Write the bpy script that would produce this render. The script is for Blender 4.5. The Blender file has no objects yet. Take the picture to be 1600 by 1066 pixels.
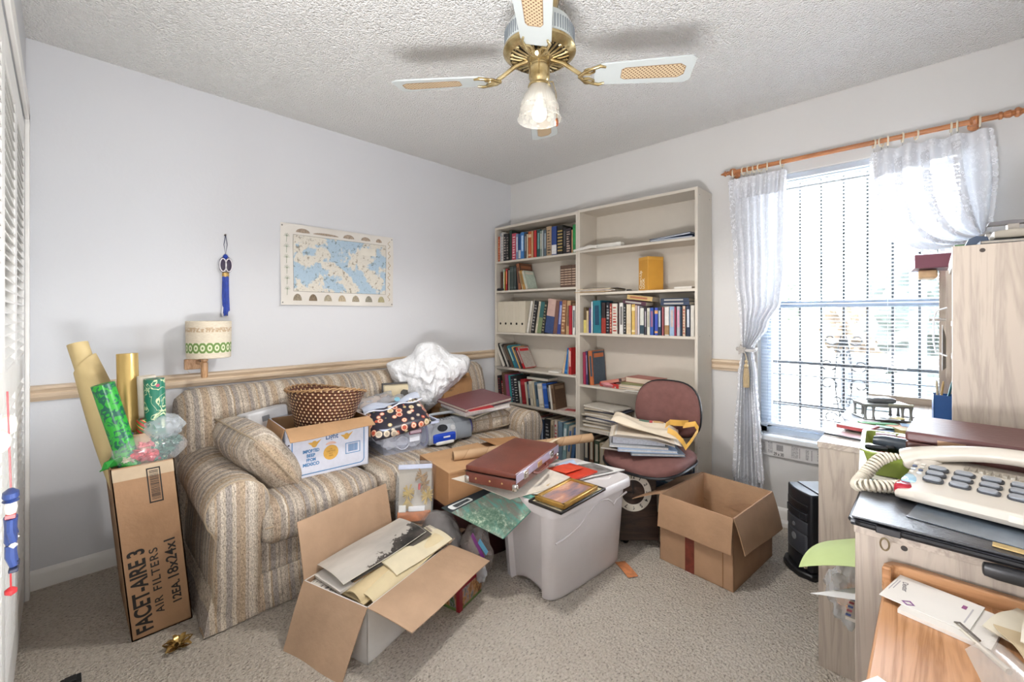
import bpy, bmesh, math, random
from mathutils import Vector, Matrix, noise
from math import sin, cos, pi, radians as R

SC = bpy.context.scene
COL = SC.collection

# ------------------------------------------------------------ camera, sky, light, exposure
cam_d = bpy.data.cameras.new('camera')
cam_d.sensor_width = 36.0
cam_d.lens = 36.0 * 682.0 / 1600.0
cam_d.shift_y = -41.0 / 1600.0
cam_d.clip_start = 0.03
cam = bpy.data.objects.new('camera', cam_d)
COL.objects.link(cam)
cam.location = (2.872, -2.954, 1.22)
cam.rotation_euler = (R(90), 0, math.atan2(0.695, 0.719))
SC.camera = cam

SC.view_settings.view_transform = 'Standard'
SC.view_settings.look = 'None'
SC.view_settings.gamma = 1.0
SC.view_settings.use_curve_mapping = False
SC.view_settings.exposure = 1.12
SC.cycles.use_denoising = True
SC.cycles.max_bounces = 10
SC.cycles.diffuse_bounces = 6
SC.cycles.glossy_bounces = 4
SC.cycles.transmission_bounces = 6
SC.cycles.transparent_max_bounces = 12
SC.cycles.caustics_reflective = False
SC.cycles.caustics_refractive = False
SC.cycles.sample_clamp_indirect = 6.0

world = bpy.data.worlds.new('World')
SC.world = world
world.use_nodes = True
bg = world.node_tree.nodes['Background']
bg.inputs[0].default_value = (0.92, 0.96, 1.0, 1)
bg.inputs[1].default_value = 38.0


def lamp(name, kind, loc, rot, energy, color=(1, 1, 1), **kw):
    d = bpy.data.lights.new(name, kind)
    d.energy = energy
    d.color = color
    for k, v in kw.items():
        setattr(d, k, v)
    o = bpy.data.objects.new(name, d)
    COL.objects.link(o)
    o.location = loc
    o.rotation_euler = rot
    return o


# added fill lamp near the camera, standing in for flash bounced off the ceiling
lamp('bounce_fill_lamp', 'AREA', (2.62, -2.90, 0.72), Vector((-.30, .16, .94)).to_track_quat('-Z', 'Y').to_euler(), 27, (0.99, 0.985, 1.0),
     shape='RECTANGLE', size=0.7, size_y=0.25)
# daylight entering at the window plane (outside the glass) sampled as a portal of the sky
_p = lamp('window_portal', 'AREA', (2.56, 0.16, 1.27), (R(-90), 0, 0), 1.0, (1, 1, 1),
          shape='RECTANGLE', size=0.92, size_y=1.62)
_p.data.cycles.is_portal = True
# sun on the yard
lamp('yard_sun', 'SUN', (2, 6, 6), (R(-38), R(-28), 0), 6.0, (1.0, 0.96, 0.88), angle=R(1.0))

# ------------------------------------------------------------ helpers


def hexc(h):
    h = h.lstrip('#')
    v = [int(h[i:i + 2], 16) / 255 for i in (0, 2, 4)]
    return tuple(((x / 12.92) if x <= 0.04045 else ((x + 0.055) / 1.055) ** 2.4) for x in v) + (1.0,)


_MC = {}


class NT:
    """tiny node-tree writer"""

    def __init__(s, name):
        s.m = bpy.data.materials.new(name)
        s.m.use_nodes = True
        s.t = s.m.node_tree
        s.b = s.t.nodes['Principled BSDF']
        s._co = None

    def n(s, typ, **kw):
        nd = s.t.nodes.new(typ)
        ins = kw.pop('ins', {})
        for k, v in kw.items():
            setattr(nd, k, v)
        for k, v in ins.items():
            s.set(nd.inputs[k], v)
        return nd

    def set(s, sock, v):
        if isinstance(v, bpy.types.NodeSocket):
            s.t.links.new(v, sock)
        else:
            sock.default_value = v

    def co(s, scale=(1, 1, 1), rot=(0, 0, 0), loc=(0, 0, 0)):
        tc = s.n('ShaderNodeTexCoord')
        mp = s.n('ShaderNodeMapping', ins={'Vector': tc.outputs['Object'], 'Scale': scale, 'Rotation': rot, 'Location': loc})
        return mp.outputs[0]

    def noise(s, v, scale=5, detail=3, rough=0.55, dist=0.0):
        return s.n('ShaderNodeTexNoise', ins={'Vector': v, 'Scale': scale, 'Detail': detail, 'Roughness': rough, 'Distortion': dist}).outputs['Fac']

    def vor(s, v, scale=5, feature='F1', out='Distance'):
        return s.n('ShaderNodeTexVoronoi', feature=feature, ins={'Vector': v, 'Scale': scale}).outputs[out]

    def ramp(s, fac, stops, interp='LINEAR'):
        nd = s.n('ShaderNodeValToRGB', ins={'Fac': fac})
        cr = nd.color_ramp
        cr.interpolation = interp
        while len(cr.elements) < len(stops):
            cr.elements.new(0.5)
        for e, (p, c) in zip(cr.elements, stops):
            e.position = p
            e.color = hexc(c) if isinstance(c, str) else c
        return nd.outputs['Color']

    def mix(s, fac, a, b, mode='MIX'):
        nd = s.n('ShaderNodeMix', data_type='RGBA', blend_type=mode)
        s.set(nd.inputs[0], fac)
        s.set(nd.inputs[6], hexc(a) if isinstance(a, str) else a)
        s.set(nd.inputs[7], hexc(b) if isinstance(b, str) else b)
        return nd.outputs[2]

    def math(s, op, a, b=0.0, c=0.0):
        nd = s.n('ShaderNodeMath', operation=op)
        s.set(nd.inputs[0], a)
        s.set(nd.inputs[1], b)
        s.set(nd.inputs[2], c)
        return nd.outputs[0]

    def sep(s, v):
        return s.n('ShaderNodeSeparateXYZ', ins={0: v}).outputs

    def bump(s, h, strength=0.5, dist=0.01):
        nd = s.n('ShaderNodeBump', ins={'Height': h, 'Strength': strength, 'Distance': dist})
        s.set(s.b.inputs['Normal'], nd.outputs[0])

    def base(s, v, rough=0.5, metal=0.0):
        s.set(s.b.inputs['Base Color'], hexc(v) if isinstance(v, str) else v)
        s.set(s.b.inputs['Roughness'], rough)
        s.set(s.b.inputs['Metallic'], metal)
        return s.m


def M(color, rough=0.55, metal=0.0, vary=0.06, scale=14.0, bump=0.0, bscale=60.0, alpha=1.0, trans=0.0, spec=None, coat=0.0):
    """plain procedural material: a colour with slight mottling, optional bump / alpha"""
    key = (color, rough, metal, vary, scale, bump, bscale, alpha, trans, spec, coat)
    if key in _MC:
        return _MC[key]
    t = NT('mat_' + color.lstrip('#'))
    c = hexc(color)
    if vary > 0:
        v = t.co()
        nz = t.noise(v, scale, 4)
        d = tuple(max(0, x * (1 - vary)) for x in c[:3]) + (1,)
        l = tuple(min(1, x * (1 + vary)) for x in c[:3]) + (1,)
        t.base(t.ramp(nz, [(0.3, d), (0.7, l)]), rough, metal)
    else:
        t.base(c, rough, metal)
    if bump > 0:
        t.bump(t.noise(t.co(), bscale, 4), bump, 0.004)
    if alpha < 1:
        t.b.inputs['Alpha'].default_value = alpha
    if trans > 0:
        t.b.inputs['Transmission Weight'].default_value = trans
    if spec is not None:
        t.b.inputs['Specular IOR Level'].default_value = spec
    if coat > 0:
        t.b.inputs['Coat Weight'].default_value = coat
    _MC[key] = t.m
    return t.m


class MB:
    """collects shapes into one mesh"""

    def __init__(s):
        s.v, s.f, s.mi = [], [], []

    def add(s, verts, faces, mi=0, X=None):
        o = len(s.v)
        for p in verts:
            p = Vector(p)
            s.v.append(X @ p if X is not None else p)
        for f in faces:
            s.f.append(tuple(o + i for i in f))
            s.mi.append(mi)
        return s

    def hexa(s, p, mi=0, X=None):
        """8 points: bottom loop 0-3, top loop 4-7"""
        return s.add(p, [(3, 2, 1, 0), (4, 5, 6, 7), (0, 1, 5, 4), (1, 2, 6, 5), (2, 3, 7, 6), (3, 0, 4, 7)], mi, X)

    def box(s, lo, hi, mi=0, X=None):
        (a, b, c), (d, e, f) = lo, hi
        return s.hexa([(a, b, c), (d, b, c), (d, e, c), (a, e, c), (a, b, f), (d, b, f), (d, e, f), (a, e, f)], mi, X)

    def cbox(s, c, sz, mi=0, X=None):
        return s.box([c[i] - sz[i] / 2 for i in range(3)], [c[i] + sz[i] / 2 for i in range(3)], mi, X)

    def quad(s, p0, p1, p2, p3, th=0.001, mi=0, X=None):
        """a four-cornered plate; p0..p3 is its upper face seen counter-clockwise, thickness goes below"""
        P = [Vector(p) for p in (p0, p1, p2, p3)]
        n = (P[2] - P[0]).cross(P[3] - P[1]).normalized() * th
        return s.hexa([p - n for p in P] + P, mi, X)

    def poly(s, pts, z0, z1, mi=0, X=None):
        """prism of a 2D outline between two heights"""
        n = len(pts)
        vs = [(p[0], p[1], z0) for p in pts] + [(p[0], p[1], z1) for p in pts]
        fs = [tuple(range(n - 1, -1, -1)), tuple(range(n, 2 * n))]
        fs += [(i, (i + 1) % n, n + (i + 1) % n, n + i) for i in range(n)]
        return s.add(vs, fs, mi, X)

    def tube(s, path, r, n=10, mi=0, X=None, closed=False, caps=True, flat=1.0):
        P = [Vector(p) for p in path]
        k = len(P)
        rs = r if isinstance(r, (list, tuple)) else [r] * k
        vs, fs = [], []
        up = None
        for i in range(k):
            if closed:
                d = P[(i + 1) % k] - P[i - 1]
            else:
                d = P[min(i + 1, k - 1)] - P[max(i - 1, 0)]
            d.normalize()
            if up is None:
                up = Vector((0, 0, 1)) if abs(d.z) < 0.9 else Vector((1, 0, 0))
            a = d.cross(up)
            if a.length < 1e-6:
                a = d.orthogonal()
            a.normalize()
            b = a.cross(d).normalized()
            up = b
            for j in range(n):
                t = 2 * pi * j / n
                vs.append(P[i] + a * (cos(t) * rs[i]) + b * (sin(t) * rs[i] * flat))
        m = k if closed else k - 1
        for i in range(m):
            i2 = (i + 1) % k
            for j in range(n):
                j2 = (j + 1) % n
                fs.append((i * n + j, i * n + j2, i2 * n + j2, i2 * n + j))
        if caps and not closed:
            fs.append(tuple(range(n - 1, -1, -1)))
            fs.append(tuple((k - 1) * n + j for j in range(n)))
        return s.add(vs, fs, mi, X)

    def lathe(s, prof, n=24, mi=0, X=None, sx=1.0, sy=1.0):
        """profile of (radius, z) turned about z"""
        vs, fs = [], []
        k = len(prof)
        for r, z in prof:
            for j in range(n):
                t = 2 * pi * j / n
                vs.append((r * cos(t) * sx, r * sin(t) * sy, z))
        for i in range(k - 1):
            for j in range(n):
                j2 = (j + 1) % n
                fs.append((i * n + j, i * n + j2, (i + 1) * n + j2, (i + 1) * n + j))
        if prof[0][0] > 1e-5:
            fs.append(tuple(range(n - 1, -1, -1)))
        if prof[-1][0] > 1e-5:
            fs.append(tuple((k - 1) * n + j for j in range(n)))
        return s.add(vs, fs, mi, X)

    def sheet(s, fn, nu, nv, th=0.001, mi=0, X=None):
        """fn(u,v) -> point; a thin sheet with real thickness"""
        g = [[Vector(fn(i / nu, j / nv)) for j in range(nv + 1)] for i in range(nu + 1)]
        top, bot = [], []
        for i in range(nu + 1):
            for j in range(nv + 1):
                du = g[min(i + 1, nu)][j] - g[max(i - 1, 0)][j]
                dv = g[i][min(j + 1, nv)] - g[i][max(j - 1, 0)]
                n = du.cross(dv)
                n = n.normalized() if n.length > 1e-12 else Vector((0, 0, 1))
                top.append(g[i][j] + n * th / 2)
                bot.append(g[i][j] - n * th / 2)
        w = nv + 1
        N = len(top)
        fs = []
        for i in range(nu):
            for j in range(nv):
                a, b, c, d = i * w + j, (i + 1) * w + j, (i + 1) * w + j + 1, i * w + j + 1
                fs.append((a, b, c, d))
                fs.append((N + d, N + c, N + b, N + a))
        for i in range(nu):
            a, b = i * w, (i + 1) * w
            fs.append((N + a, N + b, b, a))
            a, b = i * w + nv, (i + 1) * w + nv
            fs.append((a, b, N + b, N + a))
        for j in range(nv):
            fs.append((j, j + 1, N + j + 1, N + j))
            a = nu * w + j
            fs.append((N + a, N + a + 1, a + 1, a))
        return s.add(top + bot, fs, mi, X)

    def blob(s, c, rad, seed=0, amp=0.25, freq=2.0, sub=4, mi=0, X=None, floor=None):
        """a crumpled ball; FLOOR flattens what would sink below that height"""
        bm = bmesh.new()
        bmesh.ops.create_icosphere(bm, subdivisions=sub, radius=1.0)
        vs = []
        for v in bm.verts:
            p = v.co
            d = noise.fractal(p * freq + Vector((seed * 7.1, seed * 3.3, seed)), 0.8, 2.1, 4)
            rdg = 1 - abs(noise.noise(p * freq * 1.7 + Vector((seed, 0, 5))))
            q = p * (1 + amp * d + amp * 0.6 * (rdg - 0.7))
            w = Vector((c[0] + q.x * rad[0], c[1] + q.y * rad[1], c[2] + q.z * rad[2]))
            if floor is not None and w.z < floor:
                w.z = floor
            vs.append(w)
        bm.verts.index_update()
        fs = [tuple(v.index for v in f.verts) for f in bm.faces]
        bm.free()
        return s.add(vs, fs, mi, X)

    def cushion(s, c, sz, puff=0.35, n=14, mi=0, X=None, seam=True, edge=0.5):
        """a pillow lying in xy: SZ = (x, y, thickness)"""
        vs, fs = [], []
        hx, hy, hz = sz[0] / 2, sz[1] / 2, sz[2] / 2
        for side in (1, -1):
            for i in range(n + 1):
                for j in range(n + 1):
                    u, v = -1 + 2 * i / n, -1 + 2 * j / n
                    e = (1 - abs(u) ** 3.2) ** 0.5 * (1 - abs(v) ** 3.2) ** 0.5
                    pin = 1 - 0.06 * (u * u * v * v) - 0.03 * (1 - e)
                    vs.append((c[0] + u * hx * pin, c[1] + v * hy * pin, c[2] + side * hz * (edge + (1 - edge) * e) if True else 0))
        w = n + 1
        N = w * w
        for i in range(n):
            for j in range(n):
                a, b, c2, d = i * w + j, (i + 1) * w + j, (i + 1) * w + j + 1, i * w + j + 1
                fs.append((a, b, c2, d))
                fs.append((N + d, N + c2, N + b, N + a))
        for i in range(n):
            a, b = i * w, (i + 1) * w
            fs.append((N + a, N + b, b, a))
            a, b = i * w + n, (i + 1) * w + n
            fs.append((a, b, N + b, N + a))
            a, b = i, i + 1
            fs.append((a, b, N + b, N + a))
            a, b = n * w + i, n * w + i + 1
            fs.append((N + a, N + b, b, a))
        return s.add(vs, fs, mi, X)

    def softbox(s, c, sz, r=0.05, n=8, puff=0.0, mi=0, X=None, wob=0.0, seed=0):
        """an upholstered block: rounded edges, faces swelling by PUFF"""
        h = [q / 2 for q in sz]
        r = min(r, min(h) * 0.98)
        for ax in range(3):
            for sg in (1, -1):
                vs, fs = [], []
                for i in range(n + 1):
                    for j in range(n + 1):
                        u, v = -1 + 2 * i / n, -1 + 2 * j / n
                        u = math.copysign(abs(u) ** 0.8, u)
                        v = math.copysign(abs(v) ** 0.8, v)
                        p = [0, 0, 0]
                        p[ax] = sg
                        p[(ax + 1) % 3] = u
                        p[(ax + 2) % 3] = v
                        q = Vector([p[k] * h[k] for k in range(3)])
                        inn = Vector([max(-(h[k] - r), min(h[k] - r, q[k])) for k in range(3)])
                        d = q - inn
                        w = inn + (d.normalized() * r if d.length > 1e-9 else d)
                        w[ax] += sg * puff * (1 - u * u) * (1 - v * v)
                        if wob:
                            w += Vector((1, 1, 1)) * (wob * noise.noise(w * 9 + Vector((seed, 0, 0))))
                        vs.append(Vector(c) + w)
                k = n + 1
                for i in range(n):
                    for j in range(n):
                        f = (i * k + j, (i + 1) * k + j, (i + 1) * k + j + 1, i * k + j + 1)
                        fs.append(f if sg > 0 else f[::-1])
                s.add(vs, fs, mi, X)
        s.weld = True
        return s

    def mesh(s, name):
        me = bpy.data.meshes.new(name)
        me.from_pydata([tuple(v) for v in s.v], [], s.f)
        me.polygons.foreach_set('material_index', s.mi)
        me.update()
        return me

    def build(s, name, mats, parent=None, loc=None, rot=None, smooth=35, bevel=0.0, seg=2, sub=0, label=None, recalc=True):
        me = s.mesh(name)
        if recalc:
            bm = bmesh.new()
            bm.from_mesh(me)
            if getattr(s, 'weld', False):
                bmesh.ops.remove_doubles(bm, verts=bm.verts, dist=1e-5)
            bmesh.ops.recalc_face_normals(bm, faces=bm.faces)
            bm.to_mesh(me)
            bm.free()
        for m in (mats if isinstance(mats, (list, tuple)) else [mats]):
            me.materials.append(m)
        o = bpy.data.objects.new(name, me)
        COL.objects.link(o)
        if parent is not None:
            o.parent = parent
        if loc is not None:
            o.location = loc
        if rot is not None:
            o.rotation_euler = rot
        if smooth:
            me.shade_smooth()
            me.set_sharp_from_angle(angle=R(smooth))
        if bevel > 0:
            b = o.modifiers.new('soft_edges', 'BEVEL')
            b.width = bevel
            b.segments = seg
            b.limit_method = 'ANGLE'
            b.angle_limit = R(50)
        if sub > 0:
            b = o.modifiers.new('smooth', 'SUBSURF')
            b.levels = b.render_levels = sub
        if label:
            o['label'] = label
        return o


def tag(o, label, cat, group=None, kind=None):
    o['label'] = label
    o['category'] = cat
    if group:
        o['group'] = group
    if kind:
        o['kind'] = kind
    return o


def struct(o):
    o['kind'] = 'structure'
    return o


def thing(name, label, cat, loc=(0, 0, 0), rotz=0.0, group=None, rot=None):
    o = bpy.data.objects.new(name, None)
    o.empty_display_size = 0.05
    COL.objects.link(o)
    o.location = loc
    o.rotation_euler = rot if rot is not None else (0, 0, rotz)
    return tag(o, label, cat, group)


def frame(right, up, origin):
    """matrix whose x is RIGHT, y is UP (made square), z faces the reader"""
    x = Vector(right).normalized()
    z = x.cross(Vector(up)).normalized()
    y = z.cross(x)
    m = Matrix((x, y, z)).transposed().to_4x4()
    m.translation = Vector(origin)
    return m


def text(body, parent, origin, right, up, size, mat, name='printed_text', align='LEFT', depth=0.0003, bold=0.0, sx=1.0, spacing=1.0, fit=None):
    d = bpy.data.curves.new(name, 'FONT')
    d.body = body
    d.size = size
    d.align_x = align
    d.extrude = depth
    d.offset = bold
    d.space_character = spacing
    d.materials.append(mat)
    tmp = bpy.data.objects.new(name, d)
    COL.objects.link(tmp)
    bpy.context.view_layer.update()
    me = bpy.data.meshes.new_from_object(tmp.evaluated_get(bpy.context.evaluated_depsgraph_get()))
    bpy.data.objects.remove(tmp)
    if fit:
        xs_ = [v.co.x for v in me.vertices]
        sx = fit / max(max(xs_) - min(xs_), 1e-4)
    o = bpy.data.objects.new(name, me)
    COL.objects.link(o)
    o.parent = parent
    o.matrix_local = frame(right, up, origin) @ Matrix.Diagonal((sx, 1, 1, 1))
    return o


def rrect(w, h, r, n=5, cx=0.0, cy=0.0):
    pts = []
    for qx, qy, a0 in ((1, 1, 0), (-1, 1, 90), (-1, -1, 180), (1, -1, 270)):
        for i in range(n + 1):
            a = R(a0 + 90 * i / n)
            pts.append((cx + qx * (w / 2 - r) + r * cos(a), cy + qy * (h / 2 - r) + r * sin(a)))
    return pts


def TM(loc=(0, 0, 0), rot=(0, 0, 0)):
    from mathutils import Euler
    return Matrix.Translation(Vector(loc)) @ Euler(rot).to_matrix().to_4x4()


def axes(origin, xdir, ydir):
    """frame with x along XDIR, y near YDIR, z their normal"""
    return frame(xdir, ydir, origin)


def wood(light, dark, axis='z', ring=9.0, stretch=14.0, rough=0.45, fine=0.35):
    key = ('wood', light, dark, axis, ring, stretch, rough, fine)
    if key in _MC:
        return _MC[key]
    t = NT('wood_grain')
    sc = {'x': (1 / stretch, 1, 1), 'y': (1, 1 / stretch, 1), 'z': (1, 1, 1 / stretch)}[axis]
    v = t.co(scale=sc)
    n1 = t.noise(v, ring, 5, 0.6, 0.6)
    n2 = t.noise(v, ring * 16, 3, 0.6)
    w = t.math('FRACT', t.math('MULTIPLY', n1, 7.0))
    w = t.math('ABSOLUTE', t.math('SUBTRACT', w, 0.5))
    f = t.math('ADD', t.math('MULTIPLY', w, 1.2), t.math('MULTIPLY', n2, fine))
    t.base(t.ramp(f, [(0.1, dark), (0.65, light)]), rough)
    t.bump(n2, 0.15, 0.002)
    _MC[key] = t.m
    return t.m


def cardboard(color='#b08a66'):
    key = ('card', color)
    if key in _MC:
        return _MC[key]
    t = NT('cardboard')
    v = t.co()
    n1 = t.noise(v, 6, 5, 0.6)
    c = hexc(color)
    d = tuple(x * 0.86 for x in c[:3]) + (1,)
    l = tuple(min(1, x * 1.1) for x in c[:3]) + (1,)
    fib = t.noise(t.co(scale=(200, 200, 30)), 4, 2)
    col = t.mix(t.math('MULTIPLY', fib, 0.18), t.ramp(n1, [(0.3, d), (0.7, l)]), tuple(x * 0.7 for x in c[:3]) + (1,))
    t.base(col, 0.8)
    t.bump(t.noise(t.co(scale=(4, 4, 4)), 5, 4), 0.25, 0.01)
    t.b.inputs['Specular IOR Level'].default_value = 0.25
    _MC[key] = t.m
    return t.m


def carton(name, label, loc, rotz, L, W, H, flaps=(), outer=None, inner=None, cat='box', th=0.004, crease=True, bodyname='carton_body', skew=None):
    """an open carton: body (four walls and a bottom) and each flap a part. FLAPS: (side, degrees from upright, length, [taper])"""
    outer = outer or cardboard()
    inner = inner or cardboard('#b8926c')
    t = thing(name, label, cat, loc, rotz)
    hx, hy = L / 2, W / 2
    b = MB()
    b.box((-hx, -hy, 0), (hx, hy, th))
    for lo, hi in (((-hx, -hy, 0), (hx, -hy + th, H)), ((-hx, hy - th, 0), (hx, hy, H)),
                   ((-hx, -hy, 0), (-hx + th, hy, H)), ((hx - th, -hy, 0), (hx, hy, H))):
        b.box(lo, hi, 0)
    # inner faces
    e = 0.0008
    b.box((-hx + th, -hy + th, th), (hx - th, -hy + th + e, H - .002), 1)
    b.box((-hx + th, hy - th - e, th), (hx - th, hy - th, H - .002), 1)
    b.box((-hx + th, -hy + th, th), (-hx + th + e, hy - th, H - .002), 1)
    b.box((hx - th - e, -hy + th, th), (hx - th, hy - th, H - .002), 1)
    b.box((-hx + th, -hy + th, th), (hx - th, hy - th, th + e), 1)
    o = b.build(bodyname, [outer, inner], t, smooth=0)
    ends = {'+x': ((hx, -hy), (hx, hy), (1, 0)), '-x': ((-hx, hy), (-hx, -hy), (-1, 0)),
            '+y': ((hx, hy), (-hx, hy), (0, 1)), '-y': ((-hx, -hy), (hx, -hy), (0, -1))}
    for fl in flaps:
        side, ang, ln = fl[:3]
        tp = fl[3] if len(fl) > 3 else 0.012
        a, c, n = ends[side]
        A, C = Vector((a[0], a[1], H)), Vector((c[0], c[1], H))
        n = Vector((n[0], n[1], 0))
        e = (C - A).normalized()
        d = Vector((0, 0, 1)) * cos(R(ang)) + n * sin(R(ang))
        k = 6
        twist = fl[4] if len(fl) > 4 else 0.0

        def fn(u, v, A=A, C=C, d=d, e=e, tp=tp, ln=ln, n=n, twist=twist):
            p = A.lerp(C, u)
            bend = 0.012 * v * v
            q = p + e * (tp * v * (1 - 2 * u)) + d * (ln * v * (1 + twist * (u - .5)))
            q += (n * cos(R(ang)) - Vector((0, 0, 1)) * sin(R(ang))) * (bend + .004 * sin(u * 6) * v)
            return q + n * 0.001
        MB().sheet(fn, 8, k, th * 0.9).build('flap', [inner if (len(fl) > 5 and fl[5] == 'in') else outer], t, smooth=40)
    return t
# ------------------------------------------------------------ room shell
RX, NY, CH = 3.32, -3.06, 2.44          # right wall, near wall, ceiling height
WX0, WX1, WZ0, WZ1 = 2.10, 3.02, 0.50, 2.05   # window opening


def wall_mat(name, color):
    t = NT(name)
    v = t.co()
    n1 = t.noise(v, 1.3, 3)
    c = hexc(color)
    t.base(t.ramp(n1, [(0.3, tuple(x * 0.965 for x in c[:3]) + (1,)), (0.7, c)]), 0.85)
    t.bump(t.noise(v, 55, 4), 0.12, 0.004)
    t.b.inputs['Specular IOR Level'].default_value = 0.2
    return t.m


def carpet_mat():
    t = NT('carpet')
    v = t.co()
    n0 = t.noise(v, 1.4, 3, 0.6)
    n1 = t.noise(v, 9, 4, 0.7)
    n2 = t.noise(v, 120, 3, 0.75)
    n3 = t.vor(v, 95)
    base = t.ramp(t.math('ADD', t.math('MULTIPLY', n0, 0.65), t.math('MULTIPLY', n1, 0.35)), [(0.36, '#c3b7a9'), (0.64, '#e3d9ca')])
    fleck = t.noise(t.co(scale=(1.0, 0.5, 1.0), rot=(0, 0, R(35))), 150, 2, 0.6)
    fl = t.ramp(fleck, [(0.30, '#5d5349'), (0.42, '#d5c9b9'), (0.70, '#f0e8dc')])
    t.base(t.mix(0.6, base, fl, 'MIX'), 0.95)
    t.bump(t.math('ADD', n2, t.math('MULTIPLY', n3, 0.7)), 1.0, 0.02)
    t.b.inputs['Specular IOR Level'].default_value = 0.1
    return t.m


def popcorn_mat():
    t = NT('popcorn_plaster')
    v = t.co()
    n1 = t.noise(v, 88, 3, 0.65)
    n2 = t.vor(v, 120)
    n3 = t.noise(v, 170, 2)
    h = t.math('ADD', t.math('MULTIPLY', t.math('SMOOTH_MAX', n1, 0.45, 0.1), 1.6), t.math('ADD', t.math('MULTIPLY', n2, -0.9), t.math('MULTIPLY', n3, 0.4)))
    t.base('#f3f2ef', 0.95)
    t.bump(h, 0.8, 0.02)
    t.b.inputs['Specular IOR Level'].default_value = 0.1
    return t.m


W_LEFT = wall_mat('wall_paint', '#d4d5d8')
W_BACK = wall_mat('wall_paint_warm', '#d6d4d1')
TRIM_OAK = wood('#d3bfa6', '#c2ab90', 'y', 20, 18, 0.5, 0.2)
TRIM_OAK_X = wood('#d3bfa6', '#c2ab90', 'x', 20, 18, 0.5, 0.2)
WHITE = M('#e6e4e0', 0.45, vary=0.03)

struct(MB().box((-0.12, -3.32, -0.1), (3.5, 0.16, 0)).build('floor', carpet_mat(), smooth=0))
struct(MB().box((-0.12, -3.32, CH), (3.5, 0.16, CH + 0.1)).build('ceiling', popcorn_mat(), smooth=0))
struct(MB().box((-0.12, -3.32, 0), (0, 0.16, CH)).build('wall_left', W_LEFT, smooth=0))
struct(MB().box((RX, -3.32, 0), (RX + 0.12, 0.16, CH)).build('wall_right', W_BACK, smooth=0))
b = MB()
b.box((0, 0, 0), (WX0, 0.16, CH)).box((WX1, 0, 0), (RX, 0.16, CH)).box((WX0, 0, 0), (WX1, 0.16, WZ0)).box((WX0, 0, WZ1), (WX1, 0.16, CH))
struct(b.build('wall_back', W_BACK, smooth=0))
b = MB()
b.box((0, -3.16, 0), (0.10, NY, CH)).box((0.10, -3.16, 2.06), (RX, NY, CH)).box((2.06, -3.16, 0), (2.16, NY, 2.06)).box((3.24, -3.16, 0), (RX, NY, 2.06))
b.box((0, -3.32, 0), (RX, -3.24, CH))
struct(b.build('wall_near', W_LEFT, smooth=0))

# baseboards
prof_base = [(0, 0), (0.014, 0), (0.014, 0.065), (0.010, 0.078), (0.004, 0.085), (0, 0.085)]
b = MB().poly([(x, z) for x, z in prof_base], NY, 0, 0, Matrix(((1, 0, 0, 0), (0, 0, 1, 0), (0, 1, 0, 0), (0, 0, 0, 1))))
struct(b.build('baseboard_left', WHITE, smooth=30))
b = MB().poly([(x, z) for x, z in prof_base], 0, RX, 0, Matrix(((0, 0, 1, 0), (-1, 0, 0, 0), (0, 1, 0, 0), (0, 0, 0, 1))))
struct(b.build('baseboard_back', WHITE, smooth=30))
# chair rails
prof_rail = [(0, 0), (0.012, 0.0), (0.016, 0.010), (0.022, 0.018), (0.022, 0.032), (0.016, 0.038), (0.020, 0.048), (0.026, 0.054), (0.026, 0.064), (0.014, 0.070), (0, 0.070)]
b = MB().poly([(x, z + 0.835) for x, z in prof_rail], NY, -0.006, 0, Matrix(((1, 0, 0, 0), (0, 0, 1, 0), (0, 1, 0, 0), (0, 0, 0, 1))))
struct(b.build('trim_1', TRIM_OAK, smooth=30))
b = MB().poly([(x, z + 0.865) for x, z in prof_rail], 1.836, 2.09, 0, Matrix(((0, 0, 1, 0), (-1, 0, 0, 0), (0, 1, 0, 0), (0, 0, 0, 1))))
struct(b.build('trim_2', TRIM_OAK_X, smooth=30))
# closet door casing and louvred folding doors
b = MB().box((0.035, NY, 0), (0.10, NY + 0.014, 2.09)).box((0.035, NY, 2.05), (2.14, NY + 0.014, 2.12))
struct(b.build('trim_3', WHITE, smooth=0, bevel=0.003))
for i in range(4):
    x0 = 0.106 + i * 0.487
    x1 = x0 + 0.482
    y0, y1 = NY - 0.03, NY
    b = MB()
    st = 0.045
    b.box((x0, y0, 0.02), (x0 + st, y1, 2.03)).box((x1 - st, y0, 0.02), (x1, y1, 2.03))
    for z0, z1 in ((0.02, 0.16), (0.96, 1.06), (1.93, 2.03)):
        b.box((x0 + st, y0, z0), (x1 - st, y1, z1))
    d = b.build('door_%d' % (i + 1), WHITE, smooth=0, bevel=0.003)
    struct(d)
    lv = MB()
    for za, zb in ((0.16, 0.96), (1.06, 1.93)):
        n = int((zb - za) / 0.032)
        for k in range(n):
            z = za + 0.016 + k * (zb - za) / n
            lv.hexa([(x0 + st, y0, z + .012), (x1 - st, y0, z + .012), (x1 - st, y1, z - .014), (x0 + st, y1, z - .014),
                     (x0 + st, y0, z + .018), (x1 - st, y0, z + .018), (x1 - st, y1, z - .008), (x0 + st, y1, z - .008)])
    lv.build('louver_panel', WHITE, d, smooth=0)
    if i in (2, 3):
        xk = x1 - 0.03 if i == 2 else x0 + 0.125
        MB().lathe([(0.012, 0), (0.010, 0.012), (0.013, 0.02), (0.02, 0.028), (0.021, 0.036), (0.014, 0.044), (0, 0.046)], 20).build(
            'knob', M('#ece7da', 0.3), d, loc=(xk, y1, 0.998), rot=(R(-90), 0, 0))

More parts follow.
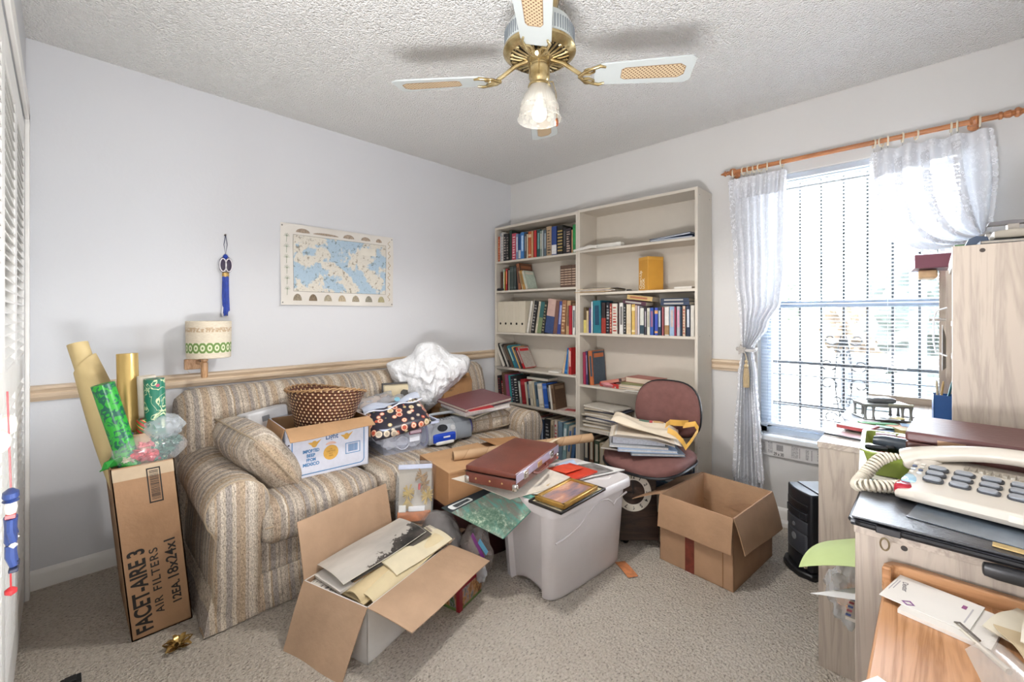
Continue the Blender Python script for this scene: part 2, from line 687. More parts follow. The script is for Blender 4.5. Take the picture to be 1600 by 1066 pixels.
# ------------------------------------------------------------ carved soldier hanging from a closet knob
t = thing('jumping_jack_ornament', 'little blue painted wooden soldier puppet hanging by red cord from a closet door knob', 'ornament', (1.70, NY + 0.045, 0.815))
blue, red, whit = M('#2c3f74', 0.4), M('#b52a2e', 0.4), M('#e9e2d6', 0.5)
MB().tube([(0, 0, 0.10), (0, -.004, 0.27)], 0.0012, 6).build('cord', red, t)
MB().lathe([(0.006, 0.098), (0.017, 0.092), (0.018, 0.084), (0.013, 0.080), (0.018, 0.077), (0.0, 0.076)], 16, sy=.6).build('cap', blue, t)
MB().lathe([(0.0, 0.077), (0.012, 0.075), (0.014, 0.064), (0.010, 0.053), (0.0, 0.051)], 16, sy=.6).build('head', whit, t)
MB().cbox((0.0, 0, 0.052), (0.028, 0.012, 0.006)).build('collar', red, t)
MB().lathe([(0.012, 0.0), (0.017, 0.006), (0.016, 0.03), (0.018, 0.048), (0.0, 0.05)], 14, sy=.5).build('torso', blue, t)
for s in (-1, 1):
    b = MB().tube([(s * .017, 0, .046), (s * .024, 0, .03), (s * .02, .004, .01)], .005, 8)
    a = b.build('arm', blue, t)
    MB().lathe([(0, -.006), (.006, 0), (0, .006)], 10).build('hand', whit, a, loc=(s * .02, .004, .004))
    MB().tube([(s * .008, 0, 0), (s * .011, 0, -.018), (s * .012, .004, -.036)], [.007, .007, .005], 8).build('leg', blue, t)
    MB().cbox((s * .014, .004, -.04), (.02, .012, .007)).build('shoe', M('#23283f', 0.4), t, bevel=.002)
MB().tube([(0, 0, 0.0), (0.003, 0, -0.05), (-0.002, 0, -0.075)], 0.0012, 6).build('pull_cord', red, t)
MB().lathe([(0, -.009), (.008, -.003), (.008, .003), (0, .009)], 12).build('bead', red, t, loc=(-.002, 0, -.084))

# ------------------------------------------------------------ wall things on the left wall
# map
t = thing('world_map_poster', 'illustrated blue and cream world map pinned on the wall above the sofa', 'poster', (0.004, -1.638, 1.533))


def map_mats():
    a = NT('map_paper')
    v = a.co()
    n = a.noise(v, 3, 4)
    a.base(a.ramp(n, [(0.3, '#cfcac2'), (0.7, '#e0dcd4')]), 0.85)
    s = NT('map_sea_and_land')
    v = s.co()
    land = s.noise(v, 9.0, 5, 0.6, 0.3)
    ln = s.ramp(land, [(0.49, '#a9bfcf'), (0.52, '#d5d0c4')], 'LINEAR')
    ink = s.noise(v, 42, 4, 0.7)
    fine = s.noise(v, 150, 3, 0.7)
    dots = s.ramp(ink, [(0.56, (1, 1, 1, 1)), (0.64, (0.50, 0.47, 0.42, 1))])
    dots2 = s.ramp(fine, [(0.58, (1, 1, 1, 1)), (0.70, (0.70, 0.66, 0.60, 1))])
    s.base(s.mix(1.0, s.mix(1.0, ln, dots, 'MULTIPLY'), dots2, 'MULTIPLY'), 0.85)
    return a.m, s.m


mp_paper, mp_sea = map_mats()


def mapfn(u, v):
    y = -0.385 + 0.77 * u
    z = -0.252 + 0.504 * v
    x = 0.004 + 0.006 * sin(u * 9) * (v * (1 - v) * 4) + 0.004 * sin(v * 7 + u * 3) + (0.014 * (1 - u) ** 6 * (1 - v) ** 2)
    return (max(x, 0.001), y, z)


MB().sheet(mapfn, 30, 16, 0.0008).build('paper_sheet', mp_paper, t)
MB().sheet(lambda u, v: tuple(a + b for a, b in zip(mapfn(0.095 + 0.825 * u, 0.17 + 0.70 * v), (0.0012, 0, 0))), 30, 16, 0.0004).build('printed_map', mp_sea, t)
inkm = M('#6f675a', 0.9)


def on_map(u, v, d=0.002):
    p = mapfn(u, v)
    return (p[0] + d, p[1], p[2])


b = MB()
for (u0, v0, u1, v1) in ((.095, .17, .92, .17), (.095, .87, .92, .87), (.095, .17, .095, .87), (.92, .17, .92, .87)):
    b.tube([on_map(u0 + (u1 - u0) * k / 20, v0 + (v1 - v0) * k / 20) for k in range(21)], 0.0009, 5)
b.build('printed_border', inkm, t)
for k in range(7):
    u0 = 0.125 + 0.125 * k
    b = MB()
    pts = [(u0 + .034 * cos(a), .055 + .085 * sin(a)) for a in [pi * j / 14 for j in range(15)]]
    b.add([on_map(*p) for p in pts] + [on_map(u0, .055)], [(i, i + 1, 15) for i in range(14)])
    b.build('printed_drawing', M(['#8f8472', '#7a6b58', '#a39a86', '#b3a48b', '#9c917c', '#8a8577', '#a8a07e'][k], 0.9, vary=.35, scale=120), t, recalc=False)
for k in range(6):
    v0 = 0.12 + 0.13 * k
    b = MB()
    b.tube([on_map(.045, v0), on_map(.047, v0 + .07)], .0012, 5)
    for q in range(6):
        a = pi * (0.05 + 0.18 * q)
        b.tube([on_map(.047, v0 + .07), on_map(.047 + .022 * cos(a), v0 + .07 + .04 * sin(a))], .0009, 4)
    b.build('printed_drawing', M('#8e9b83', 0.9), t)
    MB().tube([on_map(.955 + .012 * sin(j * 1.3 + k), .08 + .15 * k + .016 * j) for j in range(8)], .002, 5).build('printed_drawing', M('#b39f7d', 0.9), t)
for u0, w in ((.17, .055), (.36, .11), (.56, .05), (.72, .045), (.85, .03)):
    b = MB()
    pts = [(u0 + w * cos(a), .905 + .05 * sin(a) * (1 if w < .1 else .5)) for a in [pi * j / 12 for j in range(13)]]
    b.add([on_map(*p) for p in pts] + [on_map(u0, .90)], [(i, i + 1, 13) for i in range(12)])
    b.build('printed_drawing', M('#a0907f', 0.9, vary=.3, scale=90), t, recalc=False)
b = MB()
b.add([on_map(*p, .0026) for p in ((.67, .70), (.81, .70), (.81, .80), (.67, .80))], [(0, 1, 2, 3)])
b.build('printed_cartouche', M('#d8d3c6', .9), t, recalc=False)
for i, (u, v) in enumerate(((.012, .97), (.988, .97), (.012, .03), (.988, .03))):
    MB().lathe([(.005, 0), (.004, .003), (0, .004)], 10).build('pushpin', M('#8d8a86', .4), t, loc=on_map(u, v, .0), rot=(0, R(90), 0))

# tassel
t = thing('hanging_tassel', 'royal blue silk knot tassel hanging on a nail high over the wall lamp', 'tassel', (0.014, -2.31, 1.213))
blu = M('#1d3fa0', 0.45, vary=.25, scale=60)
MB().tube([(0, 0, .455), (0, -.008, .40), (0, .0, .345), (0, .008, .40), (0, 0, .455)], .0016, 6, closed=True).build('cord', M('#2b2f55', .6), t)
MB().lathe([(.005, 0), (.005, .008), (.003, .018)], 8).build('nail', M('#5c5148', .4, .6), t, loc=(-.012, 0, .455), rot=(0, R(90), 0))
MB().lathe([(0, .318), (.008, .324), (.014, .334), (.006, .345), (0, .348)], 12, sx=.6).build('bead', blu, t)
for s in (-1, 1):
    k = MB().lathe([(0, -.045), (.014, -.03), (.019, 0), (.014, .03), (0, .045)], 16, sx=.45).build('knot', M('#32233f', .5, vary=.3, scale=80), t, loc=(.004, s * .014, .285))
    MB().tube([(.006, .0155 * cos(a), .036 * sin(a)) for a in [2 * pi * j / 20 for j in range(20)]], .0028, 6, closed=True).build('white_edging', M('#e4dfe2', .5), k)
MB().lathe([(.016, .220), (.018, .228), (.016, .236), (.018, .240), (.014, .244)], 16, sx=.7).build('gold_band', M('#b6975a', .35, .4), t)
b = MB()
random.seed(5)
for i in range(26):
    a = 2 * pi * i / 26
    r = .013 * (0.5 + .5 * ((i * 7) % 3) / 2)
    L = random.uniform(0, .03) if i % 4 else .05
    b.tube([(.7 * r * cos(a), r * sin(a), .225), (.8 * r * cos(a), 1.1 * r * sin(a) , .11), (.7 * r * cos(a), 1.15 * r * sin(a) + .003, L)], .0034, 6)
b.build('fringe', blu, t)
MB().tube([(.0, -.012, .06), (0, -.016, .02), (.002, -.013, .0)], .004, 6).build('faded_strand', M('#d8d5dc', .6), t)

# sconce
t = thing('wall_lamp', 'plug-in wall lamp with green patterned drum shade and turned wooden arm', 'lamp', (0, -2.41, 0.86))


def shade_mat():
    a = NT('lamp_shade_fabric')
    x, y, z = a.sep(a.co())[:3]
    ang = a.math('ARCTAN2', y, x)
    # green ring band
    u = a.math('MULTIPLY', a.math('FRACT', a.math('MULTIPLY', ang, 20 / (2 * pi))), 1.0)
    uu = a.math('SUBTRACT', u, 0.5)
    vv = a.math('MULTIPLY', a.math('SUBTRACT', z, 0.055), 21.0)
    r = a.math('SQRT', a.math('ADD', a.math('MULTIPLY', uu, uu), a.math('MULTIPLY', vv, vv)))
    ring = a.math('LESS_THAN', a.math('ABSOLUTE', a.math('SUBTRACT', r, 0.46)), 0.12)
    dot = a.math('LESS_THAN', r, 0.14)
    pat = a.math('MAXIMUM', ring, dot)
    inband = a.math('LESS_THAN', a.math('ABSOLUTE', a.math('SUBTRACT', z, 0.055)), 0.026)
    green = a.math('MULTIPLY', pat, inband)
    b2 = a.math('LESS_THAN', a.math('ABSOLUTE', a.math('SUBTRACT', z, 0.148)), 0.012)
    tan = a.math('MULTIPLY', b2, a.math('GREATER_THAN', a.noise(a.co(scale=(1, 1, .6)), 120, 2), 0.47))
    n = a.noise(a.co(scale=(1, 1, 8)), 60, 2)
    lin = a.ramp(n, [(.3, '#c9bda8'), (.7, '#ded3bf')])
    bandc = a.mix(inband, lin, '#d3d5b4')
    c = a.mix(green, a.mix(tan, bandc, '#b9a184'), '#6d8a4a')
    a.base(c, 0.85)
    return a.m


sh = MB().lathe([(.095, 0), (.098, .002), (.101, .19), (.099, .192), (.097, .19), (.094, .003)], 48)
sh.build('lamp_shade', shade_mat(), t, loc=(.125, 0, .135))
MB().tube([(.125, 0, .14), (.125, 0, .165)], .03, 16).build('shade_ring', M('#b5a78f', .4), t)
oak = wood('#c89f78', '#a3794f', 'z', 30, 6, .4)
MB().cbox((.012, -.05, .095), (.024, .075, .055)).build('wall_block', oak, t, bevel=.003)
MB().cbox((.07, -.028, .105), (.12, .022, .02)).build('arm', oak, t, bevel=.003)
MB().lathe([(.0, .03), (.014, .031), (.016, .036), (.016, .108), (.011, .112), (.016, .118), (.016, .128), (0, .13)], 18).build('turned_stem', oak, t, loc=(.125, -.02, 0))
pts = [(.01, -.075, .075)] + [(.012, -.075 + .012 * sin(k * 1.7), .06 - .012 * k) for k in range(9)] + [(.03, -.085, -.06), (.03, -.08, -.14)]
MB().tube(pts, .0022, 6).build('cord', M('#cfc9bc', .5), t)
# ------------------------------------------------------------ striped sofa along the left wall


def stripes(axis='y', seed=1, period=0.31):
    key = ('stripe', axis, seed)
    if key in _MC:
        return _MC[key]
    t = NT('striped_tweed')
    v = t.co()
    x, y, z = t.sep(v)[:3]
    a = {'x': x, 'y': y, 'z': z}[axis]
    wob = t.math('MULTIPLY', t.noise(v, 7, 2), 0.012)
    f = t.math('FRACT', t.math('MULTIPLY', t.math('ADD', a, wob), 1 / period))
    rnd = random.Random(seed)
    cols = ['#c8bcab', '#b9ac9b', '#a59d96', '#cfc4b5', '#b5a28e', '#c2b6a6', '#9f9892', '#bba78f', '#ccc0b0', '#aca297', '#c6baab', '#b8ac9f', '#d3c9bb', '#b09d87']
    stops, p, k = [], 0.0, 0
    while p < 0.99 and len(stops) < 30:
        stops.append((p, cols[k % len(cols)]))
        p += rnd.choice([0.016, 0.026, 0.04, 0.06, 0.02])
        k += 1 + rnd.randrange(3)
    base = t.ramp(f, stops, 'CONSTANT')
    st = {'x': (1, .45, .45), 'y': (.45, 1, .45), 'z': (.45, .45, 1)}[axis]
    n1 = t.noise(t.co(scale=st), 210, 3, 0.75)
    n2 = t.noise(v, 260, 2, 0.8)
    heat = t.ramp(n1, [(0.34, (0.50, 0.48, 0.47, 1)), (0.5, (0.97, 0.96, 0.95, 1)), (0.66, (1.2, 1.18, 1.15, 1))])
    heat2 = t.ramp(n2, [(0.3, (0.62, 0.60, 0.58, 1)), (0.6, (1.1, 1.1, 1.1, 1))])
    t.base(t.mix(1, t.mix(1, base, heat, 'MULTIPLY'), heat2, 'MULTIPLY'), 0.9)
    t.bump(t.math('ADD', n1, n2), 0.6, 0.006)
    t.b.inputs['Specular IOR Level'].default_value = 0.15
    _MC[key] = t.m
    return t.m


ST_Y, ST_X = stripes('y', 3), stripes('x', 8)
piping_m = M('#a3927c', 0.85)
sofa = thing('sofa', 'three-seat sofa in beige and grey striped tweed with rolled arms', 'sofa', (0, 0, 0))
YL, YR = -2.385, -0.775        # inner faces of the arms
# base and skirt
b = MB()
b.box((0.10, -2.53, 0.10), (0.855, -0.61, 0.27))
b.build('base', ST_Y, sofa, smooth=0, bevel=.01)
b = MB()
pts = []
for (x0, y0), (x1, y1) in (((0.10, -2.545), (0.87, -2.545)), ((0.87, -2.545), (0.87, -0.595)), ((0.87, -0.595), (0.10, -0.595))):
    n = int(math.hypot(x1 - x0, y1 - y0) / 0.03)
    for k in range(n + (1 if (x1, y1) == (0.10, -0.595) else 0)):
        pts.append((x0 + (x1 - x0) * k / n, y0 + (y1 - y0) * k / n))


def skirt(u, v):
    i = min(int(u * (len(pts) - 1) + .5), len(pts) - 1)
    x, y = pts[i]
    cx, cy = 0.45, -1.57
    fl = 0.03 * v + 0.005 * sin(i * .55) * v
    dx = 1 if x > .86 else 0
    dy = -1 if y < -2.54 else (1 if y > -.6 else 0)
    return (x + dx * fl, y + dy * fl, 0.145 - 0.14 * v)


b.sheet(skirt, len(pts) - 1, 4, 0.008)
b.build('skirt', ST_Y, sofa, smooth=50)
# seat cushions
w = (YR - YL) / 3
for i in range(3):
    c = (0.615, YL + w * (i + .5), 0.345)
    o = MB().softbox((0, 0, 0), (0.60, w - .006, 0.185), 0.06, 10, 0.012).build('seat_cushion', ST_Y, sofa, loc=c, smooth=60)
    MB().tube([(sx * .296, sy * (w / 2 - .012), .052 if 0 else .0) for sx, sy in ((1, -1), (1, 1))], .004, 6).build('piping', piping_m, o)
# back
b = MB()
NS, prof = 40, []
for k in range(25):
    a = pi * k / 24
    prof.append((a, k))


def back_sec(u):
    # u along the length, rounded at both ends
    e = min(u, 1 - u) * 1.96
    f = 1 - max(0, 1 - e / 0.09) ** 2.6 if e < 0.09 else 1.0
    f = 0.80 + 0.20 * f
    return f


def backfn(u, v):
    f = back_sec(u)
    y = -2.565 + u * 1.985
    # outline in xz : from front bottom up over the top and down the rear
    pr = [(0.36, 0.24), (0.37, 0.36), (0.372, 0.46), (0.36, 0.58), (0.335, 0.70), (0.31, 0.78), (0.275, 0.825), (0.225, 0.848), (0.16, 0.846), (0.10, 0.82), (0.06, 0.76), (0.045, 0.6), (0.04, 0.24)]
    k = v * (len(pr) - 1)
    i = min(int(k), len(pr) - 2)
    x = pr[i][0] + (pr[i + 1][0] - pr[i][0]) * (k - i)
    z = pr[i][1] + (pr[i + 1][1] - pr[i][1]) * (k - i)
    cx = 0.2
    x = cx + (x - cx) * (0.55 + 0.45 * (f - .8) / .2)
    z = 0.24 + (z - 0.24) * (0.93 + 0.07 * (f - .8) / .2)
    x += 0.008 * sin(u * 17) * (1 if .1 < v < .5 else 0)
    return (x, y, z)


bm_ = MB()
g = [[backfn(i / 44, j / 24) for j in range(25)] for i in range(45)]
vs = [p for r_ in g for p in r_]
fs = [(i * 25 + j, i * 25 + j + 1, (i + 1) * 25 + j + 1, (i + 1) * 25 + j) for i in range(44) for j in range(24)]
fs += [tuple(range(25)), tuple(44 * 25 + j for j in range(24, -1, -1))]
fs += [(i * 25 + 24, i * 25, (i + 1) * 25, (i + 1) * 25 + 24) for i in range(44)]
bm_.add(vs, fs).build('backrest', ST_Y, sofa, smooth=60)
# rolled arms


def arm_section(s, lift):
    """outline (y,z) of the arm; S=-1 left arm, +1 right arm"""
    yi = 0.0
    out = [(0.0, 0.03), (0.0, 0.25), (0.002, 0.34)]
    cy, cz, r = -0.075, 0.445 + lift, 0.112
    for k in range(17):
        a = R(-42 + 262 * k / 16)
        out.append((cy + r * cos(a), cz + r * sin(a)))
    out += [(-0.15, 0.34), (-0.158, 0.25), (-0.16, 0.03)]
    return out


for s, y0 in ((1, YL), (-1, YR)):
    ns = 14
    vs, fs = [], []
    for i in range(ns + 1):
        u = i / ns
        x = 0.12 + u * 0.755
        sec = arm_section(s, 0.05 * (1 - u) ** 1.3)
        for (yy, zz) in sec:
            vs.append((x, y0 + s * yy, zz))
    k = len(sec)
    for i in range(ns):
        for j in range(k):
            j2 = (j + 1) % k
            fs.append((i * k + j, (i + 1) * k + j, (i + 1) * k + j2, i * k + j2))
    fs.append(tuple(range(k)))
    arm = MB().add(vs, fs).build('armrest', ST_X, sofa, smooth=45)
    # facing panel
    sec = arm_section(s, 0.0)
    vs, fs = [], []
    rings = ((0.872, 1.0), (0.884, 0.985), (0.893, 0.93), (0.897, 0.80), (0.899, 0.4))
    for x, sc in rings:
        for (yy, zz) in sec:
            cyy, czz = -0.077, (0.30 if zz < .34 else 0.43)
            vs.append((x, y0 + s * (cyy + (yy - cyy) * sc), zz if zz < .05 else czz + (zz - czz) * sc))
    for i in range(len(rings) - 1):
        for j in range(k):
            j2 = (j + 1) % k
            fs.append((i * k + j, (i + 1) * k + j, (i + 1) * k + j2, i * k + j2))
    fs.append(tuple((len(rings) - 1) * k + j for j in range(k)))
    MB().add(vs, fs).build('front_panel', ST_Y, arm, smooth=50)
    MB().tube([(0.878, y0 + s * yy, zz) for yy, zz in sec], .0045, 6).build('piping', piping_m, arm)

# throw pillows
PIL = stripes('x', 21, .36)
PILB = stripes('y', 14, .33)
t = thing('throw_pillow', 'striped box-edged throw pillow leaning against the sofa arm beside the beer carton', 'pillow', (0.60, -2.315, 0.575), group=None)
t.rotation_euler = (R(-52), R(6), R(10))
o = MB().cushion((0, 0, 0), (0.41, 0.36, 0.19), edge=.14).build('pillow_cover', PIL, t, smooth=60)
for zz in (.0,):
    MB().tube([(x * .203, y * .178, zz) for x, y in rrect(2, 2, .16, 4)], .004, 6, closed=True).build('piping', piping_m, o)
t = thing('throw_pillow', 'striped throw pillow lying flat on the far seat under the maroon albums', 'pillow', (0.585, -0.955, 0.517))
t.rotation_euler = (R(3), R(5), R(-14))
o = MB().cushion((0, 0, 0), (0.38, 0.40, 0.15), edge=.42).build('pillow_cover', PILB, t, smooth=60)
for zz in (.034, -.034):
    MB().tube([(x * .182, y * .19, zz) for x, y in rrect(2, 2, .25, 4)], .004, 6, closed=True).build('piping', piping_m, o)

# ------------------------------------------------------------ filter carton with gift-wrap rolls
t = thing('filter_carton', 'tall leaning brown air filter carton with black lettering, full of wrapping paper rolls', 'box', (0.73, -2.77, 0.003))
K = 0.060 / 0.655
cb = cardboard('#9d7b5d')
cin = cardboard('#97775a')


def skew(b):
    b.v = [Vector((v.x, v.y - K * v.z, v.z)) for v in b.v]
    return b


D, Wd, H = 0.44, 0.185, 0.655
b = MB().box((-D, 0, 0), (0, Wd, .004))
b.box((-D, 0, 0), (0, .004, H)).box((-D, Wd - .004, 0), (0, Wd, H)).box((-D, 0, 0), (-D + .004, Wd, H)).box((-.004, 0, 0), (0, Wd, H))
skew(b).build('carton_body', cb, t, smooth=0)
b = MB().box((-D + .004, .004, .01), (-.004, .0046, H - .003)).box((-D + .004, Wd - .0046, .01), (-.004, Wd - .004, H - .003)).box((-.0046, .004, .01), (-.004, Wd - .004, H - .003))
skew(b).build('inner_lining', cin, t, smooth=0)
b = MB().box((-D + .01, .01, .30), (-.01, Wd - .01, .31))
skew(b).build('packing_insert', cin, t, smooth=0)
blk = M('#1b1714', 0.7)
upv = (0, -K, 1)


def on_face(y, z):
    return (0.0006, y - K * z, z)


text('FACET-AIRE 3', t, on_face(.064, .02), upv, (0, -1, 0), .068, blk, bold=.0018, fit=.318)
text('AIR', t, on_face(.103, .072), upv, (0, -1, 0), .036, blk, bold=.0004, spacing=1.2, fit=.066)
text('FILTERS', t, on_face(.103, .160), upv, (0, -1, 0), .036, blk, bold=.0004, spacing=1.2, fit=.165)
text('12EA.', t, on_face(.158, .085), upv, (0, -1, 0), .038, blk, bold=.0008, fit=.085)
text('18x24x1', t, on_face(.158, .183), upv, (0, -1, 0), .048, blk, bold=.0008, fit=.155)
b = MB()
y0, y1, z0, z1 = .098, .140, .50, .635
for lo, hi in (((0, y0, z0), (.0006, y1, z0 + .005)), ((0, y0, z1 - .005), (.0006, y1, z1)), ((0, y0, z0), (.0006, y0 + .004, z1)), ((0, y1 - .004, z0), (.0006, y1, z1))):
    b.box(lo, hi)
random.seed(2)
z = z0 + .012
while z < z1 - .012:
    h = random.choice([.0012, .002, .003])
    b.box((0, y0 + .008, z), (.0006, y1 - .007, z + h))
    z += h + random.choice([.0015, .0025])
skew(b).build('printed_barcode', blk, t, smooth=0)
text('FACET-AIRE 3', t, (-.40, -K * .40 - .0008, .42), (1, 0, -0.02), (0, -K, 1), .13, blk, bold=.0015, fit=.385)
b = MB().box((-.0003, .003, H - .05), (.0005, Wd - .003, H - .004))
skew(b).build('clear_tape', M('#b9a489', .25), t, smooth=0)

BX, BY = 0.73, -2.77


def roll_fn(p0, p1, r0, r1):
    return [tuple(p0), tuple(p1)], [r0, r1]


def roll(name, label, p0, p1, r, mats, hollow=True, cat='gift wrap', core=None):
    """a paper roll standing in the box: wound paper and its cardboard core"""
    p0, p1 = Vector(p0), Vector(p1)
    d = p1 - p0
    L = d.length
    t_ = thing(name, label, cat, tuple(p0))
    X = d.to_track_quat('Z', 'Y').to_matrix().to_4x4()
    b_ = MB().lathe([(r * .55, L - .004), (r * .97, L), (r, L - .002), (r, 0), (r * .55, 0)], 26)
    # loose paper edge
    b_.box((r * .97, -.001, 0), (r * 1.02, .004, L))
    o_ = b_.build('wound_paper', mats, t_, smooth=40)
    o_.matrix_local = X
    c_ = MB().lathe([(r * .42, L - .004), (r * .55, L - .004), (r * .55, 0), (r * .42, 0), (r * .42, L - .004)], 20).build('core_tube', core or M('#9a7d5e', .8), t_, smooth=40)
    c_.matrix_local = X
    return t_


cream = M('#c4ae7d', 0.6, vary=.05)
# loosely rolled cream sheet flaring downward, with the tight roll sticking out of it
t = thing('cream_paper_roll', 'big loose cream paper roll leaning toward the wall, tallest in the filter carton', 'gift wrap', (0.60, -2.752, 0.44))
p0, p1 = Vector((0, 0, 0)), Vector((-0.175, -0.155, 0.665))
ax = (p1 - p0)
X = ax.to_track_quat('Z', 'Y').to_matrix().to_4x4()
L = ax.length
MB().lathe([(.026, L), (.032, L), (.032, 0), (.026, 0), (.026, L)], 26).build('inner_roll', cream, t, smooth=40).matrix_local = X


def cone(u, v):
    a = 2 * pi * u * 1.06 + 2.2
    rr = (0.034 + 0.032 * sin(pi * min(1, v * .85 + .08)) * (0.35 + .65 * (0.5 + 0.5 * cos(a - 2.6)))) + .002 * u
    zt = (L - .085) * v
    return (rr * cos(a), rr * sin(a), zt + (0.03 * sin(a - .6) * v))


MB().sheet(cone, 40, 10, .0012).build('outer_wrap', cream, t, smooth=60).matrix_local = X
gold = M('#c2a566', 0.28, 0.55, vary=.04)
roll('gold_paper_roll', 'shiny gold wrapping paper roll standing upright in the filter carton', (.575, -2.755, .33), (.548, -2.768, 1.065), .034, gold)


def damask(base, ink, scale=26, name='damask_paper', thr=.54):
    t_ = NT(name)
    v_ = t_.co()
    n_ = t_.noise(v_, scale, 4, 0.55, 1.6)
    t_.base(t_.ramp(n_, [(thr - .02, base), (thr + .02, ink)]), 0.35)
    return t_.m


roll('damask_paper_roll', 'bright green wrapping paper roll with dark scrollwork leaning in the filter carton', (.686, -2.725, .46), (.672, -2.846, .965), .034, damask('#2c9c2e', '#0f5444', 38, thr=.52))


def holly():
    t_ = NT('holly_paper')
    v_ = t_.co()
    d1 = t_.vor(v_, 26)
    n_ = t_.noise(v_, 17, 2, .5, 1.5)
    vine = t_.math('LESS_THAN', t_.math('ABSOLUTE', t_.math('SUBTRACT', n_, .5)), .022)
    berry = t_.math('LESS_THAN', d1, .17)
    c_ = t_.mix(berry, t_.mix(vine, '#176a52', '#b9c29a'), '#a3425a')
    t_.base(c_, .35)
    return t_.m


roll('leafy_paper_roll', 'dark green wrapping paper roll with red berries nearest the sofa arm', (.655, -2.682, .40), (.66, -2.697, .968), .0335, holly())
roll('white_paper_roll', 'plain ivory paper roll half hidden behind the berry patterned roll', (.60, -2.69, .40), (.60, -2.715, .975), .030, M('#cfc4b4', .6))


def candy():
    t_ = NT('candy_stripe_paper')
    x_, y_, z_ = t_.sep(t_.co())[:3]
    a_ = t_.math('ARCTAN2', y_, x_)
    f_ = t_.math('FRACT', t_.math('ADD', t_.math('MULTIPLY', a_, 3 / (2 * pi)), t_.math('MULTIPLY', z_, 28.0)))
    t_.base(t_.ramp(f_, [(0, '#a32a1f'), (.35, '#2c6b2f'), (.55, '#a32a1f'), (.7, '#c9a24b'), (.78, '#2c6b2f')], 'CONSTANT'), .4)
    return t_.m


roll('striped_paper_roll', 'short red and green spiral striped roll between the gold and berry rolls', (.665, -2.715, .40), (.66, -2.735, .815), .018, candy())
roll('red_paper_roll', 'thin red roll squeezed between the scrollwork roll and the gold one', (.66, -2.78, .40), (.62, -2.80, .868), .010, M('#8e2730', .5, vary=.3, scale=60))
roll('cardboard_tube', 'wide bare brown cardboard tube end in front of the gold roll', (.672, -2.715, .42), (.665, -2.738, .765), .032, M('#a5876a', .8), cat='tube')
t = thing('blue_gift_tag', 'small teal gift tag wedged beside the red roll', 'tag', (.668, -2.772, .74))
MB().quad((0, -.014, -.03), (0, .012, -.03), (.004, .012, .03), (.004, -.014, .03), .001).build('card', M('#2f5d78', .5), t, smooth=0)
# clear bag of bows
t = thing('bag_of_bows', 'clear plastic bag of red and silver gift bows on top of the filter carton', 'bag', (.70, -2.70, .70))
clear = M('#e3e6e8', 0.15, vary=0, alpha=0.26)
random.seed(11)
for i, (x, y, z, r, c) in enumerate(((.0, -.078, -.022, .026, '#c9c0aa'), (-.005, -.05, -.012, .034, '#b8434b'), (.0, -.018, -.018, .034, '#c44a52'), (-.02, -.03, .02, .030, '#c96a6e'), (-.012, .032, -.01, .036, '#1f5c4a'), (-.02, .055, .015, .036, '#17503f'), (-.03, .02, .035, .032, '#3b6f66'))):
    b = MB().blob((0, 0, 0), (r * .8, r * .8, r * .6), 80 + i, .5, 2.6, 3)
    for k in range(9):
        a = 2 * pi * k / 9
        e = random.uniform(.0, .9)
        dx, dy, dz = cos(a) * cos(e), sin(a) * cos(e), sin(e)
        b.tube([(0, 0, 0), (r * .7 * dx, r * .7 * dy, r * .7 * dz), (r * dx, r * dy, r * .9 * dz)], [r * .1, r * .22, r * .12], 6, flat=.45)
    o = b.build('gift_bow', M(c, .3, .15, vary=.3, scale=60), None, loc=(.70 + x, -2.70 + y, .70 + z), smooth=40)
    tag(o, ['silver gift bow at the near end of the clear bow bag', 'crimson gift bow beside the silver one in the clear bag', 'bright red gift bow in the middle of the clear bow bag', 'pale red gift bow on top of the other red bows in the clear bag',
            'dark green gift bow at the sofa side of the clear bow bag', 'deep green gift bow farthest toward the sofa in the clear bag', 'teal gift bow uppermost in the clear bow bag'][i], 'gift bow', 'gift bows in the clear bag')
film2 = M('#e6eaec', 0.1, vary=0, alpha=0.16, spec=.9)
MB().blob((-.01, -.012, .0), (.058, .112, .062), 4, .10, 2.6, 4).build('clear_film', film2, t, smooth=40)
MB().blob((-.035, .03, .075), (.05, .068, .05), 9, .16, 2.8, 4).build('bag_top', M('#d0d7dc', 0.12, vary=0, alpha=.36, spec=.9), t, smooth=40)
t = thing('green_tissue', 'scrap of bright green tissue at the near corner of the filter carton', 'tissue', (.715, -2.835, .662))
MB().sheet(lambda u, v: (-.05 * u, .05 * v - .02 * u, .02 * sin(u * 5 + v * 3) + .022 * v), 10, 10, .0008).build('tissue_sheet', M('#2f9a3a', .5), t, smooth=60)
# gold bow on the carpet
t = thing('gold_bow', 'shiny gold gift bow lying on the carpet before the filter carton', 'gift bow', (.885, -2.655, .012))
gm = M('#b9985a', .25, .7, vary=.1)
for k in range(11):
    a, e = 2 * pi * k / 11 + (k % 2) * .2, (.15 if k % 2 else .6)
    dx, dy, dz = cos(a) * cos(e), sin(a) * cos(e), sin(e)
    ln = .05 if k % 2 else .042

    def lp(u, v, dx=dx, dy=dy, dz=dz, ln=ln):
        q = sin(pi * u)
        s_ = u if u < .5 else 1 - u
        f = 2 * s_
        lift = (.012 if u < .5 else -.006) * sin(pi * f)
        w_ = .009 * (v - .5) * 2 * (1 - .75 * f ** 3)
        return (dx * ln * f - dy * w_, dy * ln * f + dx * w_, dz * ln * f + lift)
    MB().sheet(lp, 14, 2, .0006).build('ribbon_loop', gm, t, smooth=60)
t = thing('black_clip', 'small black plastic bit on the carpet at the closet door', 'clip', (.815, -2.925, .004))
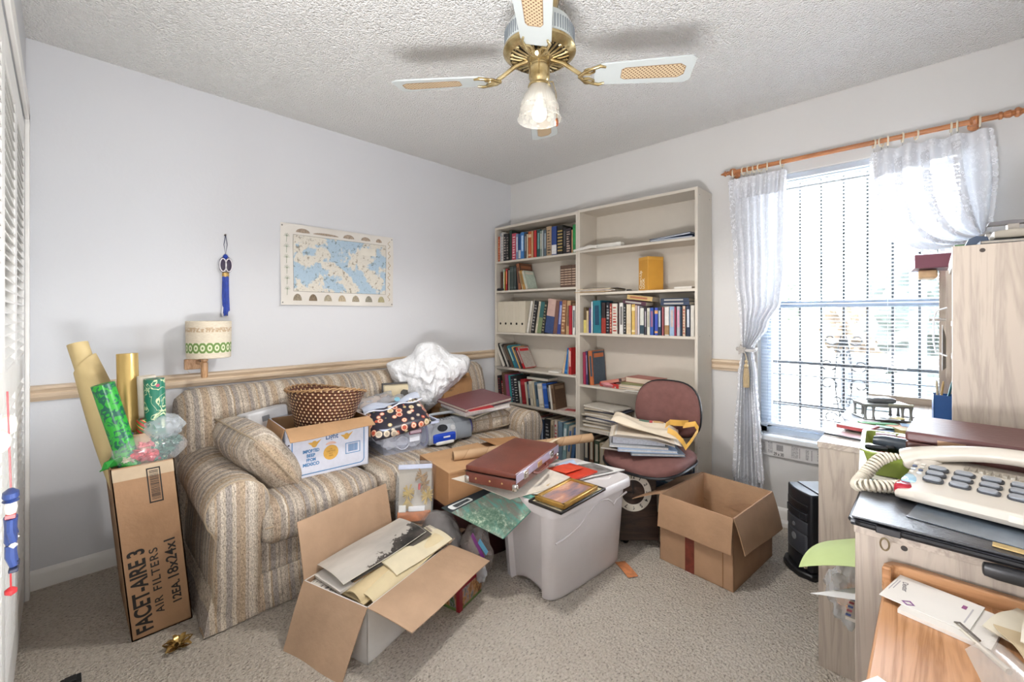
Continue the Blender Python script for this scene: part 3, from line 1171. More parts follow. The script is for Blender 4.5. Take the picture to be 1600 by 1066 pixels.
MB().box((-.02, -.03, 0), (.03, .02, .006)).box((-.01, -.02, .006), (.02, .008, .014)).build('plastic_body', M('#161616', .5), t, bevel=.002)

# ------------------------------------------------------------ beer carton, basket and other things on the sofa
ZS = 0.443
bw = M('#c9cbd6', .55, vary=.05, scale=40)
t = carton('beer_carton', 'white and blue printed beer carton with open flaps on the near sofa cushion', (.585, -2.025, ZS), R(-4), .30, .40, .248,
           flaps=(('+x', 106, .092, -.004, -0.3, 'in'), ('-y', 163, .145, .0, 0.0, 'in'), ('+y', 170, .11, .0, 0, 'in')), outer=bw, inner=cardboard('#b28d68'))
bl = M('#3f78a8', .6, vary=.03)
bl2 = M('#2d5684', .6)
am = M('#c99b45', .6, vary=.1, scale=60)
pk = M('#d3ac9a', .6)
fx = .1508


def fp(y, z):
    return (fx, y, z)


b = MB().tube([fp(*p) for p in rrect(.345, .20, .022, 5, .003, .118)], .0022, 6, closed=True, flat=1)
b.v = [Vector((min(v.x, fx + .0006), v.y, v.z)) for v in b.v]
b.build('printed_border', bl, t)
text('Light', t, fp(-.018, .166), (0, 1, 0), (0, 0, 1), .036, bl2, bold=.0006, fit=.06)
for i, wd in enumerate(('IMPORTED', 'BEER', 'FROM', 'MEXICO')):
    text(wd, t, fp(-.085 + (0 if wd in ('IMPORTED', 'MEXICO') else 0), .118 - i * .021), (0, 1, 0), (0, 0, 1), .021, bl, align='CENTER', bold=.0008, fit=.075 if len(wd) > 4 else .042)
b = MB()
b.add([fp(.008 + .036 * cos(a), .10 + .036 * sin(a)) for a in [2 * pi * k / 28 for k in range(28)]], [tuple(range(28))])
b.build('printed_disc', am, t, recalc=False)
for i, wd in enumerate(('LA', 'CERVEZA', 'MAS', 'FINA')):
    text(wd, t, (fx + .0004, .008, .114 - i * .011), (0, 1, 0), (0, 0, 1), .010, M('#8d6a35', .6), align='CENTER')
for (y, z) in ((-.07, .155), (.085, .165)):
    b = MB()
    b.add([fp(y + .014 * cos(a), z + .016 * sin(a)) for a in [2 * pi * k / 16 for k in range(16)]], [tuple(range(16))])
    b.add([fp(y - .03, z + .01), fp(y - .012, z - .006), fp(y - .012, z + .01)], [(0, 1, 2)])
    b.add([fp(y + .012, z - .006), fp(y + .034, z + .02), fp(y + .012, z + .01)], [(0, 1, 2)])
    b.build('printed_emblem', am, t, recalc=False)
b = MB()
b.add([fp(.008 + .026 * cos(a), .139 + .014 * sin(a)) for a in [pi * k / 12 for k in range(13)]], [tuple(range(13))])
b.build('printed_emblem', pk, t, recalc=False)
b = MB()
for lo, hi in (((fx - .001, .08, .075), (fx + .0004, .155, .078)), ((fx - .001, .08, .127), (fx + .0004, .155, .130)), ((fx - .001, .08, .075), (fx + .0004, .083, .13)), ((fx - .001, .152, .075), (fx + .0004, .155, .13))):
    b.box(lo, hi)
random.seed(4)
y = .094
while y < .142:
    h = random.choice([.0012, .002, .003])
    b.box((fx - .001, y, .085), (fx + .0004, y + h, .122))
    y += h + .002
b.build('printed_barcode', bl, t, smooth=0)
for k in range(5):
    MB().box((fx - .001, -.188, .03 + k * .045), (fx + .0004, -.180, .038 + k * .045)).build('printed_mark', M('#514c52', .6), t, smooth=0)

# wicker basket


def wicker():
    t_ = NT('woven_wicker')
    x_, y_, z_ = t_.sep(t_.co())[:3]
    a_ = t_.math('MULTIPLY', t_.math('ARCTAN2', y_, x_), 46 / (2 * pi))
    zz = t_.math('MULTIPLY', z_, 62.0)
    row = t_.math('FLOOR', zz)
    au = t_.math('ADD', a_, t_.math('MULTIPLY', t_.math('MODULO', row, 2.0), .5))
    fu = t_.math('FRACT', au)
    fz = t_.math('FRACT', zz)
    spot = t_.math('MULTIPLY', t_.math('LESS_THAN', t_.math('ABSOLUTE', t_.math('SUBTRACT', fu, .5)), .13), t_.math('LESS_THAN', t_.math('ABSOLUTE', t_.math('SUBTRACT', fz, .5)), .30))
    n_ = t_.noise(t_.co(scale=(1, 1, .5)), 60, 3)
    dark = t_.ramp(n_, [(.3, '#4a281b'), (.7, '#72442e')])
    t_.base(t_.mix(spot, dark, '#c7ab7e'), .45)
    hgt = t_.math('ADD', t_.math('SINE', t_.math('MULTIPLY', zz, 2 * pi)), t_.math('SINE', t_.math('MULTIPLY', au, 2 * pi)))
    t_.bump(hgt, .8, .004)
    return t_.m


t = thing('wicker_basket', 'brown woven wicker wastebasket with wavy rim sitting in the beer carton', 'basket', (.575, -2.0, .617))
t.rotation_euler = (R(-3), R(4), R(20))
RIM = [(.0, .004), (.125, .0), (.130, .01), (.150, .08), (.172, .15), (.190, .205)]
b = MB()
n = 48
vs, fs = [], []
prof = [(.130, 0), (.140, .045), (.152, .09), (.167, .14), (.180, .185), (.194, .215)]
full = prof + [(r - .006, z - .001) for r, z in prof[::-1]]
for j in range(n):
    a = 2 * pi * j / n
    wv = 1 + .0 * a
    up = .022 * cos(a + .75) + .012 * cos(2 * a + .6)
    for r, z in full:
        k = (z / .215) ** 2
        vs.append((r * cos(a) * (1 + .05 * k * cos(2 * a)), r * sin(a) * (1 + .02 * k), z + up * k))
m = len(full)
for j in range(n):
    j2 = (j + 1) % n
    for i in range(m - 1):
        fs.append((j * m + i, j2 * m + i, j2 * m + i + 1, j * m + i + 1))
    fs.append((j * m + m - 1, j2 * m + m - 1, j2 * m, j * m))
b.add(vs, fs)
b.build('woven_side', wicker(), t, smooth=60)
MB().lathe([(0, .003), (.128, .003), (.128, .009), (0, .009)], 40).build('base', M('#6b4630', .6), t)


def rimpath(off, tw):
    out = []
    for j in range(96):
        a = 2 * pi * j / 96
        up = .022 * cos(a + .75) + .012 * cos(2 * a + .6)
        r = .192 + off * cos(tw * a)
        out.append((r * cos(a) * (1 + .05 * cos(2 * a)), r * sin(a) * 1.02, .215 + up + off * sin(tw * a)))
    return out


for ph in (1, -1):
    MB().tube(rimpath(.005 * ph, 18), .0035, 6, closed=True).build('braided_rim', M('#a07c54', .5), t)
# white box and crumpled tissue behind
t = thing('white_foam_box', 'white moulded foam box standing behind the beer carton', 'box', (.405, -2.20, .445))
t.rotation_euler = (R(4), R(-7), R(18))
MB().box((-.05, -.11, 0), (.05, .11, .29)).build('foam_body', M('#d9dadd', .7), t, bevel=.012, seg=3, smooth=40)
MB().box((.0502, -.04, .235), (.0512, .0, .262)).build('sticker', M('#8b9096', .6), t, smooth=0)
t = thing('crumpled_tissue', 'crumpled white tissue paper propped behind the leaning pillow', 'tissue', (.455, -2.315, .56))
MB().blob((0, 0, 0), (.055, .07, .115), 13, .35, 1.6, 4).build('tissue_lump', M('#cfc9c6', .8, bump=.3, bscale=40), t, smooth=30)

# clear storage bin with white odds and ends
t = thing('storage_bin', 'clear plastic storage bin of white cups and tissue on the middle seat', 'bin', (.575, -1.565, ZS + .002), R(81))
film = M('#ccd3e6', .12, vary=0, alpha=.20)
b = MB()
bo, to = rrect(.27, .33, .03), rrect(.34, .41, .035)
n = len(bo)
vs = [(x, y, 0) for x, y in bo] + [(x, y, .155) for x, y in to] + [(x * .985, y * .985, .155) for x, y in to] + [(x * .985, y * .985, .003) for x, y in bo]
fs = [tuple(range(n - 1, -1, -1)), tuple(3 * n + i for i in range(n))]
for k in range(3):
    fs += [(k * n + i, k * n + (i + 1) % n, (k + 1) * n + (i + 1) % n, (k + 1) * n + i) for i in range(n)]
b.add(vs, fs).build('bin_wall', film, t, smooth=40)
b = MB()
to2 = rrect(.37, .44, .04)
vs = [(x, y, .152) for x, y in to] + [(x, y, .152) for x, y in to2] + [(x, y, .162) for x, y in to2] + [(x, y, .162) for x, y in to]
fs = []
for k in range(4):
    fs += [(k * n + i, k * n + (i + 1) % n, ((k + 1) % 4) * n + (i + 1) % n, ((k + 1) % 4) * n + i) for i in range(n)]
b.add(vs, fs).build('rim', M('#c5cee6', .25, vary=0), t, smooth=30)
MB().box((-.005, -.196, .105), (.07, -.190, .130)).build('label_plate', M('#7a3a52', .5), t, bevel=.002)
MB().box((.0, -.1975, .110), (.065, -.1955, .125)).build('label_text_strip', M('#cdb6c2', .5), t, smooth=0)
MB().box((.0, -.187, .062), (.06, -.185, .098)).build('barcode_sticker', M('#d7dae2', .6), t, smooth=0)
wt = M('#eceef4', .6, vary=.04)
for i, (x, y, z, r) in enumerate(((-.08, -.09, .05, .05), (-.02, -.10, .045, .045), (.06, -.09, .05, .055), (-.07, .03, .06, .06), (.05, .05, .06, .06), (.09, -.03, .09, .04), (-.09, -.06, .11, .04))):
    c_ = thing('tissue_wad', ['white paper wad deep in the clear bin, low in its outer corner', 'white wad at the clear bin front beside the barcode', 'white wad under the bin label plate', 'white wad at the bin rear beside the fabric pouch', 'white wad at the bin rear by the radio', 'white wad high in the bin next to the radio', 'white wad high in the bin under the pouch'][i], 'paper wad')
    c_.matrix_world = Matrix.Translation((.575, -1.565, ZS + .004)) @ Matrix.Rotation(R(81), 4, 'Z') @ Matrix.Translation((x, y, z))
    MB().blob((0, 0, 0), (r, r * .8, r * .75), 30 + i, .35, 1.5, 3, floor=-z + .004).build('paper_lump', wt, c_, smooth=40)
t = thing('white_mug', 'white mug lying inside the clear bin behind its barcode', 'mug', (.668, -1.585, ZS + .045))
t.rotation_euler = (R(80), 0, R(60))
MB().lathe([(0, 0), (.030, 0), (.034, .004), (.036, .07), (.033, .07), (.031, .008), (0, .008)], 24).build('cup', M('#e4e4ea', .25), t)
MB().tube([(.034, 0, .058), (.055, 0, .052), (.055, 0, .022), (.034, 0, .014)], .004, 8).build('handle', M('#e4e4ea', .25), t)


def buttons():
    t_ = NT('printed_button_fabric')
    v_ = t_.co()
    nd = t_.n('ShaderNodeTexVoronoi', ins={'Vector': v_, 'Scale': 25.0, 'Randomness': .6})
    d_ = nd.outputs['Distance']
    rc = t_.sep(nd.outputs['Color'])[0]
    col = t_.ramp(rc, [(0, '#b5533f'), (.28, '#8f8a63'), (.45, '#b8a171'), (.62, '#c96a4e'), (.8, '#a89a8a')], 'CONSTANT')
    ring = t_.math('LESS_THAN', t_.math('ABSOLUTE', t_.math('SUBTRACT', d_, .36)), .05)
    inn = t_.math('LESS_THAN', d_, .47)
    c_ = t_.mix(inn, '#2a2733', t_.mix(ring, col, '#d8c8ae'))
    t_.base(c_, .35)
    return t_.m


t = thing('fabric_pouch', 'pouch in dark fabric printed with red and tan buttons lying across the clear bin', 'bag', (.69, -1.635, .640))
t.rotation_euler = (R(30), R(-9), R(78))
MB().cushion((0, 0, 0), (.35, .25, .08), edge=.2).build('pouch_body', buttons(), t, smooth=60)
MB().sheet(lambda u, v: (-.165 + .33 * u, .06 + (.055 + .012 * sin(u * 8)) * v, .038 + .010 * sin(u * 9) - .012 * v + .016 * sin(v * 3)), 24, 6, .001).build('clear_top', M('#cfd8ea', .12, vary=0, alpha=.5), t, smooth=60)
MB().tube([(-.17 + .34 * k / 12, .045 + .004 * sin(k), .045 + .008 * sin(k * 1.1)) for k in range(13)], .004, 6).build('zip_edge', M('#d8dcea', .4), t)
MB().lathe([(.0, 0), (.016, 0), (.016, .003), (0, .003)], 18).build('sticker', M('#7fb4c8', .4), t, loc=(.03, .075, .062))
t = thing('grey_poly_bag', 'thin grey plastic bag of cloth heaped behind the button print pouch', 'bag', (.475, -1.655, .625))
MB().blob((0, 0, 0), (.14, .20, .10), 21, .35, 1.5, 4, floor=-.08).build('cloth_lump', M('#a79d97', .45, vary=.25, scale=6, bump=.4, bscale=14), t, smooth=60)
MB().blob((.02, .04, .03), (.13, .17, .085), 22, .4, 1.7, 4, floor=-.05).build('plastic_film', M('#b8bcc4', .12, vary=0, alpha=.45), t, smooth=60)
# framed silhouette
t = thing('framed_silhouette', 'black framed cream print with dark silhouette leaning against the sofa back', 'picture')
fm = frame((0.46, 0.888, 0.02), (-0.17, 0.06, 1), (.44, -1.43, .66))
t.matrix_world = fm
blk2 = M('#29231f', .35)
b = MB()
for lo, hi in (((-.135, -.13, 0), (.135, -.118, .014)), ((-.135, .118, 0), (.135, .13, .014)), ((-.135, -.13, 0), (-.123, .13, .014)), ((.123, -.13, 0), (.135, .13, .014))):
    b.box(lo, hi)
b.build('frame', blk2, t, bevel=.002)
MB().box((-.124, -.12, .002), (.124, .12, .006)).build('mat_board', M('#cdbf9f', .7), t, smooth=0)
b = MB()
b.add([(.01 + .032 * cos(a), .055 + .03 * sin(a), .0066) for a in [R(200 + 290 * k / 20) - R(90) for k in range(21)]], [tuple(range(21))])
b.add([(-.012, .03, .0066), (.03, .028, .0066), (.034, -.0, .0066), (-.02, -.005, .0066)], [(3, 2, 1, 0)])
b.build('printed_silhouette', M('#4d4a47', .7), t, recalc=False)
b = MB()
for lo, hi in (((-.118, -.113, .006), (.118, -.1115, .0064)), ((-.118, .1115, .006), (.118, .113, .0064)), ((-.118, -.113, .006), (-.1165, .113, .0064)), ((.1165, -.113, .006), (.118, .113, .0064))):
    b.box(lo, hi)
b.build('printed_line', blk2, t, smooth=0)
# white plastic bag
t = thing('white_plastic_bag', 'large crumpled white plastic bag piled against the sofa back', 'bag', (.43, -1.22, .80))
wbn = NT('crinkled_plastic')
_v = wbn.co()
_n = [wbn.math('ABSOLUTE', wbn.math('SUBTRACT', wbn.noise(_v, s_, 2, .5, .6), .5)) for s_ in (9, 19, 42)]
wbn.bump(wbn.math('ADD', wbn.math('ADD', _n[0], wbn.math('MULTIPLY', _n[1], .6)), wbn.math('MULTIPLY', _n[2], .3)), .8, .035)
wb = wbn.base('#dfe0e2', .36)


def puffy(outline, thick, seed, amp=.012, nr=26):
    """a crumpled bag: its outline in (along, up), swelling by THICK to both sides, with sharp wrinkles"""
    n_ = len(outline) * 6
    pts_ = []
    for i in range(len(outline)):
        for k in range(6):
            q = [Vector((*outline[(i + j) % len(outline)], 0)) for j in (-1, 0, 1, 2)]
            s_ = k / 6
            pts_.append(.5 * ((2 * q[1]) + (-q[0] + q[2]) * s_ + (2 * q[0] - 5 * q[1] + 4 * q[2] - q[3]) * s_ * s_ + (-q[0] + 3 * q[1] - 3 * q[2] + q[3]) * s_ ** 3))
    b_ = MB()
    for sd in (1, -1):
        vs_, fs_ = [], []
        for r_ in range(nr + 1):
            f = r_ / nr
            for p in pts_:
                d_ = thick * (1 - f ** 2.2) ** .6
                w_ = Vector((sd * d_, p.x * f, p.y * f))
                rd = 1 - abs(noise.noise(Vector((w_.x * 6, w_.y * 13 + w_.z * 3, w_.z * 5)) + Vector((seed, 3, 1)))) * 2
                rd2 = 1 - abs(noise.noise(Vector((w_.x * 14, w_.y * 30, w_.z * 14)) + Vector((seed, 9, 4)))) * 2
                w_.x += sd * (amp * rd + amp * .45 * rd2) * (1 - f ** 6) * 1.6
                w_.y += amp * .5 * noise.noise(w_ * 15) * f
                w_.z += amp * .5 * noise.noise(w_ * 15 + Vector((5, 5, 5))) * f
                vs_.append(w_)
        for r_ in range(nr):
            for j in range(n_):
                j2 = (j + 1) % n_
                g_ = (r_ * n_ + j, r_ * n_ + j2, (r_ + 1) * n_ + j2, (r_ + 1) * n_ + j)
                fs_.append(g_ if sd > 0 else g_[::-1])
        b_.add(vs_, fs_)
    b_.weld = True
    return b_


t.rotation_euler = (0, 0, R(-32))
ol = [(-.29, .10), (-.20, .125), (-.13, .16), (-.085, .225), (.0, .245), (.07, .21), (.13, .165), (.25, .13), (.265, .05), (.22, .0), (.15, -.06), (.07, -.15), (-.02, -.22), (-.12, -.20), (-.19, -.10), (-.25, .0)]
puffy(ol, .13, 3, .022, 34).build('bag_body', wb, t, smooth=50)
# brown carton behind the albums
t = carton('opened_carton', 'small torn brown carton standing behind the maroon albums on the sofa', (.465, -1.065, ZS), R(6), .13, .27, .31, flaps=(('+y', 12, .05, .05), ('-y', 70, .06, .01), ('+x', 6, .03, .05)), outer=cardboard('#9c7650'), inner=cardboard('#8d6a47'))
for i, wd in enumerate(('AIR MAIL', 'ONLY')):
    text(wd, t, (.0656, -.075, .285 - i * .022), (0, 1, 0), (0, 0, 1), .02, M('#3a3128', .8), align='CENTER')
t = thing('red_can', 'red drink can standing beside the small torn carton', 'can', (.625, -1.275, ZS + .002))
MB().lathe([(0, .0), (.024, 0), (.031, .008), (.031, .105), (.026, .114), (0, .113)], 24).build('can_body', M('#a3252b', .3, .3, vary=.35, scale=40), t)
MB().lathe([(.0255, .114), (.0275, .116), (.0255, .118), (0, .1155)], 24).build('lid', M('#b8b8b8', .3, .8), t)

# albums and binders


def album(name, label, loc, rot, L, W, T, cover, pages='#cfc8bb', ring=False):
    t_ = thing(name, label, 'album', loc)
    t_.rotation_euler = rot
    MB().box((-L / 2 + .004, -W / 2 + .006, .004), (L / 2 - .008, W / 2 - .006, T - .004)).build('page_block', M(pages, .8, vary=.12, scale=90), t_, smooth=0)
    b_ = MB().box((-L / 2, -W / 2, 0), (L / 2, W / 2, .004)).box((-L / 2, -W / 2, T - .004), (L / 2, W / 2, T)).box((-L / 2 - .003, -W / 2, 0), (-L / 2 + .002, W / 2, T))
    b_.build('cover', M(cover, .42, bump=.2, bscale=120), t_, bevel=.0015)
    return t_


album('photo_album', 'grey green album lowest in the stack on the sofa pillow', (.66, -1.06, .585), (R(2), R(4), R(12)), .28, .30, .022, '#6f6a58', '#bdb39f')
album('ring_binder', 'white ring binder with red papers between two albums on the pillow', (.69, -1.04, .610), (R(2), R(4), R(-6)), .29, .36, .032, '#b9b2b4', '#d9d3cd')
t = thing('red_booklet', 'red edged booklet sticking out of the white binder under the maroon album', 'booklet', (.80, -1.12, .6385))
t.rotation_euler = (R(2), R(4), R(-12))
MB().box((-.08, -.10, 0), (.08, .07, .006)).build('pages', M('#ddd3cf', .7), t, smooth=0)
MB().box((-.08, -.102, .006), (.082, .072, .0075)).build('cover', M('#a8242b', .5), t, smooth=0)
album('photo_album', 'maroon padded album topmost on the sofa pillow stack', (.69, -1.05, .648), (R(4), R(3), R(-4)), .32, .38, .022, '#6d4146', '#c9bfb0')

# boombox
t = thing('boombox', 'silver and blue portable radio with CD door on the striped seat', 'radio', (.695, -1.308, ZS + .004), R(82))
sil = M('#a3a7ac', .35, .35, vary=.03)
gry = M('#777c82', .5, vary=.04)
b = MB()
prof = []
for k in range(15):
    a = pi * k / 14
    prof.append((.075 * cos(a) * (1 if cos(a) > 0 else 1), .075 + .055 * sin(a)))
pf = [(-.085, .012), (-.092, .03), (-.09, .075), (-.07, .115), (-.03, .133), (.03, .133), (.07, .115), (.085, .06), (.08, .012)]
X = Matrix(((0, 0, 1, 0), (1, 0, 0, 0), (0, 1, 0, 0), (0, 0, 0, 1)))
MB().poly(pf, -.15, .15, 0, X).build('case', gry, t, bevel=.008, seg=3)
MB().poly([(x * 1.02 - .004, z * 1.0) for x, z in pf], -.148, .035, 0, X).build('front_panel', sil, t, bevel=.005)
MB().softbox((-.05, -.094, .045), (.15, .03, .055), .012, 6).build('cd_door', M('#1e3fa6', .25, vary=.05), t)
MB().softbox((-.05, -.098, .018), (.12, .03, .022), .008, 6).build('chin', M('#d4d2cc', .4), t)
MB().lathe([(0, 0), (.03, 0), (.028, .004), (0, .006)], 24, sx=1.2, sy=.75).build('display_window', M('#1d1f24', .15), t, loc=(-.055, -.081, .098), rot=(R(62), 0, 0))
MB().lathe([(0, 0), (.017, 0), (.016, .008), (0, .009)], 20).build('dial', M('#c9c9c7', .3, .5), t, loc=(.012, -.084, .092), rot=(R(62), 0, 0))
MB().box((-.062, -.1105, .046), (-.018, -.109, .055)).build('name_badge', M('#d6d9df', .4), t, smooth=0)
for k in range(6):
    MB().softbox((-.05 + k * .02, -.02, .135), (.013, .03, .008), .003, 3).build('button', M('#8e9298', .4), t)
for s in (-1, 1):
    MB().lathe([(0, 0), (.044, 0), (.05, .006), (.05, .012), (.043, .016), (0, .019)], 26, sy=1.15).build('speaker', M('#6f7794', .5, vary=.1, scale=200), t, loc=(s * .148, -.02, .068), rot=(0, R(90 * s), 0))
    MB().tube([(s * .152, -.02 + .058 * cos(a), .068 + .066 * sin(a)) for a in [2 * pi * k / 28 for k in range(28)]], .008, 8, closed=True).build('speaker_ring', M('#39396f', .35), t)
    MB().cbox((s * .11, -.03, .006), (.02, .06, .012)).build('foot', M('#1c1c1e', .6), t)
MB().tube([(-.12, .03, .12), (-.115, .035, .15), (-.06, .035, .158), (.06, .035, .158), (.115, .035, .15), (.12, .03, .12)], .009, 8).build('carry_handle', M('#9fa3a8', .4, .2), t)
# ------------------------------------------------------------ brown box on the maroon box, tube, briefcase, papers, tote
t = thing('maroon_carton', 'dark maroon box on the floor under the flat brown carton', 'box', (1.125, -1.36, 0.0), R(-10))
MB().box((-.15, -.27, 0), (.15, .27, .27)).build('box_body', M('#3d1a1a', .5), t, bevel=.004)
MB().box((-.155, -.275, .27), (.155, .275, .298)).build('lid', M('#43201e', .5), t, bevel=.004)
t = thing('flat_carton', 'closed flat brown carton under the cardboard tube between sofa and storage tote', 'box', (1.115, -1.345, 0.30), R(-10))
b = MB().box((-.165, -.31, 0), (.165, .31, .168))
b.build('carton_body', cardboard('#a87f5a'), t, bevel=.003)
MB().sheet(lambda u, v: (-.165 + .33 * u, -.31 + .36 * v, .170 + .004 * v), 4, 4, .003).build('flap', cardboard('#b8926c'), t, smooth=0)
MB().sheet(lambda u, v: (-.165 + .33 * u, .31 - .25 * v, .171 + .03 * v * v), 4, 6, .003).build('flap', cardboard('#ad8259'), t, smooth=0)
MB().box((-.03, -.3108, .0), (.03, -.3095, .168)).build('packing_tape', M('#9a6f4a', .3), t, smooth=0)

# grey tote
TL = M('#cbc5c4', .42, vary=.02, bump=.08, bscale=120)
t = thing('storage_tote', 'large light grey lidded plastic tote on the carpet with briefcase and papers on top', 'tote', (1.578, -1.252, 0), R(-4))


def tote_ring(z, k, dent=0.0):
    """rounded rectangle outline with recessed long and short sides"""
    w_, l_ = .345 + .045 * k, .525 + .045 * k
    pts_ = rrect(w_, l_, .05, 6)
    out = []
    for (x, y) in pts_:
        out.append([x, y, z])
    return out


b = MB()
lv = [0.0, .006, .02, .10, .20, .30, .385, .39]
rings = []
NSEG = 96
for z in lv:
    k = z / .39
    w_, l_ = (.325 + .05 * k) / 2, (.515 + .05 * k) / 2
    ring = []
    for j in range(NSEG):
        a = 2 * pi * (j + .5) / NSEG
        ca, sa = cos(a), sin(a)
        p = 7.0
        r = 1 / ((abs(ca) ** p + abs(sa) ** p) ** (1 / p))
        x, y = r * ca * w_, r * sa * l_
        # recessed panel in the short sides (towards -y / +y), fading near the rim
        if abs(y) > l_ * .93 and abs(x) < w_ * .58:
            y -= math.copysign(.022 * (1 - .25 * k), y)
        zz = z
        if z < .03 and abs(y) > l_ * .9 and abs(x) < w_ * .62:
            zz = z + .03 * (1 - (abs(x) / (w_ * .62)) ** 2)
        if z == 0.0:
            x, y = x * .97, y * .985
        ring.append((x, y, zz))
    rings.append(ring)
vs = [p for r_ in rings for p in r_]
fs = [tuple(range(NSEG - 1, -1, -1)), tuple((len(lv) - 1) * NSEG + j for j in range(NSEG))]
for i in range(len(lv) - 1):
    for j in range(NSEG):
        j2 = (j + 1) % NSEG
        fs.append((i * NSEG + j, i * NSEG + j2, (i + 1) * NSEG + j2, (i + 1) * NSEG + j))
b.add(vs, fs).build('tub', TL, t, smooth=40)
# raised swoosh moulding on the long side facing the room
b = MB()
sw = [(-.255, .262), (-.17, .272), (-.10, .292), (-.045, .325), (.0, .352), (.05, .362), (.10, .352), (.135, .330), (.15, .312), (.17, .328), (.255, .345)]
mold = []
for (y, z) in sw:
    k = z / .39
    mold.append(((.325 + .05 * k) / 2 - .0005, y, z))
b.tube(mold, .0045, 8)
b.build('moulded_ridge', TL, t, smooth=60)
lid = MB()
o1, o2, o3 = rrect(.405, .595, .055, 8), rrect(.395, .585, .05, 8), rrect(.35, .53, .04, 8)
n = len(o1)
vs = [(x, y, .378) for x, y in o1] + [(x, y, .402) for x, y in o1] + [(x, y, .415) for x, y in o2] + [(x * .985, y * .985, .418) for x, y in o2] + [(x, y, .412) for x, y in o3]
fs = [tuple(range(n - 1, -1, -1)), tuple(4 * n + i for i in range(n))]
for k in range(4):
    fs += [(k * n + i, k * n + (i + 1) % n, (k + 1) * n + (i + 1) % n, (k + 1) * n + i) for i in range(n)]
lid.add(vs, fs)
L_ = lid.build('lid', TL, t, smooth=30)
MB().tube([(.07 + .055 * cos(a), .185 + .05 * sin(a), .4125) for a in [R(-150 + 240 * k / 20) for k in range(21)]], .003, 6).build('moulded_arc', TL, L_)

# papers and boards on the tote and the flat carton


def plate(name, label, cat, pts, mat, th=.0015, partname='sheet', sag=None):
    """a paper or board given by its four world corners (upper face, counter-clockwise from above)"""
    c = sum((Vector(p) for p in pts), Vector()) / 4
    t_ = thing(name, label, cat, tuple(c))
    P = [Vector(p) - c for p in pts]

    def fn(u, v):
        q = P[0].lerp(P[1], u).lerp(P[3].lerp(P[2], u), v)
        if sag:
            q = q + Vector((0, 0, sag(u, v)))
        return q
    MB().sheet(fn, 12, 10, th).build(partname, mat, t_, smooth=50)
    return t_, fn


paper = M('#cfc9bf', .8, vary=.04, scale=8)
white_p = M('#dbd9d6', .8, vary=.03, scale=8)
plate('newsprint_sheet', 'large cream sheet under the briefcase corner on the tote', 'paper',
      [(1.29, -1.715, .472), (1.575, -1.625, .434), (1.66, -1.23, .428), (1.35, -1.30, .473)], M('#c6bcae', .85, vary=.1, scale=30), sag=lambda u, v: .006 * sin(u * 3.1) * (1 - v))
t, fn = plate('underwater_poster', 'green underwater scene poster drooping off the near tote corner', 'poster',
              [(1.255, -1.745, .338), (1.565, -1.655, .272), (1.665, -1.505, .428), (1.40, -1.56, .428)], M('#3b6f60', .25), th=.001, partname='sheet_back')


def reef():
    a = NT('underwater_print')
    v = a.co(rot=(0, 0, R(-20)))
    n1 = a.noise(a.co(rot=(0, 0, R(30)), scale=(1, 5, 1)), 9, 5, .65, .5)
    n2 = a.noise(v, 46, 4, .75)
    n3 = a.noise(v, 5, 3)
    c1 = a.ramp(n1, [(.32, '#5aa59b'), (.46, '#6b8c80'), (.56, '#80786f'), (.66, '#8fa89c')])
    c2 = a.ramp(n2, [(.40, '#50705f'), (.55, '#76907c'), (.64, '#b9c6b0')])
    a.base(a.mix(a.ramp(n3, [(.45, (0, 0, 0, 1)), (.58, (1, 1, 1, 1))]), c1, c2), .18)
    return a.m


def off(fn, d=.0012):
    return lambda u, v: fn(u, v) + Vector((0, 0, d))


MB().sheet(off(lambda u, v: fn(.17 + .82 * u, v), .0012), 12, 10, .0006).build('printed_scene', reef(), t, smooth=50)
MB().sheet(off(lambda u, v: fn(.17 * u, v), .0012), 4, 10, .0006).build('printed_margin', M('#23282d', .3), t, smooth=50)
b = MB()
lab = rrect(.11, .42, .04, 4, .09, .27)
b.add([off(fn, .002)(x, y) for x, y in lab], [tuple(range(len(lab)))])
b.build('printed_caption_box', M('#c9ccca', .4), t, recalc=False)
b = MB()
lab = rrect(.06, .30, .008, 3, .09, .29)
b.add([off(fn, .0025)(x, y) for x, y in lab], [tuple(range(len(lab)))])
b.build('printed_caption', M('#3b4043', .4, vary=.6, scale=90), t, recalc=False)
plate('buff_sheet', 'buff paper triangle poking up behind the briefcase', 'paper',
      [(1.20, -1.12, .476), (1.36, -1.17, .50), (1.40, -1.05, .545), (1.22, -1.05, .477)], M('#d8c9ae', .8))
plate('white_envelope', 'white envelope under the red folder at the tote centre', 'envelope',
      [(1.45, -1.20, .421), (1.62, -1.27, .421), (1.73, -.94, .423), (1.50, -.97, .421)], white_p, .003)
plate('grey_photograph', 'grey photograph sticking out from beneath the red folder', 'photograph',
      [(1.52, -1.06, .427), (1.66, -1.12, .427), (1.70, -1.0, .428), (1.56, -.98, .428)], M('#7d7a78', .4, vary=.5, scale=24), .002)
plate('blue_slip', 'pale blue paper slip beside the briefcase latches', 'paper',
      [(1.44, -1.15, .428), (1.51, -1.18, .430), (1.53, -1.05, .436), (1.46, -1.04, .432)], M('#a9b9d0', .7), .002, sag=lambda u, v: .01 * sin(u * 6))
t, fn = plate('red_folder', 'bright red orange folder lying on papers on the tote', 'folder',
              [(1.475, -1.28, .432), (1.64, -1.245, .432), (1.66, -1.085, .434), (1.49, -1.085, .434)], M('#c23a25', .45, vary=.12, scale=20), .008)
t, fn = plate('red_card', 'smaller red card loose on top of the red folder', 'card',
              [(1.46, -1.25, .442), (1.58, -1.24, .446), (1.60, -1.12, .442), (1.49, -1.13, .442)], M('#d04a30', .5, vary=.15, scale=30), .002, sag=lambda u, v: .006 * u * v)
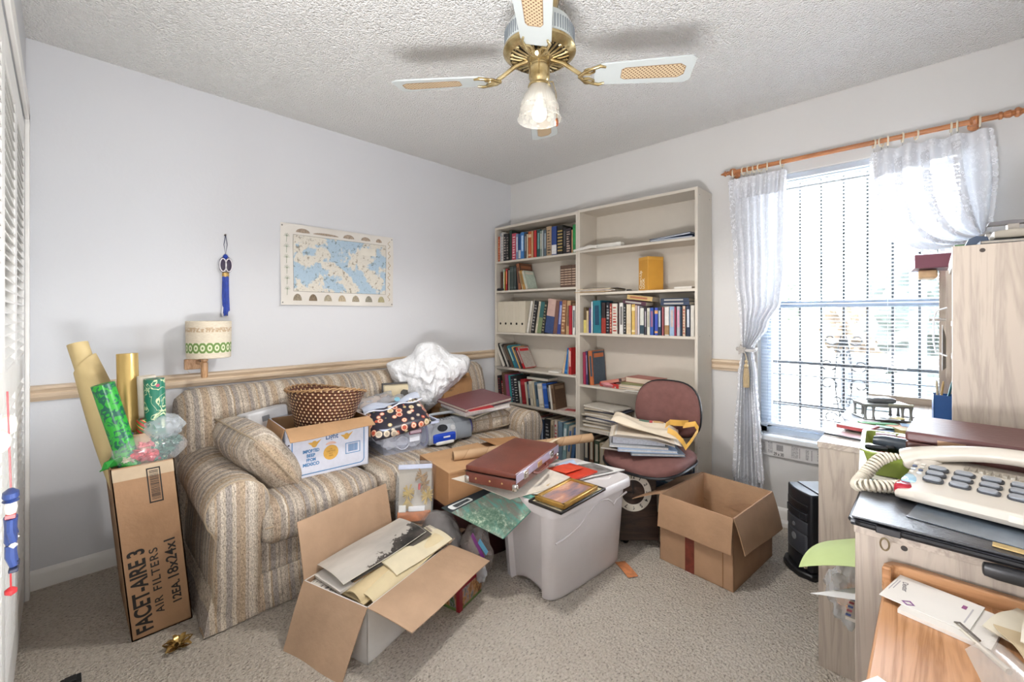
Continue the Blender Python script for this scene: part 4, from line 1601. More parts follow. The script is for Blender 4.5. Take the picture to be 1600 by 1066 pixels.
plate('lined_document', 'typed white document spread between briefcase and gold frame', 'paper',
      [(1.51, -1.57, .427), (1.66, -1.46, .429), (1.60, -1.24, .433), (1.48, -1.36, .435)], M('#d3cec4', .8, vary=.12, scale=70), .002)
plate('tan_receipt', 'small tan receipt on the typed document', 'paper',
      [(1.55, -1.44, .436), (1.60, -1.40, .436), (1.57, -1.31, .439), (1.52, -1.36, .439)], M('#b89f74', .7), .0015)


def framed(name, label, c, rz, w_, l_, fw, h, fmat, pic, z, tilt=0):
    t_ = thing(name, label, 'picture', (c[0], c[1], z), R(rz))
    t_.rotation_euler = (R(tilt), 0, R(rz))
    b_ = MB()
    for lo, hi in (((-w_ / 2, -l_ / 2), (w_ / 2, -l_ / 2 + fw)), ((-w_ / 2, l_ / 2 - fw), (w_ / 2, l_ / 2)), ((-w_ / 2, -l_ / 2), (-w_ / 2 + fw, l_ / 2)), ((w_ / 2 - fw, -l_ / 2), (w_ / 2, l_ / 2))):
        b_.box((lo[0], lo[1], 0), (hi[0], hi[1], h))
    b_.build('frame', fmat, t_, bevel=.003)
    MB().box((-w_ / 2 + fw * .6, -l_ / 2 + fw * .6, .002), (w_ / 2 - fw * .6, l_ / 2 - fw * .6, h * .55)).build('picture_sheet', pic, t_, smooth=0)
    return t_


framed('matted_picture', 'flat black picture frame with cream mat under the gold framed painting', (1.715, -1.40), 1, .175, .34, .010, .012, M('#1f1c1b', .35), M('#c9bd9d', .7), .4205)


def sunset():
    a = NT('painted_scene')
    v = a.co(scale=(9, 3, 1))
    n = a.noise(v, 2.2, 5, .6, .4)
    a.base(a.ramp(n, [(.3, '#4a5068'), (.45, '#8a7478'), (.58, '#b3816b'), (.72, '#d3b8a8')]), .3)
    return a.m


framed('framed_painting', 'small painting in a gold picture frame at the near tote corner', (1.72, -1.415), 3, .15, .27, .015, .02, M('#b58f4c', .3, .65, vary=.15, scale=30), sunset(), .4335)

# cardboard tube
t = thing('mailing_tube', 'long brown cardboard mailing tube lying across the flat carton', 'tube')
p0, p1 = Vector((1.10, -1.555, .495)), Vector((1.452, -.825, .512))
d = p1 - p0
t.matrix_world = Matrix.Translation(p0) @ d.to_track_quat('Z', 'Y').to_matrix().to_4x4()
L = d.length


def tube_mat():
    a = NT('spiral_kraft')
    x, y, z = a.sep(a.co())[:3]
    an = a.math('ARCTAN2', y, x)
    f = a.math('FRACT', a.math('ADD', a.math('MULTIPLY', an, 1 / (2 * pi)), a.math('MULTIPLY', z, 9.0)))
    a.base(a.ramp(f, [(0, '#8f6f50'), (.04, '#b0916f'), (.96, '#a88866'), (1, '#8f6f50')]), .7)
    return a.m


MB().lathe([(.021, 0), (.0245, 0), (.0245, L), (.021, L), (.021, 0)], 28).build('tube_wall', tube_mat(), t, smooth=40)

# briefcase
t = thing('briefcase', 'brown leather briefcase with brass latches lying on the tote and flat carton', 'briefcase', (1.425, -1.435, .4765), R(107))
t.rotation_euler = (R(0), R(0), R(107))
le = M('#653327', .38, vary=.18, scale=9, bump=.25, bscale=160, coat=.15)
chrome = M('#c9c5c0', .22, .9, vary=0)
brass = M('#c9ad79', .3, .8, vary=0)
# local x along the long side, latch side is -y
MB().softbox((0, 0, .026), (.49, .255, .052), .010, 6).build('case_bottom', le, t)
MB().softbox((0, 0, .066), (.49, .255, .030), .012, 6).build('case_lid', le, t)
MB().box((-.2455, -.128, .0495), (.2455, .128, .0515)).build('lid_seam', M('#2f1712', .5, vary=0), t, smooth=0)
MB().box((-.244, -.1290, .036), (.244, -.1262, .072)).build('front_valance', M('#b9b2c6', .3, .5, vary=.05), t, bevel=.002)
for x in (-.15, .15):
    o = MB().box((x - .022, -.131, .03), (x + .022, -.1275, .066)).build('latch', chrome, t, bevel=.003)
    MB().box((x - .012, -.134, .038), (x + .012, -.131, .056)).build('latch_tongue', chrome, o, bevel=.002)
MB().box((-.025, -.131, .036), (.025, -.128, .06)).build('combination_lock', brass, t, bevel=.002)
hp = [(-.07, -.128, .03), (-.066, -.142, .028), (-.04, -.150, .027), (.04, -.150, .027), (.066, -.142, .028), (.07, -.128, .03)]
MB().tube(hp, .007, 8).build('carry_handle', le, t)
for x, y in ((-.236, -.118), (.236, -.118), (-.236, .118)):
    for z in (.016,):
        MB().softbox((x, y, z), (.024, .026, .034), .009, 4).build('corner_cap', chrome, t)
for y in (-.06, .0, .07):
    MB().lathe([(0, 0), (.0045, 0), (.003, .003), (0, .003)], 10).build('stud', brass, t, loc=(-.245, y, .026), rot=(0, R(-90), 0))

# grey plastic bags between the white box and the tote
t = thing('grey_bedding_bag', 'zipped clear plastic bag of grey bedding stuffed under the poster', 'bag', (1.19, -1.70, .14))
MB().blob((0, 0, 0), (.13, .075, .135), 41, .2, 1.6, 4, floor=-.138).build('bedding_lump', M('#5f5856', .75, vary=.2, scale=12), t, smooth=60)
MB().blob((.0, -.005, .01), (.14, .082, .14), 42, .16, 1.6, 4, floor=-.138).build('plastic_film', M('#a9a7a6', .12, vary=0, alpha=.3), t, smooth=60)
MB().tube([(.01 + .10 * cos(a), -.07 - .02 * sin(a), .0 + .11 * sin(a)) for a in [R(-60 + 150 * k / 12) for k in range(13)]], .004, 6).build('zip_piping', M('#a99c90', .5), t)
t = thing('purple_trimmed_bag', 'clear bag with purple and blue edging hanging below the poster corner', 'bag', (1.395, -1.655, .16))
MB().blob((0, 0, 0), (.085, .06, .11), 44, .25, 1.6, 4, floor=-.158).build('bag_body', M('#8d8480', .2, vary=.15, alpha=.6), t, smooth=60)
MB().sheet(lambda u, v: (.035 + .055 * u + .01 * v, -.062 + .02 * u, .10 - .09 * u + .018 * v), 8, 3, .003).build('purple_edging', M('#6a2b73', .35), t, smooth=60)
MB().sheet(lambda u, v: (.075 + .03 * u + .012 * v, -.058 + .02 * u, .085 - .05 * u + .02 * v), 6, 3, .003).build('blue_edging', M('#4f93b5', .4), t, smooth=60)
MB().blob((.06, -.03, -.05), (.03, .02, .05), 46, .5, 2.5, 3).build('crinkled_tail', M('#c9cbd0', .1, vary=0, alpha=.6), t, smooth=60)

# white carton with old photographs
wc = M('#dad6d0', .65, vary=.05, scale=9)
t = carton('photo_carton', 'open white carton with brown inner flaps, full of old photographs and folders', (1.229, -2.03, 0), R(16), .335, .475, .20,
           flaps=(('-x', 8, .212, .0, .05, 'in'), ('-y', 152, .225, .015, 0.0, 'in'), ('+x', 92, .205, .0, .05, 'in'), ('+y', 88, .16, .02, 0, 'in')),
           outer=wc, inner=cardboard('#b3957a'))
CX_ = Matrix.Translation((1.229, -2.03, 0)) @ Matrix.Rotation(R(16), 4, 'Z')


def in_box(p):
    return tuple(CX_ @ Vector(p))


def pile_plate(name, label, cat, c, rz, w_, l_, z, tilt, mat, th=.002, bend=.0, part='sheet'):
    t_ = thing(name, label, cat)
    t_.matrix_world = CX_ @ Matrix.Translation((c[0], c[1], z)) @ Matrix.Rotation(R(rz), 4, 'Z') @ Matrix.Rotation(R(tilt[0]), 4, 'X') @ Matrix.Rotation(R(tilt[1]), 4, 'Y')
    MB().sheet(lambda u, v: ((u - .5) * w_, (v - .5) * l_, bend * (1 - (2 * u - 1) ** 2) + .003 * sin(v * 5 + u * 2)), 10, 10, th).build(part, mat, t_, smooth=50)
    return t_


t = thing('paper_filling', 'thick bundle of loose papers filling the white carton under the photographs', 'papers')
t.matrix_world = CX_
b = MB()
random.seed(8)
for k in range(16):
    z = .03 + k * .0075
    x, y = random.uniform(-.006, .006), random.uniform(-.01, .01)
    b.box((-.15 + x, -.215 + y, z), (.15 + x, .215 + y, z + .006))
b.build('page_block', M('#bfb196', .85, vary=.2, scale=40), t, smooth=0)
kraft = M('#c8b48d', .75, vary=.08)


def scribble(name, bgc, ink, sc=110):
    a = NT(name)
    n_ = a.noise(a.co(scale=(1, .35, 1)), sc, 3, .7)
    a.base(a.ramp(n_, [(.50, bgc), (.58, ink)]), .8)
    return a.m


pile_plate('printed_ledger', 'densely printed paper pad at the near inner corner of the white carton', 'paper', (-.085, -.13, 0), 4, .15, .19, .172, (-3, 4), scribble('ledger', '#cbc5ba', '#6f6a66'), .008)
pile_plate('manila_folder', 'wide manila folder lying under the rolled one in the white carton', 'folder', (.02, .0, 0), -2, .20, .40, .180, (5, -4), M('#c9b78f', .7, vary=.06), .004, .012)
pile_plate('manila_folder', 'manila folder rolled at its edge beside the wide carton flap', 'folder', (.072, .0, 0), -4, .09, .40, .196, (6, 14), kraft, .004, .022)
pile_plate('manila_folder', 'thin manila folder leaning on the wide carton flap', 'folder', (.122, .02, 0), -4, .07, .40, .205, (8, 22), M('#d3c39d', .7, vary=.05), .003, .01)
pile_plate('paper_sheaf', 'pale paper sheaf sticking out past the far end of the white carton', 'paper', (.11, .10, 0), -10, .10, .30, .224, (4, 12), M('#d6cbae', .75), .006, .006)
pile_plate('paper_sheaf', 'cream leaflet lying over the far end of the white carton', 'paper', (.06, .15, 0), -14, .11, .22, .233, (3, 6), M('#d9d0b8', .75), .003, .004)
pile_plate('white_envelope', 'thick white envelope under the old landscape photograph', 'envelope', (-.05, -.03, 0), -8, .17, .36, .212, (6, 2), M('#cfcac3', .7), .010)
pile_plate('brown_envelope', 'brown envelope edge sandwiched below the old landscape photograph', 'envelope', (-.015, .03, 0), -13, .15, .36, .222, (5, 3), M('#9a7a54', .75), .004)


def oldphoto():
    a = NT('old_photograph')
    x, y, z = a.sep(a.co())[:3]
    n_ = a.noise(a.co(), 14, 5, .7)
    n2 = a.noise(a.co(scale=(1, .4, 1)), 6, 4, .6)
    e = a.math('ADD', a.math('MULTIPLY', x, 7.0), a.math('MULTIPLY', a.math('SUBTRACT', n_, .5), 1.9))
    e2 = a.math('ADD', e, a.math('MULTIPLY', y, 2.6))
    sky = a.ramp(n2, [(.35, '#a49f98'), (.65, '#c4beb5')])
    dk = a.ramp(n_, [(.42, '#1d1b19'), (.6, '#4a443e'), (.72, '#8f877d')])
    a.base(a.mix(a.ramp(e2, [(.50, (0, 0, 0, 1)), (.56, (1, 1, 1, 1))]), sky, dk), .35)
    return a.m


t = pile_plate('old_photograph', 'large black and white landscape photograph topmost in the white carton', 'photograph', (-.045, .005, 0), -10, .19, .40, .243, (6, 3), M('#d5cfc4', .5), .002, .010)
MB().sheet(lambda u, v: ((u - .5) * .187, (v - .5) * .397, .010 * (1 - (2 * u - 1) ** 2) + .003 * sin(v * 5 + u * 2) + .0016), 10, 10, .0005).build('printed_image', oldphoto(), t, smooth=50)
t = pile_plate('old_photograph', 'second dark photograph showing beneath the landscape photograph', 'photograph', (-.02, .03, 0), -13, .17, .38, .233, (6, 3), M('#4a453f', .4, vary=.4, scale=20), .002, .008)

# zip bag of straw ornaments
t = thing('zip_bag_of_ornaments', 'clear zip bag of straw ornaments and orange packets propped in the white carton', 'bag')
ZB = frame((.62, .785, 0), (-.28, .20, 1), (1.025, -1.735, .345))
t.matrix_world = ZB


def loose(o, lab, cat):
    o.parent = None
    o.matrix_world = ZB
    return tag(o, lab, cat)


fm = M('#e3e5e5', .12, vary=0, alpha=.12)
MB().softbox((0, 0, 0), (.175, .285, .028), .012, 10, .004).build('clear_film', fm, t, smooth=60)
MB().box((-.083, .105, -.006), (.083, .128, .008)).build('zip_closure', M('#c7cfe8', .2, vary=0, alpha=.75), t, bevel=.003)
loose(MB().box((-.080, -.135, -.010), (.078, -.088, .010)).build('orange_packet', M('#b06427', .5, vary=.35, scale=30), bevel=.004), 'orange packet at the bottom of the clear zip bag', 'packet')
loose(MB().box((-.075, -.092, -.008), (-.04, -.060, .012)).build('white_packet', M('#d6d5d0', .5), bevel=.003), 'small square white packet above the orange one in the zip bag', 'packet')
loose(MB().box((-.028, -.090, -.008), (.05, -.066, .013)).build('white_card', M('#cfcfd2', .5), bevel=.003), 'long white card above the orange packet in the zip bag', 'card')
MB().box((-.078, -.13, -.011), (.080, .12, -.008)).build('grey_card', M('#a39c90', .7), t, smooth=0)
straw = M('#b49a54', .6, vary=.3, scale=60)
random.seed(6)
for k, (x, y) in enumerate(((-.03, -.005), (.045, .035), (.06, -.02), (.03, .07))):
    b = MB()
    for q in range(12):
        a = random.uniform(0, pi)
        l_ = random.uniform(.028, .045)
        b.tube([(x - l_ * cos(a) * .7, y - l_ * sin(a), random.uniform(-.004, .008)), (x + l_ * cos(a) * .7, y + l_ * sin(a), random.uniform(-.004, .01))], .0034, 5)
    loose(b.build('straw_ornament', straw if k % 2 == 0 else M('#8b6b3c', .6, vary=.4, scale=50)), ['yellow straw star with a tassel low in the zip bag', 'brown straw star beside the red bead in the zip bag', 'yellow straw star nearest the tote side of the zip bag', 'brown straw star highest in the zip bag'][k], 'ornament')
b = MB()
for q in range(14):
    a = -1.9 + q * .06
    b.tube([(-.035, -.03, .006), (-.035 + .05 * cos(a) + q * .002 - .014, -.03 + .045 * sin(a), .008)], .0012, 5)
loose(b.build('straw_tassel', straw), 'straw tassel hanging below the yellow star in the zip bag', 'ornament')
loose(MB().softbox((.022, .022, .012), (.012, .03, .008), .004, 4).build('red_bead', M('#b0302a', .4)), 'small red bead among the straw stars in the zip bag', 'bead')

# biscuit tin
t = thing('red_tin', 'red lidded tin with pictures of a village street beneath the carton flap', 'tin', (1.405, -1.755, 0), R(14))


def street():
    a = NT('tin_print')
    x, y, z = a.sep(a.co())[:3]
    n_ = a.noise(a.co(scale=(1, 1, .6)), 34, 3, .7)
    c_ = a.ramp(n_, [(.34, '#2f1f1a'), (.44, '#7d4a24'), (.52, '#b98a58'), (.60, '#8c8798'), (.68, '#3f5c36')])
    a.base(a.mix(a.math('LESS_THAN', z, .014), c_, '#5c7a3f'), .3)
    return a.m


MB().box((-.055, -.082, 0), (.055, .082, .09)).build('tin_body', street(), t, bevel=.004)
MB().box((-.060, -.087, .088), (.060, .087, .112)).build('lid', M('#8f1428', .25, .2), t, bevel=.006, seg=3)
MB().box((.038, -.0835, 0), (.0565, -.060, .09)).build('red_corner_band', M('#7e1422', .3), t, bevel=.002)

# ticket
t = thing('orange_ticket', 'orange printed ticket lying on the carpet beside the grey tote', 'ticket', (1.815, -1.075, .004), R(-32))
MB().sheet(lambda u, v: (-.065 + .13 * u, -.026 + .052 * v, .004 * sin(u * 3)), 6, 3, .001).build('card', M('#b9764b', .6, vary=.3, scale=50), t)

# open carton at right
t = carton('open_carton', 'empty open brown carton with flaps folded out on the carpet by the computer', (2.085, -.66, 0), R(-5.5), .355, .455, .325,
           flaps=(('-y', 168, .155, .0, 0, 'out'), ('+x', 160, .165, .012, .1, 'out'), ('-x', 112, .175, -.004, .0, 'out'), ('+y', 178, .15, .0, 0, 'out')), outer=cardboard('#ab886a'), inner=cardboard('#ba9878'))
MB().box((-.045, -.2285, 0), (.0, -.2273, .20)).build('red_tape', M('#6d2f22', .35, vary=.3, scale=30), t, smooth=0)
MB().box((.1775, .02, .12), (.1785, .075, .18)).build('paper_sticker', M('#c9c2ba', .6), t, smooth=0)
MB().box((.13, -.2285, 0), (.134, -.2273, .325)).build('seam_crease', cardboard('#8a6748'), t, smooth=0)

# computer tower
t = thing('computer_tower', 'black and grey desktop computer tower on the carpet at the desk end', 'computer', (2.405, -.50, 0), R(0))
t.rotation_euler = (0, 0, R(-48))
pc = M('#1c1d22', .35, vary=.1)
pg = M('#43454b', .35, .2, vary=.05)
# local: front faces -y, width x, depth +y
W2, DP, HT = .09, .40, .385
MB().box((-W2, .035, .03), (W2, DP, HT)).build('case', pc, t, bevel=.006)


def bez(x):
    return -.018 * (1 - (x / W2) ** 2) + .0


def bezel(z0, z1, x0, x1, d0, d1):
    n_ = 10
    fr = [(x0 + (x1 - x0) * k / n_, bez(x0 + (x1 - x0) * k / n_) + d0) for k in range(n_ + 1)]
    bk = [(x1 - (x1 - x0) * k / n_, d1) for k in range(n_ + 1)]
    return MB().poly(fr + bk, z0, z1)


bezel(.03, HT + .004, -W2 - .002, W2 + .002, .004, .05).build('front_bezel', pc, t, bevel=.008, seg=3)
bezel(.30, .335, -.075, .075, .0, .02).build('upper_drive_bay', M('#15161a', .3), t, bevel=.002)
bezel(.262, .296, -.075, .075, -.004, .02).build('optical_drive', M('#2b2d33', .25, .3), t, bevel=.003)
bezel(.20, .255, -.075, .075, -.002, .02).build('floppy_panel', pg, t, bevel=.003)
bezel(.095, .198, -.075, .075, -.002, .02).build('lower_panel', pg, t, bevel=.012, seg=3)
MB().lathe([(0, 0), (.010, 0), (.009, .004), (0, .005)], 18).build('power_button', M('#8d9096', .3, .5), t, loc=(.0, -.019, .222), rot=(R(90), 0, 0))
MB().lathe([(0, 0), (.017, 0), (.016, .003), (0, .004)], 24).build('round_badge', M('#9da1a6', .3, .6), t, loc=(.0, -.0185, .165), rot=(R(90), 0, 0))
MB().box((.05, -.012, .045), (.072, .0, .07)).build('usb_port_plate', M('#b9a98c', .4), t, smooth=0)
b = MB()
pts = [(-.105, -.0), (-.06, -.035), (0, -.045), (.06, -.035), (.105, 0), (.10, DP - .02), (-.10, DP - .02)]
b.poly(pts, 0, .03).build('plinth', M('#17171a', .4), t, bevel=.008, seg=2)
MB().box((-W2, .05, HT), (W2, DP - .01, HT + .006)).build('top_panel', M('#383a40', .28), t, bevel=.003)

# power strip by the skirting
t = thing('power_strip', 'white power strip on the floor against the skirting behind the computer', 'power strip', (2.16, -.06, .0), R(0))
MB().box((-.05, -.02, 0), (.18, .025, .03)).build('strip_body', M('#d8d6d2', .4), t, bevel=.005)
MB().tube([(-.05, 0, .015), (-.10, .01, .008), (-.14, .03, .006)], .004, 6).build('cord', M('#d0cdc6', .4), t)
t = thing('white_plastic_strip', 'flat white plastic strip on the carpet under the office chair', 'slat', (1.62, -.64, .002), R(38))
MB().box((-.12, -.03, 0), (.10, .03, .012)).build('plastic_body', M('#c2bcb2', .5), t, bevel=.003)

# ------------------------------------------------------------ office chair
t = thing('office_chair', 'armless office chair in mauve brown fabric on a black five-star base', 'chair', (1.715, -.64, 0), R(0))
mv = M('#6f4a45', .85, vary=.10, scale=30, bump=.3, bscale=220)
bk = M('#16171a', .45, vary=.05)
# seat: rounded squarish cushion
b = MB()
N = 44
rings = [(.0, .405, 0), (.90, .408, 0), (.985, .415, 0), (1.0, .432, 0), (.985, .448, 0), (.90, .462, 0), (.55, .470, 0), (0.001, .472, 0)]
vs, fs = [], []
for sc, z, _ in rings[1:]:
    for j in range(N):
        a = 2 * pi * j / N
        p = 3.0
        r = 1 / ((abs(cos(a)) ** p + abs(sin(a)) ** p) ** (1 / p))
        x, y = .235 * r * cos(a) * sc, .215 * r * sin(a) * sc
        dip = -.035 * max(0, -y / .215) ** 2 * (sc)
        vs.append((x, y, z + dip - .015 * (1 - (x / .235) ** 2) * (1 if z > .44 else 0) * .4))
k = len(rings) - 1
fs.append(tuple(range(N - 1, -1, -1)))
fs.append(tuple((k - 1) * N + j for j in range(N)))
for i in range(k - 1):
    for j in range(N):
        j2 = (j + 1) % N
        fs.append((i * N + j, i * N + j2, (i + 1) * N + j2, (i + 1) * N + j))
b.add(vs, fs).build('seat', mv, t, smooth=60)
b = MB()
pts = []
for j in range(N):
    a = 2 * pi * j / N
    p = 3.0
    r = 1 / ((abs(cos(a)) ** p + abs(sin(a)) ** p) ** (1 / p))
    y = .215 * r * sin(a)
    pts.append((.234 * r * cos(a), y * .99, .411 - .035 * max(0, -y / .215) ** 2))
b.tube(pts, .008, 6, closed=True)
b.build('seat_shell_edge', bk, t)
MB().softbox((0, 0, .385), (.30, .28, .03), .012, 4).build('seat_plate', bk, t)
# back: curved pad
cps = []


def backpad(u, v):
    a = (u - .5) * R(58)
    Rr = .42
    ww = 1.0
    x = Rr * sin(a)
    y = -Rr * cos(a) + Rr
    return x, -y, v


b = MB()
outline = []
for j in range(N):
    a = 2 * pi * j / N
    p = 3.1
    r = 1 / ((abs(cos(a)) ** p + abs(sin(a)) ** p) ** (1 / p))
    X_, Z_ = .196 * r * cos(a), .158 * r * sin(a)
    if Z_ > 0:
        X_ *= 1 - .10 * Z_ / .158
    outline.append((X_, Z_))
vs, fs = [], []
lay = [(.02, -.036), (.55, -.037), (.90, -.031), (1.0, -.010), (.985, .012), (.90, .022), (.02, .024)]
for sc, yo in lay:
    for X_, Z_ in outline:
        x, z = X_ * sc, Z_ * sc
        vs.append((x + .03, .20 + yo + 1.1 * -x * x + .05 * z, .668 + z))
k = len(lay)
fs.append(tuple(range(N)))
fs.append(tuple((k - 1) * N + j for j in range(N - 1, -1, -1)))
for i in range(k - 1):
    for j in range(N):
        j2 = (j + 1) % N
        fs.append((i * N + j, i * N + j2, (i + 1) * N + j2, (i + 1) * N + j))
b.add(vs, fs).build('backrest', mv, t, smooth=60)
b = MB().tube([(x + .03, .205 + 1.1 * -x * x + .05 * z, .668 + z) for x, z in outline], .007, 6, closed=True)
b.build('back_shell_edge', bk, t)
MB().tube([(.03, .05, .375), (.03, .20, .375), (.03, .238, .42), (.03, .232, .62)], .014, 8, flat=2.0).build('back_bracket', bk, t)
MB().tube([(0, 0, .09), (0, 0, .385)], .028, 14).build('gas_column', bk, t)
b = MB()
for k in range(9):
    b.tube([(0, 0, .20 + k * .018), (0, 0, .209 + k * .018)], .036, 16)
b.build('bellows', M('#1a2027', .4), t)
MB().tube([(.05, .05, .375), (.16, .06, .375)], .006, 8).build('lever_rod', bk, t)
MB().softbox((.185, .06, .375), (.07, .03, .026), .01, 5).build('lever_knob', M('#15181d', .4), t)
MB().tube([(.09, .10, .30), (.09, .10, .38)], .018, 12).build('tilt_spring', bk, t)
MB().lathe([(.045, .06), (.05, .08), (.04, .10), (.0, .11)], 20).build('hub', bk, t)
for k in range(5):
    a = R(44 + 72 * k)
    d = Vector((cos(a), sin(a), 0))
    l_ = .215
    leg = MB().tube([d * .03 + Vector((0, 0, .085)), d * l_ * .6 + Vector((0, 0, .078)), d * l_ + Vector((0, 0, .066))], [.022, .018, .014], 8).build('base_leg', bk, t)
    c_ = d * l_
    for s in (-1, 1):
        n_ = Vector((-d.y, d.x, 0))
        MB().lathe([(0, -.007), (.02, -.007), (.023, -.003), (.023, .003), (.02, .007), (0, .007)], 16).build('caster', bk, leg, loc=tuple(c_ + n_ * s * .012 + Vector((0, 0, .0235))), rot=(R(90), 0, a))

# clock board
t = thing('dial_board', 'dark brown board with round cream clock dial leaning under the chair', 'clock')
t.matrix_world = frame((.80, .60, 0), (-.1, .16, 1), (1.66, -.93, .295)) if False else frame((.735, .678, 0), (-.12, .13, 1), (1.725, -.845, .28))
db = wood('#3a2a22', '#1f1611', 'x', 14, 8, .35)
MB().box((-.125, -.24, -.02), (.125, .105, 0)).build('board', db, t, bevel=.004)
b = MB()
n = 48
vs = [(.096 * cos(2 * pi * k / n), .096 * sin(2 * pi * k / n), .004) for k in range(n)] + [(.062 * cos(2 * pi * k / n), .062 * sin(2 * pi * k / n), .004) for k in range(n)]
vs += [(x, y, 0.0) for x, y, z in vs]
fs = []
for k in range(n):
    k2 = (k + 1) % n
    fs += [(k, k2, n + k2, n + k), (2 * n + k, 3 * n + k, 3 * n + k2, 2 * n + k2), (k, 2 * n + k, 2 * n + k2, k2), (n + k, n + k2, 3 * n + k2, 3 * n + k)]
b.add(vs, fs).build('dial_ring', M('#cdc6b8', .5), t, smooth=0)
for k in range(12):
    a = pi / 2 - 2 * pi * (k + 1) / 12
    text(str(k + 1), t, (.078 * cos(a), .078 * sin(a) , .0043), (sin(a), -cos(a), 0), (cos(a), sin(a), 0), .026, M('#22201e', .6), name='dial_numeral', align='CENTER', bold=.0006).location += Vector((-.009 * cos(a), -.009 * sin(a), 0))
MB().box((-.003, -.01, .001), (.003, .055, .003)).build('clock_hand', M('#0f0d0c', .5), t, smooth=0)
MB().box((-.045, -.003, .001), (.01, .003, .003)).build('clock_hand', M('#0f0d0c', .5), t, smooth=0)

# stack on the chair
CHM = Matrix.Translation((1.69, -.66, .472)) @ Matrix.Rotation(R(10), 4, 'Z')


def on_chair(name, label, cat, x, y, z, rz, w_, l_, h, cover, pages='#d2cec8', tilt=(0, 0)):
    t_ = thing(name, label, cat)
    t_.matrix_world = CHM @ Matrix.Translation((x, y, z)) @ Matrix.Rotation(R(rz), 4, 'Z') @ Matrix.Rotation(R(tilt[0]), 4, 'X') @ Matrix.Rotation(R(tilt[1]), 4, 'Y')
    MB().box((-w_ / 2 + .003, -l_ / 2 + .004, .002), (w_ / 2 - .004, l_ / 2 - .004, h - .002)).build('page_block', M(pages, .8, vary=.15, scale=100), t_, smooth=0)
    MB().box((-w_ / 2, -l_ / 2, 0), (w_ / 2, l_ / 2, .002)).box((-w_ / 2, -l_ / 2, h - .002), (w_ / 2, l_ / 2, h)).box((-w_ / 2, -l_ / 2, 0), (-w_ / 2 + .002, l_ / 2, h)).build('cover', M(cover, .45), t_, smooth=0)
    return t_


on_chair('magazine', 'magazine with blue grey cover lowest on the office chair seat', 'magazine', .06, -.02, -.002, 30, .28, .22, .012, '#7b8794')
on_chair('magazine', 'checkered paper pad edge low on the chair seat', 'magazine', -.11, -.03, -.001, 8, .20, .24, .010, '#8d8574')
on_chair('magazine', 'pale blue edged magazine second in the chair stack', 'magazine', .01, -.02, .011, 26, .31, .235, .014, '#9fb4cf')
on_chair('spiral_notebook', 'spiral notebook with white pages in the middle of the chair stack', 'notebook', -.03, -.02, .026, 22, .31, .24, .012, '#a7a9ad')
on_chair('ring_binder', 'thick slate grey binder in the chair stack under the papers', 'binder', -.03, -.005, .039, 20, .28, .23, .040, '#5c6068', '#b9bcc4')
t, fn = None, None
LP = CHM @ Matrix.Translation((-.02, -.01, .082)) @ Matrix.Rotation(R(18), 4, 'Z')
for k in range(5):
    o = MB().sheet(lambda u, v, k=k: (-.16 + .33 * u + .01 * k, -.125 + .235 * v - .004 * k, .004 * k - .055 * max(0, u - .62) ** 1.2 * (1.2 + .4 * sin(k * 2)) - .01 * (1 - v) * u), 14, 8, .0015).build('loose_paper', M(['#c9c0b2', '#d6cfc4', '#cbbda8', '#dcd8d0', '#d3c7b6'][k], .8), None, smooth=50)
    o.matrix_world = LP
    tag(o, ['greyish paper lying directly on the slate binder of the chair stack', 'off-white paper second above the slate binder on the chair', 'tan paper in the middle of the curling sheets on the chair', 'whitest curling sheet of the papers on the chair', 'cream paper directly under the canvas bag on the chair'][k], 'paper', 'curling papers on the chair stack')
t = thing('canvas_tote_bag', 'cream canvas tote bag with yellow handles on top of the chair stack', 'bag')
t.matrix_world = CHM @ Matrix.Translation((.02, .0, .135)) @ Matrix.Rotation(R(14), 4, 'Z')
cv = M('#d2c5b0', .85, vary=.06, bump=.4, bscale=18)


def tote_bag(u, v, top):
    x = -.185 + .35 * u
    y = -.11 + .21 * v
    e = (4 * v * (1 - v)) ** .5 * (1 - abs(2 * u - 1) ** 4) ** .5
    z = (.022 + .012 * sin(u * 7 + v * 3) + .008 * sin(v * 11)) * e * (1 if top else -.55) - .045 * u + (.03 * (1 - u) ** 2)
    return (x, y, z)


b = MB().sheet(lambda u, v: tote_bag(u, v, 1), 26, 16, .002).sheet(lambda u, v: tote_bag(u, v, 0), 26, 16, .002)
b.build('bag_body', cv, t, smooth=60)
MB().sheet(lambda u, v: tuple(a + d for a, d in zip(tote_bag(.40 + .2 * u, .62 + .3 * v, 1), (0, 0, .0025))), 8, 6, .0006).build('printed_green_patch', M('#5c7160', .8), t, smooth=60)
MB().sheet(lambda u, v: tuple(a + d for a, d in zip(tote_bag(.56 + .05 * u, .60 + .14 * v, 1), (0, 0, .0035))), 6, 6, .0006).build('printed_red_patch', M('#b04a4c', .8), t, smooth=60)
MB().sheet(lambda u, v: tuple(a + d for a, d in zip(tote_bag(.62 + .16 * u, .62 + .12 * v, 1), (0, 0, .003))), 6, 6, .0006).build('printed_tan_patch', M('#bd9765', .8), t, smooth=60)
yl = M('#cf9f45', .6, vary=.1)


def strap(pts, wv, name):
    P = [Vector(p) for p in pts]

    def fn(u, v):
        k = u * (len(P) - 1)
        i = min(int(k), len(P) - 2)
        p = P[i].lerp(P[i + 1], k - i)
        return p + Vector(wv) * (v - .5)
    return MB().sheet(fn, (len(P) - 1) * 4, 3, .002).build(name, yl, t, smooth=60)


